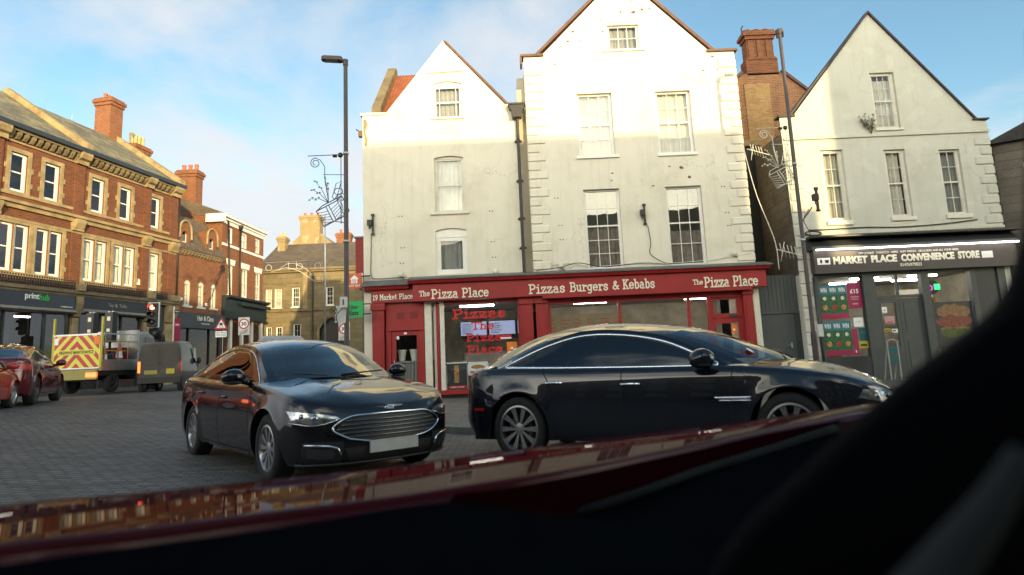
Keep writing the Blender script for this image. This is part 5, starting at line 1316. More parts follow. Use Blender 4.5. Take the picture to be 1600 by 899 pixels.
for a, ha, b_, hb in prof: slab(a + .001, b_, ha, hb, 7)
q.build('wall', M_ashlar, NB)
q = mb(); q.box(-18.6, -11.98, 1.2, -17.5, -11.9, 3.2); w0_ = q.build('window', M_pane, NB)
for i in range(21):
    for z in (0, 3.4, 6.4):
        if i or z:
            c_ = w0_.copy(); C.objects.link(c_); c_.parent = NB; c_.location = (i * 2.6, 0, z)
q = mb(); q.box(-19, -11.98, 3.7, 44, -11.7, 3.95); q.box(24.6, -11.98, 8.2, 44, -11.75, 8.4); q.build('string_course', M_stone, NB)
Ctx.M = None
# ================================================================== cars
def car_paint(name, col, metal=0.0, rough=0.25, flake=0.0, coat=1.0):
    mt, nt, b, o = new_mat(name)
    f = noise(nt, objvec(nt), 1.2, 5, 0.6)
    nt.links.new(ramp(nt, f, [(0.3, tuple(c * .85 for c in col)), (0.7, tuple(min(1, c * 1.12) for c in col))]), b.inputs['Base Color'])
    b.inputs['Metallic'].default_value = metal
    d = noise(nt, objvec(nt), 3.5, 6, 0.7)
    nt.links.new(math_(nt, 'ADD', math_(nt, 'MULTIPLY', d, 0.12), rough - .06), b.inputs['Roughness'])
    b.inputs['Specular IOR Level'].default_value = 0.08
    b.inputs['Coat Weight'].default_value = coat; b.inputs['Coat Roughness'].default_value = 0.025; b.inputs['Coat IOR'].default_value = 1.5
    return mt
M_carblack = car_paint('black_car_paint', (0.006, 0.006, 0.008))
M_carnavy = car_paint('midnight_car_paint', (0.007, 0.009, 0.014))
M_carmaroon = car_paint('maroon_car_paint', (0.085, 0.006, 0.012), 0.15)
M_carred = car_paint('red_car_paint', (0.36, 0.030, 0.014), 0.05)
M_van = car_paint('grey_brown_van_paint', (0.085, 0.080, 0.072), 0.2, .35, coat=.6)
M_carwhite = car_paint('white_car_paint', (0.62, 0.62, 0.62))
M_cglass = glass_mat('tinted_car_glass', tint=(1, 1, 1), refl=0.03, wave=0.0, dark=(0.10, 0.11, 0.12))
M_cglass2 = glass_mat('clear_car_glass', tint=(0.95, 0.98, 1), refl=0.05, wave=0.0, dark=(0.50, 0.56, 0.58))
M_seat = plain('dark_seat_cloth', (0.030, 0.031, 0.034), 0.9, var=.3, vscale=8)
M_chrome = plain('bright_trim', (0.72, 0.74, 0.76), 0.14, 1.0, var=.05)
M_alloy = plain('alloy_wheel', (0.50, 0.50, 0.50), 0.28, 0.9, var=.1)
M_slat = plain('dull_grille_slat', (0.16, 0.17, 0.18), 0.25, 0.9, var=.1)
M_alloyj = plain('grey_alloy', (0.30, 0.30, 0.30), 0.35, 0.8, var=.15)
M_alloyd = plain('dark_alloy', (0.06, 0.06, 0.065), 0.4, 0.6, var=.1)
M_rubber = plain('tyre_rubber', (0.014, 0.014, 0.014), 0.85, var=.25, vscale=8)
M_bplast = plain('black_trim_plastic', (0.012, 0.012, 0.012), 0.5, var=.2)
M_under = plain('underbody', (0.008, 0.008, 0.008), 0.9, var=.2)
M_hlamp = plain('headlamp_reflector', (0.34, 0.35, 0.36), 0.14, .85, var=.75, vscale=22, coat=1.0)
M_hlens = plain('headlamp_projector', (0.30, 0.32, 0.34), 0.05, .9, var=.1, coat=1.0)
M_tlamp = plain('tail_lamp', (0.35, 0.012, 0.010), 0.2, var=.2, coat=1.0)
M_tlit = plain('lit_tail_lamp', (0.5, 0.05, 0.02), 0.3, var=.1, emit=((1.0, 0.16, 0.03), 1.2))
M_amber = plain('amber_lamp', (0.55, 0.16, 0.02), 0.3, var=.1)
M_plate = plain('plain_number_plate', (0.42, 0.43, 0.41), 0.5, var=.15, vscale=5)
M_plate_y = plain('yellow_number_plate', (0.30, 0.25, 0.06), 0.5, var=.15, vscale=5)
M_badge = plain('badge_blue', (0.06, 0.10, 0.20), 0.3, .4, var=.05, coat=1)

def cr(tab, n, closed=False):
    """Catmull-Rom samples through points (any dimension), with their parameters"""
    P = [Vector(p) for p in tab]; k = len(P); outp = []
    for i in range(n + 1):
        t = i / n * (k - 1); j = min(int(t), k - 2); f = t - j
        p0 = P[j - 1] if j > 0 else P[j] * 2 - P[j + 1]; p3 = P[j + 2] if j + 2 < k else P[j + 1] * 2 - P[j]
        p1, p2 = P[j], P[j + 1]
        outp.append(0.5 * ((2 * p1) + (p2 - p0) * f + (2 * p0 - 5 * p1 + 4 * p2 - p3) * f * f + (3 * p1 - p0 - 3 * p2 + p3) * f ** 3))
    return outp

class Body:
    def __init__(s, d): s.__dict__.update(d)
    def zt(s, x): return sinterp(s.top, x)
    def zb(s, x):
        z = interp(s.bot, x)
        for xw in (s.xf, s.xr):
            if abs(x - xw) < s.ra: z = max(z, s.R + sqrt(max(0, s.ra ** 2 - (x - xw) ** 2)))
        return z
    def W(s, x): return s.wh * (1 - s.taper_f * max(0, (x - s.xf * .6) / (s.nose - s.xf * .6)) ** 2 - s.taper_r * max(0, (s.xr * .5 + s.xf * .5 - x - .6) / 2.2) ** 2)
    def ins(s, x, z):
        lo = .20; h = (z - lo) / (s.zt(x) - lo)
        v = sinterp(s.prof, h)
        for xw in (s.xf, s.xr):                       # flared lips round the arches
            d = sqrt((x - xw) ** 2 + (z - s.R) ** 2)
            v -= s.flare * math.exp(-((d - s.ra) / .075) ** 2)
        return v
    def plan(s, t):
        """t in 0..1 from nose centre round the side to tail centre -> x, y, front weight, rear weight"""
        cf, crr, n = s.cf, s.cr, s.pn
        if t < s.t1:
            ph = pi / 2 * (1 - t / s.t1); x = s.nose - cf + cf * sin(ph) ** (2 / n) if ph > 0 else s.nose - cf
            return x, s.W(s.nose - cf) * max(0, cos(ph)) ** (2 / n), sin(ph) ** 1.5, 0
        if t > s.t2:
            ph = pi / 2 * (t - s.t2) / (1 - s.t2); x = s.tail + crr - crr * sin(ph) ** (2 / n)
            return x, s.W(s.tail + crr) * max(0, cos(ph)) ** (2 / n), 0, sin(ph) ** 1.5
        return lerp(s.nose - cf, s.tail + crr, (t - s.t1) / (s.t2 - s.t1)), None, 0, 0
    def point(s, t, f):
        x, y, wf, wr = s.plan(t)
        if y is None: y = s.W(x)
        b, tp = s.zb(x), s.zt(x)
        b = min(b, tp - .1)
        z = b + f * (tp - b)
        k = 1 - s.ins(x, z) / s.wh
        x2 = x + (sinterp(s.fprof, z) * wf if wf else 0) - (sinterp(s.rprof, z) * wr if wr else 0)
        return Vector((x2, y * k, z))
    def side(s, x, z, off=.004, sgn=1):
        """point on the flank"""
        return Vector((x, sgn * (s.W(x) * (1 - s.ins(x, z) / s.wh) + off), z))
    def front(s, y, z, off=.006):
        sg = 1 if y >= 0 else -1; n = s.pn; W0 = s.W(s.nose - s.cf)
        def at(yy):
            k = 1 - s.ins(s.nose - .3, z) / s.wh; a = min(.9995, abs(yy) / (W0 * k)); ph = math.acos(a ** (n / 2))
            return s.nose - s.cf + s.cf * sin(ph) ** (2 / n) + sinterp(s.fprof, z) * sin(ph) ** 1.5
        x = at(y); e = .01; dx = (at(abs(y) + e) - at(abs(y) - e)) / (2 * e)
        nrm = Vector((1, -dx * sg, 0)).normalized()
        return Vector((x, y, z)) + nrm * off
    def rear(s, y, z, off=.006):
        n = s.pn; W0 = s.W(s.tail + s.cr)
        def at(yy):
            k = 1 - s.ins(s.tail + .3, z) / s.wh; a = min(.9995, abs(yy) / (W0 * k)); ph = math.acos(a ** (n / 2))
            return s.tail + s.cr - s.cr * sin(ph) ** (2 / n) - sinterp(s.rprof, z) * sin(ph) ** 1.5
        sg = 1 if y >= 0 else -1; x = at(y); e = .01; dx = (at(abs(y) + e) - at(abs(y) - e)) / (2 * e)
        return Vector((x, y, z)) + Vector((-1, dx * sg, 0)).normalized() * off

def patch(fn, quad, n=12, m=6, smooth=True, thick=0):
    """curved patch: quad = 4 corner polylines given as bottom list and top list of (a,b) params"""
    bot, top = quad
    B_ = cr([(*p, 0) for p in bot], n); T_ = cr([(*p, 0) for p in top], n)
    q = MB(); q.smooth = smooth
    rows = []
    for j in range(m + 1):
        rows.append([fn(*(B_[i].lerp(T_[i], j / m)).xy) for i in range(n + 1)])
    q.grid(rows)
    return q

def wheel(root, x, y, R, rimR, width, spokes, mat_r, sgn, style='five', dark=M_alloyd):
    """tyre part with a rim sub-part; sgn is the outer side"""
    q = MB(); q.smooth = True; w = width / 2
    prof = [(rimR, -w * .85), (rimR + .02, -w * .98), (R - .045, -w), (R - .012, -w * .82), (R, -w * .6), (R, w * .6), (R - .012, w * .82), (R - .045, w), (rimR + .02, w * .98), (rimR, w * .85)]
    q.lathe(prof, 40, (0, 0, 0), axis='y', closed=True)
    t = q.build('wheel', M_rubber, root, loc=(x, y, R), sharp=50)
    yo = sgn * w * .88
    q = MB(); q.smooth = True
    q.lathe([(rimR + .004, yo), (rimR - .016, yo + sgn * .004), (rimR - .03, yo - sgn * .02), (rimR - .035, -yo * .8)], 40, axis='y')
    q.lathe([(.0, yo - sgn * .012), (.035, yo - sgn * .012), (.065, yo - sgn * .02), (.07, yo - sgn * .05)], 20, axis='y')
    q.smooth = False
    for k in range(spokes):
        a = 2 * pi * k / spokes
        parts = {'five': ((-.13, -.05, .030), (.13, .05, .030)), 'multi': ((0, 0, .017),), 'ten': ((-.075, -.04, .0115), (.075, .04, .0115))}[style]
        for (ao, ai, hw) in parts:
            c1, s1 = cos(a + ai), sin(a + ai); c2, s2 = cos(a + ao), sin(a + ao); r1, r2 = .05, rimR - .012
            def pt(c, s_, r_, off, yy): return (c * r_ - s_ * off, yy, s_ * r_ + c * off)
            y1, y2 = yo - sgn * .018, yo - sgn * .006
            v = [pt(c1, s1, r1, -hw * .8, y1), pt(c1, s1, r1, hw * .8, y1), pt(c2, s2, r2, hw * 1.15, y2), pt(c2, s2, r2, -hw * 1.15, y2)]
            v += [(p[0], p[1] - sgn * .03, p[2]) for p in v]
            q.add(v, [(0, 1, 2, 3), (7, 6, 5, 4), (0, 4, 5, 1), (1, 5, 6, 2), (2, 6, 7, 3), (3, 7, 4, 0)])
    q.build('rim', mat_r, t, sharp=35)
    q = MB(); q.smooth = True
    q.lathe([(.0, yo - sgn * .07), (rimR * .62, yo - sgn * .07), (rimR * .62, yo - sgn * .09), (0, yo - sgn * .09)], 24, axis='y')
    q.lathe([(.0, -yo * .8), (rimR - .03, -yo * .8)], 30, axis='y')
    q.build('brake_disc', dark, t, sharp=40)
    return t

def make_car(root, d, paint):
    b = Body(d); NT = d.get('nt', 150); FR = [0, .06, .14, .24, .36, .48, .60, .70, .79, .86, .91, .95, .98, 1.0]
    ts = []
    n1, n2 = 22, 20
    ts += [b.t1 * i / n1 for i in range(n1)]
    # even columns along the flank, with a tight cluster round each arch
    cols = [lerp(b.nose - b.cf, b.tail + b.cr, i / 90) for i in range(91)]
    for xw in (b.xf, b.xr):
        cols += [xw + sg * b.ra * k for sg in (-1, 1) for k in (.9999, .996, .985, .96, .93, .88, .80, .7, .6, .5, .4, .3, .2, .1)] + [xw + sg * (b.ra + .0005) for sg in (-1, 1)]
    cols = sorted({round(c, 5) for c in cols if b.tail + b.cr <= c <= b.nose - b.cf}, reverse=True)
    ts += [b.t1 + (b.t2 - b.t1) * ((b.nose - b.cf) - c) / ((b.nose - b.cf) - (b.tail + b.cr)) for c in cols]
    ts += [b.t2 + (1 - b.t2) * i / n2 for i in range(1, n2 + 1)]
    q = MB(); q.smooth = True
    for sg in (1, -1):
        rows = [[Vector((p.x, p.y * sg, p.z)) for p in (b.point(t, f) for f in FR)] for t in ts]
        # inner lip turned under
        lip = []
        for t, r in zip(ts, rows):
            p = r[0]; lip.append([Vector((p.x * 1.0, p.y * .9, p.z + .002)), p])
        q.grid(rows); q.grid(lip)
    # decks: bonnet and boot, crowned between the two flanks
    xc, xb = d['cowl'], d['deck']
    nd = 14
    def deck(sel, crown):
        rows = []
        for t in sel:
            p = b.point(t, 1.0); c = crown(p.x); r = []
            for k in range(nd + 1):
                s_ = -1 + 2 * k / nd
                z = p.z + c * (1 - abs(s_) ** 2.4)
                if d.get('crease') and p.x > xc - .3:
                    z += .018 * math.exp(-((abs(s_) - .55) / .09) ** 2) * sstep((b.nose - .12 - p.x) / .4)
                r.append(Vector((p.x + d.get('bow', .0) * (1 - s_ * s_) * sstep((b.nose - p.x) / .3) * (1 if p.x > 0 else -1), s_ * p.y, z)))
            rows.append(r)
        return rows
    tf = [t for t in ts if b.point(t, 1.0).x >= xc - .25 and t < .5]
    tr = [t for t in ts if b.point(t, 1.0).x <= xb + .25 and t > .5]
    q.grid(deck(tf, lambda x: sinterp(d['crown_f'], x))); q.grid(deck(tr, lambda x: sinterp(d['crown_r'], x)))
    q.build('body', paint, root, weld=True, sharp=d.get('sharp', 38))
    # floor, arches
    q = MB(); q.box(b.tail + .35, -b.wh * .86, .22, b.nose - .35, b.wh * .86, .34); q.box(b.xr + .42, -b.wh * .9, .3, b.xf - .42, b.wh * .9, .75)
    q.build('underbody', M_under, root)
    for xw in (b.xf, b.xr):
        for sg in (1, -1):
            q = MB(); q.smooth = True
            arc = [(xw + (b.ra + .0) * cos(pi * i / 16), b.R + (b.ra + .0) * sin(pi * i / 16)) for i in range(17)]
            yo = b.W(xw) * .93
            q.grid([[(p[0], sg * yo, p[1]) for p in arc], [(p[0], sg * (yo - .34), p[1]) for p in arc]])
            q.build('wheel_arch', M_under, root)
    # greenhouse
    N = 48
    Rl = cr(d['rail'], N); Cl = cr(d['centre'], N)
    us = [i / N for i in range(N + 1)]
    def belt(p):
        x = p.x; z = b.zt(x) - .012; return Vector((x, b.W(x) * (1 - b.ins(x, b.zt(x)) / b.wh) - .015, z))
    def top(i, s_):
        R_, C_ = Rl[i], Cl[i]; a = abs(s_)
        return Vector((lerp(C_.x, R_.x, a * a), R_.y * s_, lerp(C_.z, R_.z, a ** 2.3)))
    iA, iB = round(d['uA'] * N), round(d['uB'] * N)
    m_ = d.get('pil', .90)
    SS_ = [-1, -.97, -m_] + [-m_ + 2 * m_ * k / 14 for k in range(1, 14)] + [m_, .97, 1]
    def toppatch(i0, i1, s0, s1): 
        sel = [s_ for s_ in SS_ if s0 - 1e-6 <= s_ <= s1 + 1e-6]
        return [[top(i, s_) for s_ in sel] for i in range(i0, i1 + 1)]
    q = MB(); q.smooth = True
    q.grid(toppatch(iA, iB, -1, 1))
    for i0, i1 in ((0, iA), (iB, N)):
        q.grid(toppatch(i0, i1, -1, -m_)); q.grid(toppatch(i0, i1, m_, 1))
    def sidept(i, v, sg):
        R_ = Rl[i]; B_ = belt(R_)
        if B_.z > R_.z: B_ = Vector((R_.x, R_.y, R_.z))
        p = B_.lerp(R_, v); p.y += .018 * sin(pi * v); return Vector((p.x, p.y * sg, p.z))
    # window cut-outs in rail parameter: inset from rail and belt
    ins_t, ins_b = d.get('inset', .055), .012
    def vlim(i):
        h = Rl[i].z - belt(Rl[i]).z
        return (ins_b / h, 1 - ins_t / h) if h > ins_t + ins_b + .004 else None
    for sg in (1, -1):
        # strip above the glass and solid ends
        ok = [i for i in range(N + 1) if vlim(i)]
        a, e = d.get('w0', ok[0]), d.get('w1', ok[-1])
        a, e = max(a, ok[0]), min(e, ok[-1])
        q.grid([[sidept(i, v, sg) for v in (vlim(i)[1], 1)] for i in range(a, e + 1)])
        q.grid([[sidept(i, v, sg) for v in (0, vlim(i)[0])] for i in range(a, e + 1)])
        for i0, i1 in ((0, a), (e, N)): q.grid([[sidept(i, v, sg) for v in (0, .33, .66, 1)] for i in range(i0, i1 + 1)])
    q.build('roof', paint, root, sharp=30)
    b.N = N
    for nm, i0, i1 in (('windscreen', 0, iA), ('rear_window', iB, N)):
        q = MB(); q.smooth = True; q.grid(toppatch(i0, i1, -m_, m_)); q.build(nm, d.get('glass_f', M_cglass2) if nm == 'windscreen' else d['glass'], root)
    cuts = [a] + [round(u * N) for u in d['mull']] + [e]
    for sg in (1, -1):
        for i0, i1 in zip(cuts, cuts[1:]):
            q = MB(); q.smooth = True; q.grid([[sidept(i, lerp(*vlim(i), v / 4), sg) for v in range(5)] for i in range(i0, i1 + 1)])
            q.build('side_window', d['glass'], root)
        for i in cuts[1:-1]:
            q = MB()
            p0, p1 = sidept(i, vlim(i)[0], sg), sidept(i, vlim(i)[1], sg)
            w = .022; q.add([p0 + Vector((-w, .004 * sg, 0)), p0 + Vector((w, .004 * sg, 0)), p1 + Vector((w, .004 * sg, 0)), p1 + Vector((-w, .004 * sg, 0))], [(0, 1, 2, 3)])
            q.build('door_pillar', M_bplast, root)
        loop = [sidept(i, vlim(i)[1] + .01, sg) for i in range(a, e + 1)] + [sidept(i, vlim(i)[0], sg) for i in range(e, a - 1, -1)]
        loop = [p + Vector((0, .006 * sg, 0)) for p in loop]
        q = MB(); q.smooth = True; q.tube(loop, d.get('trim_r', .009), 6, closed=True); q.build('window_trim', d.get('trim', M_chrome), root)
    # cabin
    fx = d['rail'][0][0]
    q = MB(); q.box(fx - .25, -.66, .74, fx + .18, .66, .90); q.build('facia', M_under, root)
    for sx_ in (fx - 1.02, fx - 1.95):
        for sy_ in (-.37, .37):
            q = MB(); q.smooth = True
            q.grid([[(sx_ + dx, sy_ + w * k, z) for dx, w, z in ((.42, .24, .50), (.02, .25, .52), (-.10, .25, .70), (-.22, .23, 1.0), (-.27, .17, 1.10))] for k in (-1, -.5, 0, .5, 1)])
            q.grid([[(sx_ + dx - .10, sy_ + w * k, z) for dx, w, z in ((.42, .24, .40), (.02, .25, .45), (-.10, .25, .70), (-.20, .22, 1.0), (-.22, .17, 1.10))] for k in (-1, -.5, 0, .5, 1)])
            st_ = q.build('seat', M_seat, root)
            q = MB(); q.smooth = True; q.ball((sx_ - .31, sy_, 1.20), (.05, .13, .085), 12, 8); q.build('headrest', M_seat, st_)
    q = MB(); q.smooth = True
    q.tube([(fx - .36 + .09 * sin(a_), -.37 + .185 * cos(a_), .93 + .165 * sin(a_)) for a_ in [2 * pi * i / 24 for i in range(24)]], .014, 6, closed=True); q.tube([(fx - .36, -.55, .93), (fx - .34, -.37, .92), (fx - .36, -.19, .93)], .018, 6); q.build('steering_wheel', M_under, root)
    # shut lines
    def sideline(xa, za, xb_, zb_, n=16):
        return [(lerp(xa, xb_, k / n), lerp(za, zb_, k / n)) for k in range(n + 1)]
    for sg in (1, -1):
        q = MB()
        for L in d['seams']:
            P = cr([(*p, 0) for p in L], 24)
            rows = []
            for k, p in enumerate(P):
                dirv = (P[min(k + 1, 24)] - P[max(k - 1, 0)]).normalized(); nx = Vector((-dirv.y, dirv.x, 0)) * .0050
                rows.append([b.side(p.x - nx.x, p.y - nx.y, .0025, sg), b.side(p.x + nx.x, p.y + nx.y, .0025, sg)])
            q.grid(rows)
        q.build('door_seam', M_under, root)
        for hx, hz in d['handles']:
            q = MB(); q.smooth = True
            p = [b.side(hx + k * .035, hz + .004 * sin(pi * (k + 3) / 6), .028 if -3 < k < 3 else .008, sg) for k in range(-3, 4)]
            q.tube(p, .013, 8); q.build('door_handle', d.get('handle_mat', paint), root, sharp=40)
        # mirror
        mx, mz = d['mirror']
        p = belt(Vector((mx, 0, 0))); py = b.side(mx, b.zt(mx) - .02, .0, 1).y
        q = MB(); q.smooth = True
        mh = d.get('mir_h', 1.0)
        ms = d.get('mir_s', 1.0); q.ball((mx - .02, sg * (py + .15), mz), (d.get('mir_x', .085), .125, .085 * ms), 18, 12); q.ball((mx - .06, sg * (py + .155), mz - .008), (d.get('mir_x', .085) * .8, .118, .078 * ms), 18, 12)
        q.tube([(mx, sg * (py - .03), mz - .07), (mx, sg * (py + .08), mz - .045)], [.04, .03], 8)
        mr = q.build('door_mirror', paint, root)
        q = MB(); q.smooth = True; q.ball((mx - .015, sg * (py + .16), mz - .06), (.09, .10, .02), 14, 8); q.build('mirror_base', d.get('mir_base', M_bplast), mr)
    # wheels
    for xw in (b.xf, b.xr):
        for sg in (1, -1): wheel(root, xw, sg * (b.W(xw) - d['tw'] / 2 - .012), b.R, d['rim'], d['tw'], d['spokes'], d['rimmat'], sg, d['rimstyle'])
    return b
def ground_frame(x, y, hd, wb=2.8, tr=1.6):
    """matrix of a vehicle standing at x,y with heading hd (clockwise from +Y), tilted with the ground"""
    f = Vector((sin(hd), cos(hd), 0)); l = Vector((-f.y, f.x, 0))
    h = lambda v: gz(v.x, v.y)
    o = Vector((x, y, 0))
    F = h(o + f * wb / 2) - h(o - f * wb / 2); Lz = h(o + l * tr / 2) - h(o - l * tr / 2)
    X = Vector((f.x, f.y, F / wb)).normalized(); Yv = Vector((l.x, l.y, Lz / tr)); Z = X.cross(Yv).normalized(); Yv = Z.cross(X)
    m = Matrix((X, Yv, Z)).transposed().to_4x4(); m.translation = Vector((x, y, (h(o + f * wb / 2) + h(o - f * wb / 2)) / 2)); return m
def vehicle(name, label, cat, x, y, hd, scale=1.0, group=None):
    r = thing(name, label, cat, group=group); m = ground_frame(x, y, hd)
    r.location = m.translation; r.rotation_euler = m.to_euler(); r.scale = (scale,) * 3; Ctx.M = None; return r
PROF = [(-.3, .10), (0, .075), (.12, .035), (.30, .012), (.52, .0), (.70, .006), (.82, .022), (.90, .036), (.95, .052), (.985, .078), (1.0, .105)]

# ---- black saloon facing us (origin midway between the axles)
FD = dict(nose=2.36, tail=-2.48, xf=1.425, xr=-1.425, R=.335, ra=.385, wh=.925, cf=.62, cr=.50, pn=2.35, t1=.16, t2=.86, taper_f=.05, taper_r=.05, flare=.022,
    top=[(-2.48, .98), (-2.2, 1.02), (-1.6, 1.015), (-.8, .985), (.2, .955), (.9, .955), (1.2, .93), (1.7, .865), (2.1, .79), (2.36, .70)],
    bot=[(-2.48, .30), (-1.9, .22), (1.9, .20), (2.36, .21)], prof=PROF,
    fprof=[(.18, -.10), (.26, -.015), (.36, .0), (.50, -.012), (.62, -.045), (.72, -.10), (.80, -.16)], rprof=[(.2, -.10), (.4, 0), (.62, -.01), (.8, -.05), (1.05, -.09)],
    cowl=1.02, deck=-2.05, crown_f=[(.7, .045), (1.2, .055), (1.8, .05), (2.2, .03), (2.36, .01)], crown_r=[(-2.48, .02), (-2.0, .04)], crease=True, bow=.0,
    rail=[(1.02, .735, .955), (.72, .70, 1.12), (.28, .625, 1.325), (-.25, .575, 1.405), (-.85, .565, 1.40), (-1.40, .585, 1.315), (-1.85, .635, 1.165), (-2.22, .70, 1.015)],
    centre=[(1.26, 0, .995), (.90, 0, 1.18), (.42, 0, 1.395), (-.25, 0, 1.478), (-.85, 0, 1.475), (-1.45, 0, 1.395), (-1.95, 0, 1.225), (-2.28, 0, 1.045)],
    uA=2 / 7 + .02, uB=5 / 7 - .01, mull=(.50, .76), glass=M_cglass, seams=[[(.93, .93), (.90, .7), (.93, .5), (.88, .26)], [(-.18, .965), (-.20, .6), (-.22, .25)], [(-1.10, .99), (-1.02, .8), (-1.06, .66)], [(.88, .26), (0, .255), (-.95, .26)]],
    handles=[(-.02, .80), (-.98, .84)], mirror=(.72, 1.03), rim=.222, tw=.225, spokes=10, rimmat=M_alloy, rimstyle='ten', trim_r=.0075, pil=.90)
_f = Vector((.655, -.755)).normalized(); _l = Vector((-_f.y, _f.x))
c_ = ((Vector((-2.71, 6.96)) + Vector((-4.75, 9.22))) / 2 + _l * .86 + Vector((.03, -.0)))
FO = vehicle('black_saloon', 'glossy black saloon car facing us with a wide slatted chrome grille, standing on the setts', 'car', c_.x, c_.y, atan2(_f.x, _f.y), 1.10); FO.scale.z = 1.115
b = make_car(FO, FD, M_carblack)
# grille
q = patch(lambda y, z: b.front(y, z, .004), ([(-.44, .44), (-.25, .405), (0, .40), (.25, .405), (.44, .44)], [(-.56, .52), (-.42, .625), (0, .645), (.42, .625), (.56, .52)]), 24, 8); gr = q.build('grille', M_bplast, FO)
out_ = [(-.44, .44), (-.22, .403), (0, .398), (.22, .403), (.44, .44), (.575, .535), (.43, .63), (.22, .645), (0, .65), (-.22, .645), (-.43, .63), (-.575, .535), (-.44, .44)]
q = MB(); q.smooth = True; q.tube([b.front(p.x, p.y, .016) for p in cr([(*p, 0) for p in out_], 72)[:-1]], .011, 6, closed=True); q.build('grille_surround', M_chrome, gr)
for k in range(5):
    z = .455 + k * .036; w = lerp(.46, .54, min(1, k / 2)) if k < 3 else lerp(.54, .45, (k - 2) / 2)
    q = MB(); q.smooth = True; q.tube([b.front(lerp(-w, w, i / 20), z, .016) for i in range(21)], .0075, 5); q.build('grille_slat', M_slat, gr)
for sg in (1, -1):
    q = patch(lambda y, z: b.front(y * sg, z, .007), ([(.50, .622), (.62, .590), (.74, .582), (.855, .605)], [(.53, .645), (.66, .672), (.77, .688), (.872, .705)]), 16, 6)
    h = q.build('headlight', M_hlamp, FO)
    q = MB(); q.smooth = True; p = b.front(.70 * sg, .632, .0); q.ball((p.x - .015, p.y, p.z), (.035, .042, .042), 14, 8); p = b.front(.79 * sg, .65, .0); q.ball((p.x - .015, p.y, p.z), (.03, .03, .03), 12, 8); q.build('headlamp_projector', M_hlens, h)
    q = MB(); q.smooth = True; q.tube([b.front(.51 * sg + .06 * k * sg, sinterp([(0, .622), (2, .583), (4, .572), (5.8, .60)], k), .012) for k in range(7) if .51 + .06 * k < .875], .006, 5); q.build('lamp_edge', M_chrome, h)
    q = patch(lambda y, z: b.front(y * sg, z, .006), ([(.56, .275), (.66, .27), (.76, .285)], [(.56, .35), (.66, .36), (.76, .37)]), 8, 3); fg = q.build('fog_lamp', M_alloyd, FO)
    q = MB(); q.smooth = True; q.tube([b.front(y * sg, z, .014) for y, z in ((.50, .30), (.535, .365), (.60, .385), (.70, .395), (.78, .40))], .012, 6); q.build('fog_trim', M_chrome, fg)
    q = patch(lambda y, z: b.front(y * sg, z, .004), ([(.50, .215), (.65, .215), (.80, .24)], [(.48, .42), (.64, .425), (.80, .42)]), 10, 5); q.build('bumper_recess', M_bplast, FO)
q = patch(lambda y, z: b.front(y, z, .005), ([(-.42, .235), (0, .225), (.42, .235)], [(-.48, .36), (0, .37), (.48, .36)]), 18, 4); q.build('lower_grille', M_bplast, FO)
q = MB(); q.smooth = True
q.tube([b.front(lerp(-.80, .80, i / 24), .215, .02) for i in range(25)], .014, 5); q.build('bumper_lip', M_bplast, FO)
p = b.front(0, .375, .0); q = MB(); q.box(p.x + .006, -.26, .30, p.x + .03, .26, .41); q.build('number_plate', M_plate, FO)
p = b.front(0, .692, 0); q = MB(); q.smooth = True; q.ball((p.x + .004, 0, .690), (.016, .058, .024), 20, 8); em = q.build('emblem', M_chrome, FO)
q = MB(); q.smooth = True; q.ball((p.x + .009, 0, .690), (.014, .049, .017), 20, 8); q.build('emblem_field', M_badge, em)
_mm = Matrix.Translation((p.x + .025, 0, .690)) @ Matrix.Rotation(pi / 2, 4, 'Z')
lettering('Ford', M_lwhite, em, -.034, .034, -.012, .012, 0, .003, .01, M=_mm)
for sg in (1, -1):
    q = MB(); q.smooth = True
    pts = [Vector((1.27, sg * y, 1.0 + .0)) for y in (.1, .6)]
    q.tube([(1.24, sg * .08 - .1, 1.015), (1.16, sg * .08 + .45 * sg, 1.045)], .009, 5); q.build('wiper', M_bplast, FO)
q = MB(); q.box(.34, -.085, 1.30, .42, .085, 1.345); 
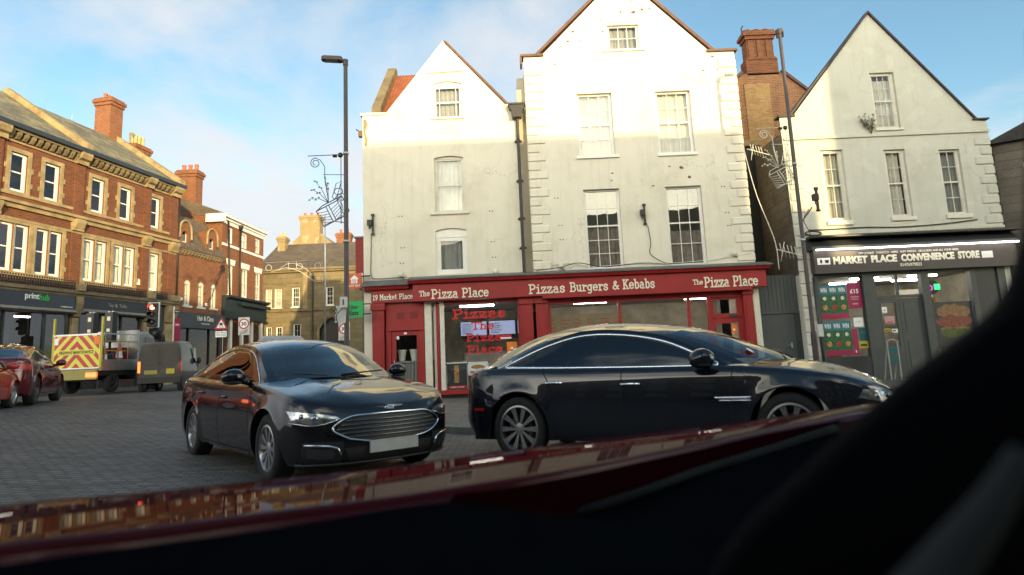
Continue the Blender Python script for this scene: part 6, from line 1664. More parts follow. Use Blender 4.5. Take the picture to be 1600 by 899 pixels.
# ---- dark navy saloon side-on
JD = dict(nose=2.62, tail=-2.52, xf=1.515, xr=-1.515, R=.345, ra=.40, wh=.95, cf=.72, cr=.66, pn=2.3, t1=.17, t2=.84, taper_f=.06, taper_r=.09, flare=.02,
    top=[(-2.52, .92), (-2.25, .985), (-1.8, 1.005), (-1.0, .985), (0, .965), (.75, .955), (1.1, .945), (1.7, .885), (2.25, .78), (2.62, .65)],
    bot=[(-2.52, .33), (-2.0, .24), (1.9, .20), (2.62, .22)], prof=PROF,
    fprof=[(.18, -.10), (.3, 0), (.5, -.01), (.62, -.04), (.72, -.10), (.85, -.2)], rprof=[(.2, -.18), (.36, -.04), (.48, .0), (.62, -.03), (.85, -.07), (1.05, -.14)],
    cowl=1.18, deck=-2.15, crown_f=[(.7, .05), (1.2, .07), (1.8, .085), (2.3, .06), (2.62, .015)], crown_r=[(-2.62, .02), (-2.0, .05)], crease=True,
    rail=[(1.02, .76, .952), (.70, .72, 1.10), (.26, .635, 1.275), (-.25, .58, 1.365), (-.75, .57, 1.375), (-1.22, .59, 1.275), (-1.62, .635, 1.125), (-1.92, .69, .985)],
    centre=[(1.66, 0, .965), (1.16, 0, 1.165), (.56, 0, 1.355), (-.20, 0, 1.45), (-.80, 0, 1.46), (-1.42, 0, 1.385), (-1.92, 0, 1.225), (-2.28, 0, 1.05)],
    uA=2 / 7 + .015, uB=5 / 7, mull=(.515, .745), glass=M_cglass, seams=[[(1.0, .93), (.96, .7), (.96, .5), (.92, .27)], [(-.20, .965), (-.22, .6), (-.25, .25)], [(-1.20, .99), (-1.10, .82), (-1.14, .70), (-1.28, .62)], [(.92, .27), (0, .262), (-1.05, .27)]],
    handles=[(-.10, .80), (-1.02, .83)], mirror=(.74, 1.03), mir_s=1.15, mir_x=.13, rim=.252, tw=.235, spokes=10, rimmat=M_alloyj, rimstyle='ten', trim_r=.017, handle_mat=M_chrome, pil=.90, inset=.06)
hd = radians(90 + 25); f_ = Vector((sin(hd), cos(hd))); l_ = Vector((-f_.y, f_.x))
c_ = Vector((.02, 7.62)) + f_ * 1.515 + l_ * .86
JA = vehicle('dark_saloon', 'long dark navy saloon with chrome edged tinted windows, side-on before the pizza shop', 'car', c_.x, c_.y, hd, 1.0); JA.scale.z = 1.11
b = make_car(JA, JD, M_carnavy)
for sg in (1, -1):
    q = MB(); q.smooth = True
    q.tube([b.side(lerp(.80, 1.16, k / 8), .655, .010, sg) for k in range(9)], .014, 6); q.tube([b.side(lerp(.84, 1.16, k / 8), .628, .008, sg) for k in range(9)], .008, 6); q.build('wing_vent_trim', M_chrome, JA)
    q = patch(lambda y, z: b.front(y * sg, z, .007), ([(.52, .62), (.68, .595), (.80, .60), (.885, .635)], [(.56, .655), (.70, .675), (.81, .70), (.89, .705)]), 16, 6); h = q.build('headlight', M_hlamp, JA)
    q = MB(); q.smooth = True
    for y in (.68, .78): p = b.front(y * sg, .64, 0); q.ball((p.x - .012, p.y, p.z), (.03, .036, .036), 12, 8)
    q.build('headlamp_projector', M_hlens, h)
    q = patch(lambda y, z: b.rear(y * sg, z, .006), ([(.50, .62), (.62, .60), (.72, .62)], [(.46, .86), (.60, .88), (.70, .86)]), 10, 6); q.build('tail_light', M_tlamp, JA)
    q = patch(lambda x, z: b.side(x, z, .004, sg), ([(-2.12, .545), (-1.98, .545)], [(-2.12, .575), (-1.98, .575)]), 4, 2); q.build('side_reflector', M_tlamp, JA)
q = patch(lambda y, z: b.front(y, z, .005), ([(-.34, .40), (0, .385), (.34, .40)], [(-.40, .62), (0, .655), (.40, .62)]), 18, 6); gr = q.build('grille', M_bplast, JA)
q = MB(); q.smooth = True; q.tube([b.front(p.x, p.y, .012) for p in cr([(-.34, .40, 0), (0, .383, 0), (.34, .40, 0), (.41, .52, 0), (.38, .63, 0), (0, .66, 0), (-.38, .63, 0), (-.41, .52, 0), (-.34, .40, 0)], 48)[:-1]], .010, 6, closed=True); q.build('grille_surround', M_chrome, gr)
q = MB(); q.smooth = True; q.tube([(1.58, -.35, 1.0), (1.46, -.02, 1.06), (1.36, .35, 1.08)], .012, 5); q.build('wiper', M_bplast, JA)
q = MB(); q.lathe([(0, 0), (.045, 0), (.045, .004), (0, .004)], 18, axis='z'); st = q.build('windscreen_sticker', M_lwhite, JA)
st.location = (1.16, -.46, 1.085); st.rotation_euler = (radians(6), radians(-58 + 90), 0)

bpy.context.view_layer.update()
_t = FO.matrix_world @ Vector((-.62, -.02, 1.462))
M_signgrey0 = plain('dull_white_plastic', (0.42, 0.42, 0.41), .4, var=.1)
TS = thing('taxi_sign', 'white oblong taxi sign on the roof of the black saloon', 'taxi sign', _t); TS.rotation_euler = FO.rotation_euler
q = MB(); q.smooth = True
rows = []
for x, k in ((-.09, .5), (-.075, .85), (-.04, 1), (.04, 1), (.075, .85), (.09, .5)):
    rows.append([(x, -.33, 0)] + [(x, -.33 * cos(pi * i / 10) * (1 if k == 1 else .97), 0.085 * k * min(1, 1.6 * sin(pi * i / 10))) for i in range(1, 10)] + [(x, .33, 0)])
q.grid(rows); q.add(rows[0], [tuple(range(len(rows[0])))]); q.add(rows[-1], [tuple(range(len(rows[0])))])
q.build('lamp_case', M_signgrey0, TS, sharp=50)
q = MB(); q.box(-.10, -.34, -.02, .10, .34, .006); q.build('base', M_bplast, TS)
# ================================================================== other vehicles
MD = dict(nose=2.28, tail=-2.40, xf=1.44, xr=-1.44, R=.34, ra=.395, wh=.925, cf=.55, cr=.55, pn=2.3, t1=.15, t2=.85, taper_f=.05, taper_r=.06, flare=.02,
    top=[(-2.40, 1.02), (-2.2, 1.06), (-1.6, 1.03), (-.8, .98), (.2, .95), (.9, .93), (1.3, .89), (1.8, .80), (2.28, .64)],
    bot=[(-2.4, .32), (-1.9, .22), (1.9, .20), (2.28, .22)], prof=PROF, fprof=[(.18, -.08), (.4, 0), (.62, -.05), (.8, -.15)], rprof=[(.2, -.12), (.45, 0), (.8, -.04), (1.05, -.10)],
    cowl=1.15, deck=-1.95, crown_f=[(.7, .04), (1.5, .06), (2.28, .01)], crown_r=[(-2.4, .02), (-2.0, .04)],
    rail=[(1.12, .74, .935), (.70, .70, 1.13), (.25, .62, 1.30), (-.30, .575, 1.38), (-.90, .565, 1.36), (-1.45, .59, 1.27), (-1.80, .64, 1.15), (-2.10, .70, 1.05)],
    centre=[(1.36, 0, .97), (.92, 0, 1.17), (.40, 0, 1.37), (-.30, 0, 1.455), (-.90, 0, 1.44), (-1.50, 0, 1.345), (-1.88, 0, 1.21), (-2.18, 0, 1.08)],
    uA=2 / 7 + .02, uB=5 / 7 - .12, mull=(.50, .76), glass=M_cglass, seams=[[(.95, .91), (.92, .6), (.92, .27)], [(-.20, .96), (-.22, .6), (-.24, .26)], [(-1.15, 1.0), (-1.05, .8), (-1.12, .66)], [(.92, .27), (0, .26), (-1.0, .27)]],
    handles=[(-.02, .80), (-1.0, .84)], mirror=(.75, 1.0), rim=.235, tw=.24, spokes=5, rimmat=M_alloyd, rimstyle='five', trim_r=.010, pil=.88)
TE = vehicle('maroon_car', 'maroon fastback car with silver window trim driving away on the left of the square', 'car', -14.05, 17.0, radians(-27), 1.03); TE.scale.z = 1.12
b = make_car(TE, MD, M_carmaroon)
for sg in (1, -1):
    q = patch(lambda y, z: b.rear(y * sg, z, .006), ([(.50, .80), (.70, .80), (.885, .80)], [(.48, .90), (.70, .94), (.86, .93)]), 10, 5); q.build('tail_light', M_tlamp, TE)
    q = patch(lambda y, z: b.front(y * sg, z, .006), ([(.56, .58), (.84, .60)], [(.60, .66), (.86, .70)]), 10, 4); q.build('headlight', M_hlamp, TE)
RD = dict(MD); RD.update(nose=2.0, tail=-2.0, xf=1.28, xr=-1.28, R=.315, ra=.365, wh=.87, deck=-1.75, cowl=1.0,
    top=[(-2.0, .96), (-1.5, .98), (-.5, .95), (.5, .93), (1.1, .89), (1.6, .80), (2.0, .66)], bot=[(-2.0, .30), (1.7, .2), (2.0, .22)],
    rail=[(1.0, .70, .93), (.62, .66, 1.14), (.25, .60, 1.34), (-.30, .565, 1.43), (-.85, .56, 1.42), (-1.30, .58, 1.36), (-1.62, .62, 1.2), (-1.85, .67, 1.0)],
    centre=[(1.22, 0, .97), (.82, 0, 1.2), (.38, 0, 1.41), (-.30, 0, 1.50), (-.85, 0, 1.495), (-1.36, 0, 1.43), (-1.70, 0, 1.24), (-1.92, 0, 1.03)],
    crown_f=[(.6, .04), (1.4, .06), (2.0, .01)], crown_r=[(-2.0, .02), (-1.7, .04)], trim=M_bplast, rimmat=M_alloy, rim=.21, tw=.20, rimstyle='five', spokes=5,
    seams=[[(.85, .91), (.82, .6), (.82, .27)], [(-.25, .95), (-.27, .6), (-.28, .26)]], handles=[(-.1, .78), (-.95, .80)], mirror=(.62, 1.0))
RC = vehicle('red_car', 'bright red hatchback cut off by the left edge, behind the maroon car', 'car', -12.5, 13.5, radians(-24), 1.0)
b = make_car(RC, RD, M_carred)
for sg in (1, -1):
    q = patch(lambda y, z: b.rear(y * sg, z, .006), ([(.60, .68), (.82, .68)], [(.60, .98), (.80, .96)]), 8, 5); q.build('tail_light', M_tlit, RC)
# ---- grey brown panel van seen from behind
VA = vehicle('panel_van', 'muddy grey panel van with twin rear doors waiting at the red light', 'van', -14.42, 26.2, radians(-8), .90); VA.scale.z = 1.1
VA.location.z -= .04
def rbox(q, x0, x1, yw, zs, n=6):
    """van shell: stations of a rounded cross-section; zs: list of (x, half width, z bottom, z top, roof radius)"""
    rows = []
    for (x, w, zb, zt_, r) in zs:
        prof = [(w * .96, zb), (w, zb + .25), (w, zb + .55), (w * .985, zb + .85)]
        for i in range(n + 1):
            a = pi / 2 * i / n; prof.append((w * .90 - r + r * cos(a) * 1.0, zt_ - r + r * sin(a)))
        rows.append([Vector((x, y, z)) for y, z in prof] + [Vector((x, -y, z)) for y, z in reversed(prof)])
    q.grid(rows)
    for r in (rows[0], rows[-1]): q.add(r, [tuple(range(len(r)))])
q = MB(); q.smooth = True
rbox(q, 0, 0, 0, [(-2.02, .86, .34, 1.74, .12), (-1.98, .90, .30, 1.80, .15), (-1.2, .92, .26, 1.84, .16), (.3, .92, .26, 1.85, .18), (.95, .92, .26, 1.78, .22), (1.3, .91, .26, 1.36, .2), (1.62, .90, .26, 1.12, .16), (2.1, .86, .28, .98, .14), (2.32, .74, .32, .74, .10)])
q.build('body', M_van, VA, sharp=40)
q = MB()
for sg in (1, -1):
    q2_ = MB(); q2_.box(-2.035, .015 if sg > 0 else -.80, .62, -2.015, .80 if sg > 0 else -.015, 1.66); dv = q2_.build('rear_door', M_van, VA)
    q2_ = MB(); q2_.smooth = True; P = [(.10, 1.05), (.66, 1.05), (.74, 1.15), (.72, 1.45), (.64, 1.58), (.14, 1.6), (.09, 1.5)]
    q2_.tube([(-2.038, sg * y, z) for y, z in P], .012, 5, closed=True); q2_.build('door_pressing', M_van, dv)
    t_ = MB(); t_.box(-2.04, sg * .80, .72, -1.95, sg * .905, 1.12); t_.build('tail_light', M_tlit if sg > 0 else M_tlamp, VA)
    t_ = MB(); t_.smooth = True; t_.ball((.95, sg * 1.05, 1.12), (.06, .10, .12), 12, 8); t_.tube([(.95, sg * .88, 1.05), (.95, sg * 1.0, 1.08)], .03, 6); t_.build('door_mirror', M_bplast, VA)
    t_ = MB(); t_.add([(.35, sg * .932, 1.08), (1.05, sg * .928, 1.08), (.80, sg * .915, 1.58), (.35, sg * .918, 1.62)], [(0, 1, 2, 3)]); t_.build('side_window', M_cglass, VA)
    for xw in (1.42, -1.38): wheel(VA, xw, sg * .80, .33, .20, .2, 5, M_alloyd, sg)
t_ = MB(); t_.box(-2.052, -.03, 1.0, -2.036, .03, 1.06); t_.prism([(-.10, 1.03), (0, 1.07), (.1, 1.03), (0, .99)], -2.05, -2.036, axis='x'); t_.build('badge', M_bplast, VA)
t_ = MB(); t_.box(-2.05, .10, .66, -2.036, .62, .80); t_.build('number_plate', M_plate_y, VA)
t_ = MB(); t_.box(-2.05, -.62, .66, -2.036, -.28, .84); t_.build('yellow_panel', M_yel, VA)
t_ = MB(); t_.box(-2.10, -.88, .34, -1.95, .88, .55); t_.build('bumper', M_bplast, VA)
t_ = MB(); t_.add([(.98, -.74, 1.72), (.98, .74, 1.72), (1.36, .80, 1.26), (1.36, -.80, 1.26)], [(0, 1, 2, 3)]); t_.build('windscreen', M_cglass, VA)
for v in t_.v: pass

for c_ in VA.children:                                            # short wheelbase
    fx_ = lambda x: -2.02 + (x + 2.02) * .55 if x > -2.02 else x
    if c_.location.x: c_.location.x = fx_(c_.location.x)
    else:
        for o_ in [c_] + list(c_.children):
            for v_ in o_.data.vertices: v_.co.x = fx_(v_.co.x)
# ---- highway maintenance truck
M_cabw = car_paint('dusty_white_cab_paint', (0.30, 0.30, 0.29), 0, .4, coat=.4)
M_chev_y = plain('amber_rail', (0.40, 0.24, 0.03), 0.5, var=.15)
TR = vehicle('maintenance_truck', 'white flatbed road maintenance truck with red and yellow chevron tail board', 'truck', -16.62, 26.2, radians(5), .98); TR.scale.z = 1.06
TR.location.z += .06
t_ = MB(); t_.box(-2.75, -.95, .62, 1.0, .95, .80); t_.box(-2.75, -.45, .45, 2.9, .45, .66); t_.build('chassis', M_under, TR)
t_ = MB(); t_.box(-2.75, -1.0, .80, 1.05, 1.0, .86); t_.build('load_bed', M_steel, TR)
for sg in (1, -1):
    t_ = MB(); t_.box(-2.70, sg * .97, .86, 1.05, sg * 1.01, 1.2); t_.build('side_board', M_steel, TR)
    t_ = MB()
    for x in (-2.6, -1.4, -.2, 1.0): t_.box(x, sg * .955, 1.2, x + .05, sg * .995, 2.15)
    t_.box(-2.6, sg * .96, 2.12, 1.05, sg * .99, 2.17)
    t_.build('side_rail', M_steel, TR)
    t_ = MB()
    for z in (1.5, 1.85): t_.box(-2.6, sg * .995, z, 1.05, sg * 1.015, z + .04)
    t_.build('warning_rail', M_chev_y, TR)
    t_ = MB(); t_.box(-2.80, sg * 1.02 - .035, .9, -2.74, sg * 1.02 + .035, 2.75); t_.build('yellow_post', M_yel, TR)
    t_ = MB(); t_.box(-2.86, sg * .70 - .22, .58, -2.78, sg * .70 + .22, .74); t_.build('tail_light', M_tlit if sg < 0 else M_tlamp, TR)
    for xw in (1.9, -1.7): wheel(TR, xw, sg * .84, .36, .20, .24, 5, M_alloyd, sg)
TB_ = MB(); TB_.box(-2.80, -.98, .92, -2.76, .98, 2.12); tb = TB_.build('tail_board', M_yel, TR)
M_chev = plain('chevron_red', (0.48, 0.03, 0.02), 0.45, var=.08)
M_chevy = plain('chevron_yellow', (0.70, 0.66, 0.08), 0.45, var=.05)
tb.data.materials.clear(); tb.data.materials.append(M_chevy)
def clip_half(poly, a, b, c):
    """keep the part of a polygon with a*y+b*z>=c"""
    o = []
    for i in range(len(poly)):
        p, r_ = poly[i], poly[(i + 1) % len(poly)]; d0 = a * p[0] + b * p[1] - c; d1 = a * r_[0] + b * r_[1] - c
        if d0 >= 0: o.append(p)
        if (d0 >= 0) != (d1 >= 0): t = d0 / (d0 - d1); o.append((lerp(p[0], r_[0], t), lerp(p[1], r_[1], t)))
    return o
t_ = MB()
for k in range(-3, 7):
    for sg in (1, -1):
        base = [(0, .92), (sg * .94, .92), (sg * .94, 2.10), (0, 2.10)]
        lo = .35 + k * .40; P = clip_half(base, sg * 1.0, 1.0, lo + .55); P = clip_half(P, -sg * 1.0, -1.0, -(lo + .75)) if len(P) > 2 else []
        if len(P) > 2: t_.prism(P, -2.806, -2.80, axis='x')
t_.build('chevrons', M_chev, tb)
t_ = MB(); t_.box(-2.812, -.78, 1.40, -2.807, .78, 1.58); t_.build('word_panel', M_chevy, tb)
lettering('HIGHWAY MAINTENANCE', M_lblack, tb, -.72, .72, 1.43, 1.55, 0, .004, .02, M=Matrix.Translation((-2.813, 0, 0)) @ Matrix.Rotation(-pi / 2, 4, 'Z'))
t_ = MB(); t_.box(-2.815, -.97, 1.75, -2.807, -.72, 2.05); t_.build('orange_panel', M_orange, tb)
t_ = MB(); t_.box(-2.815, .78, 1.78, -2.807, .95, 2.02); t_.build('white_panel', M_lwhite, tb)
t_ = MB()
t_.box(-2.81, -1.0, 2.09, -2.75, 1.0, 2.15); t_.box(-2.81, -1.0, .88, -2.75, 1.0, .93); t_.build('tail_board_frame', M_steel, tb)
t_ = MB(); t_.box(-2.84, -.92, .50, -2.76, .92, .86); t_.build('rear_bumper', M_plate_y, TR)
q = MB(); q.smooth = True
rbox(q, 0, 0, 0, [(1.15, .93, .5, 2.30, .15), (1.9, .94, .45, 2.34, .2), (2.25, .94, .45, 2.2, .2), (2.75, .93, .45, 1.45, .2), (3.3, .86, .45, 1.2, .15), (3.5, .7, .5, .9, .1)])
q.build('cab', M_cabw, TR, sharp=40)
t_ = MB(); t_.box(1.10, -.9, 1.5, 1.145, .9, 2.2); t_.box(1.05, -1.0, .86, 1.10, 1.0, 2.35); t_.build('headboard', M_steel, TR)
for sg in (1, -1):
    t_ = MB(); t_.add([(1.6, sg * .952, 1.42), (2.5, sg * .95, 1.42), (2.2, sg * .90, 2.05), (1.6, sg * .91, 2.1)], [(0, 1, 2, 3)]); t_.build('side_window', M_cglass, TR)
    t_ = MB(); t_.smooth = True; t_.ball((2.3, sg * 1.12, 1.65), (.06, .09, .17), 10, 8); t_.tube([(2.3, sg * .93, 1.55), (2.3, sg * 1.08, 1.6)], .025, 6); t_.build('door_mirror', M_bplast, TR)
def bedx(x): return x if x < -2.2 else (-2.2 + (x + 2.2) * .46 if x < 1.05 else x - 1.755)
for c_ in TR.children:
    if c_.location.x: c_.location.x = bedx(c_.location.x)
    else:
        for o_ in [c_] + list(c_.children):
            for v_ in o_.data.vertices: v_.co.x = bedx(v_.co.x)
bpy.context.view_layer.update()
TM = TR.matrix_world.copy()
def on_truck(name, label, cat, p, group=None):
    r = thing(name, label, cat, TM @ Vector(p), group=group); r.rotation_euler = TR.rotation_euler; r.scale = TR.scale; return r
M_cone = plain('cone_orange', (0.62, 0.09, 0.02), 0.5, var=.1)
def cone(label, p):
    r = on_truck('traffic_cone', label, 'traffic cone', p, 'cones on the maintenance truck'); r.scale = (1.25,) * 3
    t_ = MB(); t_.box(-.19, -.19, 0, .19, .19, .035); t_.build('foot', M_cone, r)
    t_ = MB(); t_.smooth = True; t_.lathe([(.14, .03), (.10, .30)], 16); t_.lathe([(.075, .50), (.03, .76), (0, .76)], 16); t_.build('cone_body', M_cone, r, sharp=40)
    t_ = MB(); t_.smooth = True; t_.lathe([(.102, .30), (.077, .50)], 16); t_.build('white_band', M_lwhite, r)
cone('orange and white traffic cone in the middle of the truck bed beside the yellow rail', (-1.45, -.74, .92)); cone('orange and white traffic cone just behind the truck tail board', (-2.25, -.72, .80))
t_ = on_truck('crate', 'red box on the truck bed behind the tallest cone', 'box', (-1.0, -.3, .87)); q = MB(); q.box(-.3, -.3, 0, .3, .3, .75); q.build('box', M_redd, t_); q = MB(); q.box(-.32, -.32, .75, .32, .32, .80); q.build('lid', M_red, t_)
t_ = on_truck('crate', 'blue box on the truck bed beside the rear cone', 'box', (-1.95, -.35, .87)); q = MB(); q.box(-.25, -.3, 0, .25, .3, .5); q.build('box', M_navy, t_); q = MB(); q.box(-.27, -.32, .5, .27, .32, .55); q.build('lid', M_win_b, t_)
for y, lab in ((.42, 'left of two black portable signal heads on the truck'), (-.42, 'right of two black portable signal heads on the truck')):
    r = on_truck('portable_signal', lab, 'signal', (-1.6, y, .86), 'portable signals on the truck')
    q = MB(); q.box(-.14, -.17, 1.0, .14, .17, 2.15); q.tube([(0, 0, 0), (0, 0, 1.0)], .05, 8); q.build('case', M_black, r)
    q = MB(); q.box(-.146, -.07, 1.82, -.141, .07, 1.98); q.box(-.146, -.07, 1.40, -.141, .07, 1.52); q.build('sticker', M_letter, r)
    q = MB()
    for k in (-.08, .08): q.box(-.05, k - .03, 2.15, .05, k + .03, 2.2)
    q.build('lifting_lugs', M_steel, r)

# ================================================================== street furniture
def lamp_post(label, x, y, h, zt_, headdir, dec=None, flip=1):
    r = thing('lamp_post', label, 'street lamp', (x, y, gz(x, y)), group='street lamps of the square'); Ctx.M = None
    z0 = 0; H = zt_ - gz(x, y)
    q = MB(); q.smooth = True; q.tube([(0, 0, -.1), (0, 0, 1.6)], .085, 14); q.tube([(0, 0, 1.6), (0, 0, 1.7), (0, 0, H)], [.085, .06, .052], 14); q.build('column', M_pole, r, sharp=40)
    q = MB(); q.smooth = True
    hx, hy = headdir
    q.tube([(0, 0, H - .14), (0, 0, H + .02)], .068, 12); q.tube([(0, 0, H - .03), (hx * .20, hy * .20, H + .03)], [.05, .045], 10)
    q.build('bracket', M_pole, r, sharp=40)
    q = MB(); a = atan2(hy, hx)
    prof = [(.08, -.06), (.12, -.11), (.55, -.11), (.62, -.05), (.62, .05), (.55, .11), (.12, .11), (.08, .06)]
    T = Matrix.Translation((0, 0, H)) @ Matrix.Rotation(a, 4, 'Z') @ Matrix.Rotation(radians(-4), 4, 'Y')
    q.M = T; q.prism(prof, - .03, .07, axis='z'); q.build('lantern', M_pole, r)
    q = MB(); q.M = T; q.box(.2, -.08, -.036, .55, .08, -.031); q.build('lens', M_greyblind, r)
    q = MB(); q.smooth = True
    for z in (4.3 - z0, 6.6): q.tube([(0, 0, z), (0, 0, z + .07)], .072, 14)
    q.build('clamp_band', M_steel, r)
    return r
M_pole = plain('brown_violet_column', (0.045, 0.030, 0.034), 0.45, var=.2, vscale=3)
lamp_post('tall dark street lamp standing clear of the houses left of the narrow white house', -4.13, 15, 9, 9.02, (-1, -.05))
lamp_post('tall dark street lamp in front of the convenience store corner', 8.52, 17.5, 10.8, 10.72, (.45, .9))
def deco(label, x, y, ztop, s=1.0, mat=None):
    """wire christmas parcel hung from a scrolled bracket; local x runs out from the pole (to the left)"""
    r = thing('wire_decoration', label, 'decoration', (x, y, ztop - 2), group='wire parcel decorations on the street lamps'); Ctx.M = None
    w = .012
    q = MB(); q.smooth = True
    q.tube([(-.07, 0, 2.0), (-1.0, 0, 2.0)], w, 5); q.tube([(-.13, 0, 2.0), (-.13, 0, .15)], w, 5); q.tube([(-.06, 0, .18), (-.3, 0, .22)], w, 5); q.tube([(-.06, 0, 1.45), (-.6, 0, 1.48)], w * .8, 5)
    sp = [(-.80 + .14 * (1 - k / 30) * cos(pi * .5 + 2 * pi * 1.5 * k / 20) * 1.0, 0, 1.80 + .14 * (1 - k / 30) * sin(pi * .5 + 2 * pi * 1.5 * k / 20)) for k in range(20, -1, -1)]
    q.tube(sp + [(-.68, 0, 1.88), (-.56, 0, 1.70), (-.55, 0, 1.3), (-.50, 0, 1.0), (-.46, 0, .82)], w, 5); q.build('scroll_bracket', mat, r)
    q = MB(); q.smooth = True; q.ball((-.14, -.02, 1.98), (.07, .05, .07), 10, 8); q.box(-.34, -.04, 1.94, -.24, .04, 2.0); q.build('connector', M_black, r)
    # parcel: a tilted box frame with striped wrapping
    a = radians(26); R = lambda u, v, d=0: (-.40 + u * cos(a) - v * sin(a), d, .42 + u * sin(a) + v * cos(a))
    q = MB(); q.smooth = True
    bx = [(-.30, -.22), (.30, -.22), (.30, .24), (-.30, .24)]
    q.tube([R(*p, -.0) for p in bx], .018, 5, closed=True)
    q.tube([R(-.30, .24), R(-.12, .36, .16), R(.44, .36, .16), R(.30, .24)], .014, 5); q.tube([R(.44, .36, .16), R(.44, -.1, .16), R(.30, -.22)], .014, 5)
    q.tube([R(-.03, -.22), R(-.03, .24)], .014, 5); q.tube([R(.05, -.22), R(.05, .24)], .014, 5)
    for k in range(6):
        q.tube([R(-.29, -.18 + k * .07), R(-.04, max(-.21, -.30 + k * .08))], .008, 4); q.tube([R(.06, max(-.21, -.30 + k * .08)), R(.29, -.18 + k * .07)], .008, 4)
    q.build('parcel_frame', mat, r)
    q = MB(); q.smooth = True
    for cx_, cz_ in ((-.12, .98), (-.20, 1.13), ): q.tube([(cx_ + .11 * cos(2 * pi * k / 14), 0, cz_ - .12 + .09 * sin(2 * pi * k / 14)) for k in range(14)], w, 5, closed=True)
    q.tube([(-.30, 0, .80), (-.36, 0, .86), (-.26, 0, 1.22), (-.12, 0, 1.28), (-.22, 0, .92), (-.30, 0, .80)], w, 5)
    q.tube([(-.25, 0, .82), (-.1, 0, .66), (-.08, 0, .5)], w * .8, 5); q.tube([(-.25, 0, .82), (-.16, 0, .6), (-.12, 0, .45)], w * .8, 5); q.build('bow', mat, r)
    q = MB(); q.smooth = True
    for (dx, dz) in ((-.62, .12), (-.55, .38), (-.45, .62), (-.12, .72), (-.02, .55)):
        s0 = Vector((-.46, 0, .72)); e = s0 + Vector((dx * .8, 0, dz)) ; m_ = s0.lerp(e, .5) + Vector((0, 0, .06)); q.tube([s0, m_, e], [.010, .009, .006], 5)
        for k in range(4): c = m_.lerp(e, k / 3); q.ball(c + Vector((0, 0, .03 * (-1) ** k)), (.03, .018, .018), 6, 4)
    q.build('ribbon_sprays', mat, r)
    r.scale = (s,) * 3
    return r
M_wire = plain('grey_wire_frame', (0.16, 0.16, 0.17), 0.5, .3, var=.1); M_wirel = plain('pale_rope_light', (0.62, 0.60, 0.52), 0.4, .1, var=.1)
deco('grey wire parcel decoration hanging left of the lamp post against the sky', -4.13, 15, 6.50, .98, M_wire)
deco('pale wire parcel decoration on the lamp post before the alley', 8.50, 17.5, 7.63, .98, M_wirel)
# distant pole with arch decoration
r = thing('wire_arch', 'pale wire arch decoration across the street before the stone house', 'decoration', far((-12.9, 41, 7.6), 1.0)); q = MB(); q.smooth = True
q.tube([(-3.9, 0, .6), (.0, 0, .6), (0, 0, -.85), (-.55, 0, -.85)], .022, 5); q.tube([(-.55, 0, -.85)] + [(-.55 - .5 * k, 0, -.85 + 1.05 * sin(min(1, k / 4) * pi / 2) - .12 * max(0, k - 4)) for k in range(1, 7)], .022, 5)
q.build('arch_frame', M_wirel, r); q = MB(); q.smooth = True
for cx_ in (-3.7, -1.6, -.35): q.tube([(cx_ + .2 * cos(2 * pi * k / 14), 0, .25 + .2 * sin(2 * pi * k / 14)) for k in range(14)], .016, 5, closed=True)
q.tube([(-3.0, 0, .1), (-2.5, 0, .45), (-2.0, 0, .5), (-1.2, 0, .1), (-.8, 0, -.3)], .016, 5); q.tube([(-2.35, 0, .6), (-2.35, 0, .1), (-1.8, 0, .1), (-1.8, 0, .6)], .016, 5); q.build('scrolls', M_wirel, r)
r = thing('street_pole', 'slim pale pole carrying the wire arch before the stone house', 'pole', (-12.75, 41, gz(-12.75, 41))); q = MB(); q.smooth = True; q.tube([(0, 0, 0), (0, 0, 8.4), (0, 0, 11.2)], [.07, .055, .03], 10); q.build('column', M_steel, r)
q = MB(); q.smooth = True; q.ball((0, 0, 11.2), .05, 8, 6); q.build('cap', M_steel, r)

# ---- traffic light
TLx, TLy = -17.52, 29.5
TL = thing('traffic_light', 'white bordered traffic light showing red above the grey van', 'traffic light', (TLx, TLy, gz(TLx, TLy))); zt_ = (4.50 - gz(TLx, TLy)) / 1.42; TL.scale = (1.42, 1.42, 1.42)
q = MB(); q.smooth = True; q.tube([(0, .12, 0), (0, .12, zt_ + .05)], .06, 10); q.build('post', M_black, TL)
q = MB(); q.box(-.20, -.02, zt_ - .86, .20, .02, zt_); q.build('border_plate', M_lwhite, TL)
q = MB(); q.box(-.17, -.10, zt_ - .83, .17, -.021, zt_ - .03); q.build('signal_head', M_black, TL)
M_redlit = plain('lit_red_lens', (.6, .05, .03), .4, var=.02, emit=((1.0, 0.10, 0.05), 7.0)); M_lensoff = plain('unlit_lens', (.03, .03, .03), .2, var=.3)
for k, (nm, mt) in enumerate((('red_lens', M_redlit), ('amber_lens', M_lensoff), ('green_lens', M_lensoff))):
    zc = zt_ - .17 - k * .255
    q = MB(); q.smooth = True; q.ball((0, -.10, zc), (.085, .03, .085), 16, 10); q.build(nm, mt, TL)
    q = MB(); q.smooth = True; q.grid([[(.105 * cos(a_), y_, zc + .105 * sin(a_)) for a_ in [pi * i / 12 - .1 for i in range(14)]] for y_ in (-.10, -.24)]); q.build('hood', M_black, TL)
q = MB(); q.smooth = True; q.tube([(.1, .12, zt_ - 1.0), (.3, .12, zt_ - 1.15), (.32, .12, zt_ - 1.5)], .05, 8); q.box(-.14, .0, zt_ - 1.25, .14, .24, zt_ - .9); q.build('cable_conduit', M_black, TL)

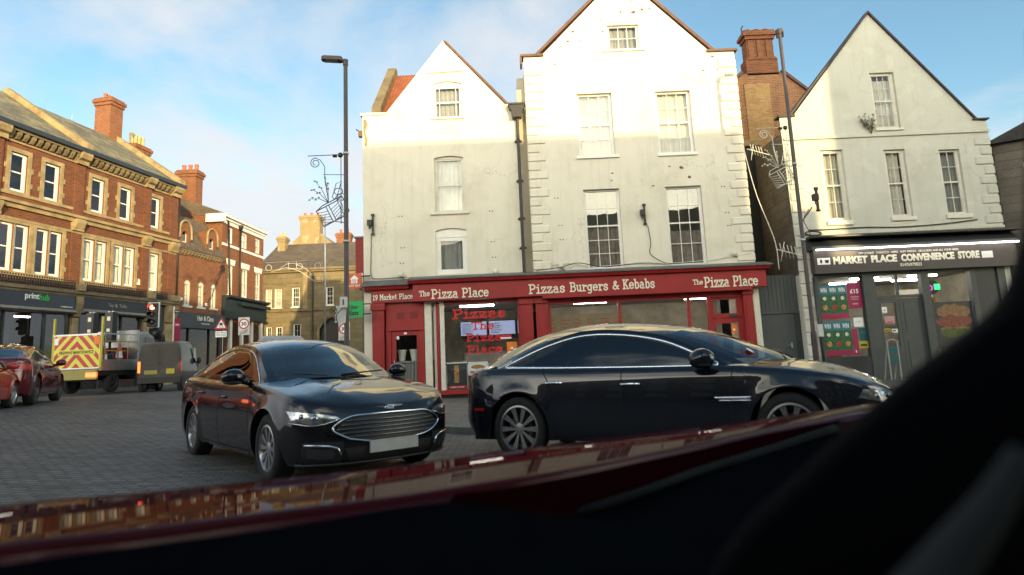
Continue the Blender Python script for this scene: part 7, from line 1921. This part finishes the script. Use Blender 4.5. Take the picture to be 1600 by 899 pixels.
# ---- road signs
def sign_post(name, label, x, y, topz, group=None, post=True, cat='road sign'):
    r = thing(name, label, cat, (x, y, gz(x, y)), group=group); Ctx.M = None
    if post:
        q = MB(); q.smooth = True; q.tube([(0, .05, -.1), (0, .05, topz)], .038, 8); q.build('post', M_black, r)
    return r
def disc(q, c, rad, y, t=.01, n=28, r2=0):
    if r2: q.lathe([(r2, y), (rad, y), (rad, y + t), (r2, y + t)], n, c, axis='y', closed=True)
    else: q.lathe([(0, y), (rad, y), (rad, y + t), (0, y + t)], n, c, axis='y')
M_signred = plain('sign_red', (0.50, 0.02, 0.025), 0.4, var=.05); M_signgrey = plain('sign_backing_white', (0.55, 0.55, 0.52), .45, var=.08)
for (x, y, zc, lab) in ((-11.55, 26.0, 3.02, 'thirty limit sign on the left of the street, before the teal shop'), (-7.15, 25.6, 2.60, 'thirty limit sign beside the arched stone doorway, right of the street')):
    g0 = gz(x, y); r = sign_post('speed_sign', lab, x, y, zc - g0 + .3, 'thirty limit signs'); z = zc - g0
    q = MB(); q.box(-.24, -.012, z - .48, .24, .008, z + .28); q.build('backing', M_signgrey, r)
    q = MB(); disc(q, (0, 0, z), .225, -.022, .008, r2=.17); q.build('red_ring', M_signred, r)
    q = MB(); disc(q, (0, 0, z), .17, -.019, .005); q.build('white_disc', M_lwhite, r)
    lettering('30', M_lblack, r, -.115, .115, z - .08, z + .085, -.019, .004, .03)
    q = MB(); q.M = Matrix.Rotation(radians(-20), 4, 'Y'); 
    q.M = None
    for k in (-.05, 0, .05): q.prism([(-.18, z - .43 + k), (.16, z - .30 + k), (.16, z - .285 + k), (-.18, z - .415 + k)], -.018, -.013)
    q.build('zone_marking', M_lblack, r)
x, y = -12.62, 26.2; g0 = gz(x, y); zc = 1.15 + (574 - 506) / 950 * 26.2 - g0
r = sign_post('warning_sign', 'red triangle slippery road sign with a small plate on the left kerb', x, y, zc + .3)
def tri(s_, y0, y1): 
    q.prism([(-s_ * .58, zc - s_ * .36), (s_ * .58, zc - s_ * .36), (0, zc + s_ * .64)], y0, y1)
q = MB(); tri(.50, -.012, .006); q.build('red_triangle', M_signred, r)
q = MB(); tri(.34, -.018, -.0125); q.build('white_field', M_lwhite, r)
q = MB(); q.box(-.07, -.026, zc - .01, .07, -.0185, zc + .06); q.box(-.045, -.026, zc + .06, .045, -.0185, zc + .10)
for k in (-.05, .05):
    q.tube([(k + .03, -.022, zc - .02), (k - .03, -.022, zc - .06), (k + .03, -.022, zc - .10)], .010, 4)
q.build('skid_symbol', M_lblack, r)
q = MB(); q.box(-.24, -.012, zc - .52, .24, .006, zc - .26); q.build('plate', M_lwhite, r); lettering('Slow down', M_lblack, r, -.2, .2, zc - .36, zc - .30, -.013, .003); lettering('SKID RISK', M_lblack, r, -.2, .2, zc - .46, zc - .40, -.013, .003)
# end of zone plate and small box on the first lamp post
bpy.context.view_layer.update()
x, y = -4.42, 14.9; g0 = gz(x, y); zc = 1.15 + (569 - 490) / 950 * 14.9 - g0
r = sign_post('zone_sign', 'white waiting zone ends plate on the street lamp by the narrow house', x, y, zc, None, post=False)
q = MB(); q.M = Matrix.Rotation(radians(4), 4, 'Y'); q.box(-.13, -.01, zc - .24, .13, .01, zc + .17); q.build('plate', M_signgrey, r)
q = MB(); disc(q, (-.0, 0, zc + .05), .09, -.018, .006, r2=.075); q.prism([(-.07, zc - .0), (-.055, zc - .015), (.065, zc + .1), (.05, zc + .115)], -.018, -.012); q.prism([(-.07, zc + .1), (.05, zc - .015), (.065, zc), (-.055, zc + .115)], -.019, -.0125); q.build('no_waiting_symbol', M_lblack, r)
lettering('Zone', M_lblack, r, -.06, .06, zc - .12, zc - .075, -.011, .003); lettering('ENDS', M_lblack, r, -.085, .085, zc - .205, zc - .145, -.011, .003, .02)
q = MB(); q.tube([(.12, .05, zc - .1), (.3, .1, zc - .1)], .015, 6); q.tube([(.12, .05, zc + .1), (.3, .1, zc + .1)], .015, 6); q.build('fixing_arm', M_steel, r)
r = sign_post('control_box', 'small pale box strapped to the street lamp by the narrow house', -4.13, 14.86, 0, None, post=False, cat='box')
z = 1.15 + (568 - 474) / 950 * 14.9 - gz(-4.13, 14.86)
q = MB(); q.box(-.10, -.10, z - .12, .06, .0, z + .14); q.build('box', M_signgrey, r); q = MB(); q.box(-.03, -.11, z - .06, .0, -.101, z + .08); q.build('marking', M_lblack, r); q = MB(); q.tube([(-.05, -.05, z - .12), (-.2, -.05, z - .3), (-.15, -.05, z - .7)], .012, 5); q.build('cable', M_black, r)
# ---- hanging signs at the pizza corner
def hang(name, label, x, y, zc, w, h, base, txts, cat='sign'):
    r = thing(name, label, cat, (x, y, zc)); Ctx.M = None
    q = MB(); q.box(-w / 2, -.03, -h / 2, w / 2, .03, h / 2); q.build('panel', base, r)
    for s, mt, x0, x1, z0, z1, bo in txts: lettering(s, mt, r, x0, x1, z0, z1, -.031, .006, bo)
    q = MB(); q.tube([(w / 2, 0, h / 2 - .1), (w / 2 + .25, 0, h / 2 - .1)], .02, 6); q.tube([(w / 2, 0, -h / 2 + .1), (w / 2 + .25, 0, -h / 2 + .1)], .02, 6); q.build('bracket', M_black, r)
    return r
M_jeo = plain('takeaway_orange', (0.55, 0.10, 0.025), 0.4, var=.08); M_ueg = plain('bright_green_sign', (0.01, 0.36, 0.09), 0.4, var=.08)
r = hang('hanging_sign', 'orange takeaway sign with white house symbol hung beside the narrow house', -5.16, 19.7, 3.80, .46, .50, M_jeo, [('JUST EAT', M_lwhite, -.19, .19, -.2, -.12, .015)])
q = MB(); q.prism([(-.10, -.08), (.10, -.08), (.10, .06), (.15, .06), (.0, .20), (-.15, .06), (-.10, .06)], -.038, -.031); q.build('house_symbol', M_lwhite, r)
q = MB()
for k in (-.045, .0, .045): q.box(k - .009, -.042, -.08, k + .009, -.0385, .06)
q.build('cutlery_marks', M_jeo, r)
r = hang('hanging_sign', 'bright green delivery sign hung below the orange one', -5.10, 19.5, 2.86, .52, .52, M_ueg, [('Uber', M_lblack, -.17, .10, .0, .15, .0), ('Eats', M_lblack, -.17, .12, -.19, -.04, .025)])
r = hang('hanging_sign', 'plain white sign panel tight against the corner of the narrow house', -4.98, 19.85, 3.84, .10, .48, M_lwhite, [])
r = thing('banner_sign', 'tall magenta banner sign on the pier beside the salon', 'sign', far((-17.6, 31.4, 3.3), RS)); 
q = MB(); q.box(-.03, -.02, -1.2, .03, .02, 1.3); q.build('mast', M_lwhite, r); q = MB(); q.box(.06, -.02, -.7, .40, .02, .62); q.build('banner', M_pink, r); lettering('Sale', M_lwhite, r, .12, .34, .18, .32, -.021, .004, .01)
q = MB(); q.box(.03, -.02, .9, .38, .0, 1.1); q.build('top_panel', M_charc, r); lettering('Open', M_lwhite, r, .08, .34, .95, 1.05, -.021, .004)

# ---- fittings on the white houses
def fit(name, label, cat, loc): 
    r = thing(name, label, cat, loc); Ctx.M = Matrix.Translation(-Vector(loc)); return r
for (x, y, z, lab) in ((-4.60, GY - .02, 5.72, 'black wall bracket with box on the narrow cream house'), (4.52, GY - .02, 5.66, 'black wall bracket with dangling cable between the lower windows of the tall house'), (9.0, 17.4, 5.3, 'black junction bracket strapped to the lamp post by the store')):
    r = fit('wall_bracket', lab, 'bracket', (x, y, z))
    q = mb(); q.box(x - .03, y - .06, z - .35, x + .03, y, z + .36); q.box(x - .06, y - .05, z + .28, x + .06, y - .02, z + .37); q.box(x - .06, y - .05, z - .36, x + .06, y - .02, z - .30); q.build('plate', M_black, r)
    q = mb(); q.box(x - .16, y - .2, z - .05, x - .02, y - .04, z + .14); q.tube([(x - .09, y - .12, z - .05), (x - .09, y - .12, z - .16)], .03, 8); q.build('socket_box', M_black, r)
def cable(label, pts, rad=.012, mat=None, name='cable'):
    r = fit(name, label, 'cable', pts[0]); q = mb(); q.smooth = True; q.tube(cr(pts, len(pts) * 5), rad, 5); q.build('run', mat or M_iron, r); return r
cable('dark cable dropping from the bracket on the narrow cream house', [(-4.66, GY - .03, 5.4), (-4.68, GY - .03, 4.6), (-4.67, GY - .03, 3.98), (-4.4, GY - .05, 3.88), (-3.5, GY - .05, 3.9)])
cable('dark cable dropping from the bracket on the tall house to its shop ledge', [(4.6, GY - .03, 5.3), (4.66, GY - .03, 4.7), (4.6, GY - .04, 4.35), (4.85, GY - .04, 4.12), (5.2, GY - .05, 3.98), (5.9, GY - .04, 4.0)])
cable('pale cable sagging along the foot of the tall house windows', [(1.0, GY - .04, 4.05), (1.9, GY - .04, 4.12), (2.6, GY - .06, 3.98), (3.6, GY - .06, 4.0), (4.4, GY - .05, 4.06), (5.2, GY - .06, 3.98), (6.5, GY - .06, 4.02), (7.4, GY - .05, 4.12), (8.0, GY - .05, 4.2)], .010, M_off)
cable('dark looped cable lying on the lead ledge of the shopfront', [(.8, GY - .2, 3.9), (1.6, GY - .2, 3.98), (2.2, GY - .15, 4.1), (3.0, GY - .2, 3.93), (4.0, GY - .2, 3.98), (5.2, GY - .2, 3.93), (6.3, GY - .2, 3.96)], .014)
cable('dark cable run along the front of the grey store house', [(9.1, 17.9, 5.2), (9.6, GY - .2, 4.95), (10.3, GY - .04, 4.88), (11.8, GY - .04, 4.90), (13.0, GY - .04, 4.86), (14.4, GY - .04, 4.9), (15.6, GY - .04, 5.0)], .018)
cable('slanting wire strung down the alley edge of the tall house', [(8.0, GY - .1, 8.0), (8.3, GY - .1, 6.2), (8.75, GY - .1, 4.6), (8.8, GY - .1, 3.6)], .016, M_off)
cable('bare cable looping from the lamp post to the store cornice', [(8.9, 17.7, 5.1), (9.15, 18.6, 4.95), (9.7, 19.4, 4.62), (9.5, 19.5, 4.3)], .012)
r = fit('cable_coil', 'coil of black cable lying on the store cornice beside the lamp post', 'cable coil', (9.95, GY - .3, 4.72)); q = mb(); q.smooth = True
for k in range(3): q.tube([(9.95 + (.27 - .02 * k) * cos(2 * pi * i / 24), GY - .3 + .1 * sin(2 * pi * i / 24), 4.72 + (.10 - .01 * k) * sin(2 * pi * i / 24)) for i in range(24)], .016, 5, closed=True)
q.build('loops', M_black, r)
for (x, y, z, s_, lab) in ((8.18, GY - .15, 7.65, .55, 'tangled aerial on the upper corner of the tall house by the alley'), (8.75, GY - .3, 4.15, .75, 'pale bare aerial arms at the foot of the alley above the gate')):
    r = fit('aerial', lab, 'aerial', (x, y, z)); q = mb(); q.smooth = True
    q.tube([(x - .1 * s_, y, z + .1), (x + 1.2 * s_, y, z - .25 * s_)], .016, 5); q.build('boom', M_off, r); q = mb(); q.smooth = True
    for k in range(5): c = Vector((x + .1 + .16 * k * s_, y, z + .07 - .05 * k * s_)); q.tube([c + Vector((-.08, -.1, .28 * s_)), c + Vector((.07, .1, -.26 * s_))], .010, 4)
    q.tube([(x + .05, y, z - .3), (x + .3 * s_, y, z + .45 * s_)], .012, 4); q.build('elements', M_off, r)
for (x, z, lab) in ((-3.70, 3.98, 'pale floodlight stub on the ledge over the house door'), (-.55, 3.95, 'pale floodlight stub on the ledge left of the downpipe'), (1.62, 4.02, 'pale junction box at the left foot of the tall house'), (7.35, 4.2, 'pale junction box at the right foot of the tall house')):
    r = fit('junction_box', lab, 'junction box', (x, GY - .1, z)); q = mb(); q.smooth = True; q.ball((x, GY - .08, z), (.09, .07, .09), 10, 8); q.build('housing', M_off, r); q = mb(); q.tube([(x, GY - .06, z - .06), (x + .12, GY - .08, z - .13)], .015, 5); q.build('tail_cable', M_iron, r)
r = fit('bell_box', 'dark alarm lamp on the left corner of the narrow house near its top', 'alarm', (-5.0, GY + .1, 8.95)); q = mb(); q.box(-5.08, GY + .0, 8.85, -4.94, GY + .15, 9.05); q.build('case', M_verge, r); q = mb(); q.tube([(-5.06, GY + .05, 9.05), (-5.16, GY + .05, 9.12)], .02, 6); q.build('arm', M_black, r)
r = fit('meter_box', 'small grey pipe box on the corner stones of the store beside its window', 'meter box', (9.96, GY - .1, 1.5)); q = mb(); q.smooth = True; q.tube([(9.90, GY - .08, 3.3), (9.93, GY - .08, .1)], .045, 8); q.build('pipe', M_charc, r); q = mb(); q.box(9.84, GY - .14, 1.35, 10.0, GY - .03, 1.75); q.build('box', M_signgrey, r)
Ctx.M = None

# ================================================================== the car we look out of
OC = thing('own_car', 'car the photo is taken from: red bonnet, black dashboard and windscreen pillar', 'car', (-.3, .2, gz(-.3, .2))); OZ = Vector(OC.location)
Ctx.M = Matrix.Translation(-OZ)
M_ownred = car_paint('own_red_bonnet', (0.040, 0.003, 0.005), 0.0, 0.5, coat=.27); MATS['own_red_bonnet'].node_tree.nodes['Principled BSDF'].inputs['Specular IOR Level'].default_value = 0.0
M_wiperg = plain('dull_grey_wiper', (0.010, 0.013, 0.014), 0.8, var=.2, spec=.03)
M_wingp = plain('shade_darkened_red', (0.008, 0.0008, 0.0012), 0.8, var=.2, spec=.0)  # the car's red paint, darkened for the shadow it lies in
M_dash = plain('dashboard_black', (0.0025, 0.0034, 0.0045), 0.8, var=.25, vscale=6, bumpk=.05, spec=.0)
M_dash2 = plain('dash_dark_grey', (0.004, 0.0058, 0.0075), 0.8, var=.3, spec=.0)
M_pillar = plain('pillar_cloth', (0.0012, 0.0014, 0.002), 0.95, var=.2, spec=.05)
M_trimg = plain('grey_pillar_trim', (0.026, 0.028, 0.028), 0.8, var=.15, spec=.1)
# bonnet: rear lip to leading edge, crowned
lip = [(-1.042, .93, .868), (-.886, 1.08, .864), (-.713, 1.15, .861), (-.495, 1.24, .862), (-.290, 1.33, .860), (-.094, 1.43, .862), (.138, 1.58, .861), (.327, 1.72, .862), (.558, 1.90, .865), (.854, 2.15, .866), (1.385, 2.55, .866), (1.75, 2.85, .86)]
edge = [(-1.468, 1.30, .850), (-1.238, 1.50, .852), (-.927, 1.62, .848), (-.671, 1.72, .846), (-.397, 1.83, .846), (-.142, 1.92, .856), (.187, 2.08, .860), (.424, 2.20, .861), (.686, 2.32, .860), (1.188, 2.58, .866), (1.509, 2.75, .872), (1.9, 3.0, .866)]
A_, E_ = cr(lip, 60), cr(edge, 60); q = mb(); q.smooth = True; rows = []
for i in range(61):
    a, e = A_[i], E_[i]; r = [a + Vector((.012, -.010, -.026)), a + Vector((.004, -.004, -.014)), a + Vector((0, 0, -.004))]
    for k in range(0, 11):
        t = k / 10; p = a.lerp(e, t); p.z += .006 * sin(pi * t) ; r.append(p)
    d = (e - a).normalized(); r += [e + d * .05 + Vector((0, 0, -.025)), e + d * .08 + Vector((0, 0, -.12)), e + d * .06 + Vector((0, 0, -.35))]
    rows.append(r)
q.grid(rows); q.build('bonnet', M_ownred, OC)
q = mb(); q.smooth = True                                       # red wing top running back under the pillar, shade put into its colour
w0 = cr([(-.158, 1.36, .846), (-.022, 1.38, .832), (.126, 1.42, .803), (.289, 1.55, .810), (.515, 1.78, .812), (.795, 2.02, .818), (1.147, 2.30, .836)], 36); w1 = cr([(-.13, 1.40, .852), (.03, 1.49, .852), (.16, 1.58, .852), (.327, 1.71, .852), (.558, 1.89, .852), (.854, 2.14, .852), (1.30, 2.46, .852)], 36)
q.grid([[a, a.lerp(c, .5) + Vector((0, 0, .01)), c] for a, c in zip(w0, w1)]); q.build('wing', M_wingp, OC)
q = mb(); q.smooth = True                                       # scuttle
s0 = cr([(-1.6, .45, .70), (-1.0, .62, .72), (-.4, .78, .73), (.1, .95, .735), (.6, 1.3, .75), (1.2, 1.9, .78)], 40); s1 = cr([(-1.05, .905, .845), (-.886, 1.06, .842), (-.495, 1.22, .842), (-.16, 1.36, .845), (.126, 1.42, .795), (.515, 1.78, .804), (1.147, 2.30, .828)], 40)
q.grid([[a, a.lerp(c, .5), c] for a, c in zip(s0, s1)]); q.build('scuttle', M_dash, OC)
q = mb(); q.smooth = True; q.tube(cr([(.126, 1.40, .806), (.289, 1.53, .814), (.515, 1.76, .816), (.795, 2.0, .822), (1.147, 2.28, .84)], 20), [.008 + .007 * (k / 20) for k in range(21)], 8); q.build('wiper_arm', M_wiperg, OC)
q = mb(); q.smooth = True                                       # dashboard top with instrument hood
rows = []
for j in range(15):
    t = j / 14; row = []
    for i in range(41):
        x = lerp(-1.0, .75, i / 40)
        hood = .055 * math.exp(-((x - .02) / .20) ** 2) * math.exp(-((t - .45) / .25) ** 2)
        row.append((x + .35 * t, lerp(.32, .70, t) + .30 * (x + .5) * t, lerp(.80, .885, sstep(t * 1.3)) - .02 * t + hood - .06 * max(0, x - .2)))
    rows.append(row)
q.grid(rows); q.build('dashboard', M_dash2, OC)
q = mb()                                                        # windscreen pillar: a leaning bar with its inner cover
pf = [(x + dx, .55, z) for x, z, dx in ((.512, 1.52, .05), (.504, 1.444, .048), (.492, 1.373, .044), (.480, 1.280, .038), (.464, 1.221, .031), (.440, 1.181, .026), (.404, 1.155, .026), (.357, 1.126, .026), (.307, 1.092, .026), (.26, 1.057, .026), (.205, 1.014, .026), (.157, .974, .026), (.12, .90, .026), (.10, .60, .026))]
rr = [(1.0, .55, z) for (_, _, z) in pf]
q.smooth = True
q.grid([[Vector(a) + Vector((.09, .16, .0)), Vector(a) + Vector((.02, .06, 0)), a, Vector(a).lerp(Vector(c), .25) + Vector((0, -.01, 0)), Vector(a).lerp(Vector(c), .6) + Vector((0, -.02, 0)), c] for a, c in zip(cr(pf, 40), cr(rr, 40))]); q.build('windscreen_pillar', M_pillar, OC)
q = mb(); q.smooth = True; q.tube(cr([(.247, .42, .976), (.278, .42, 1.008), (.310, .42, 1.041), (.334, .42, 1.072)], 20), [.020 - .012 * k / 20 for k in range(21)], 10); q.build('pillar_trim', M_trimg, OC)
Ctx.M = None
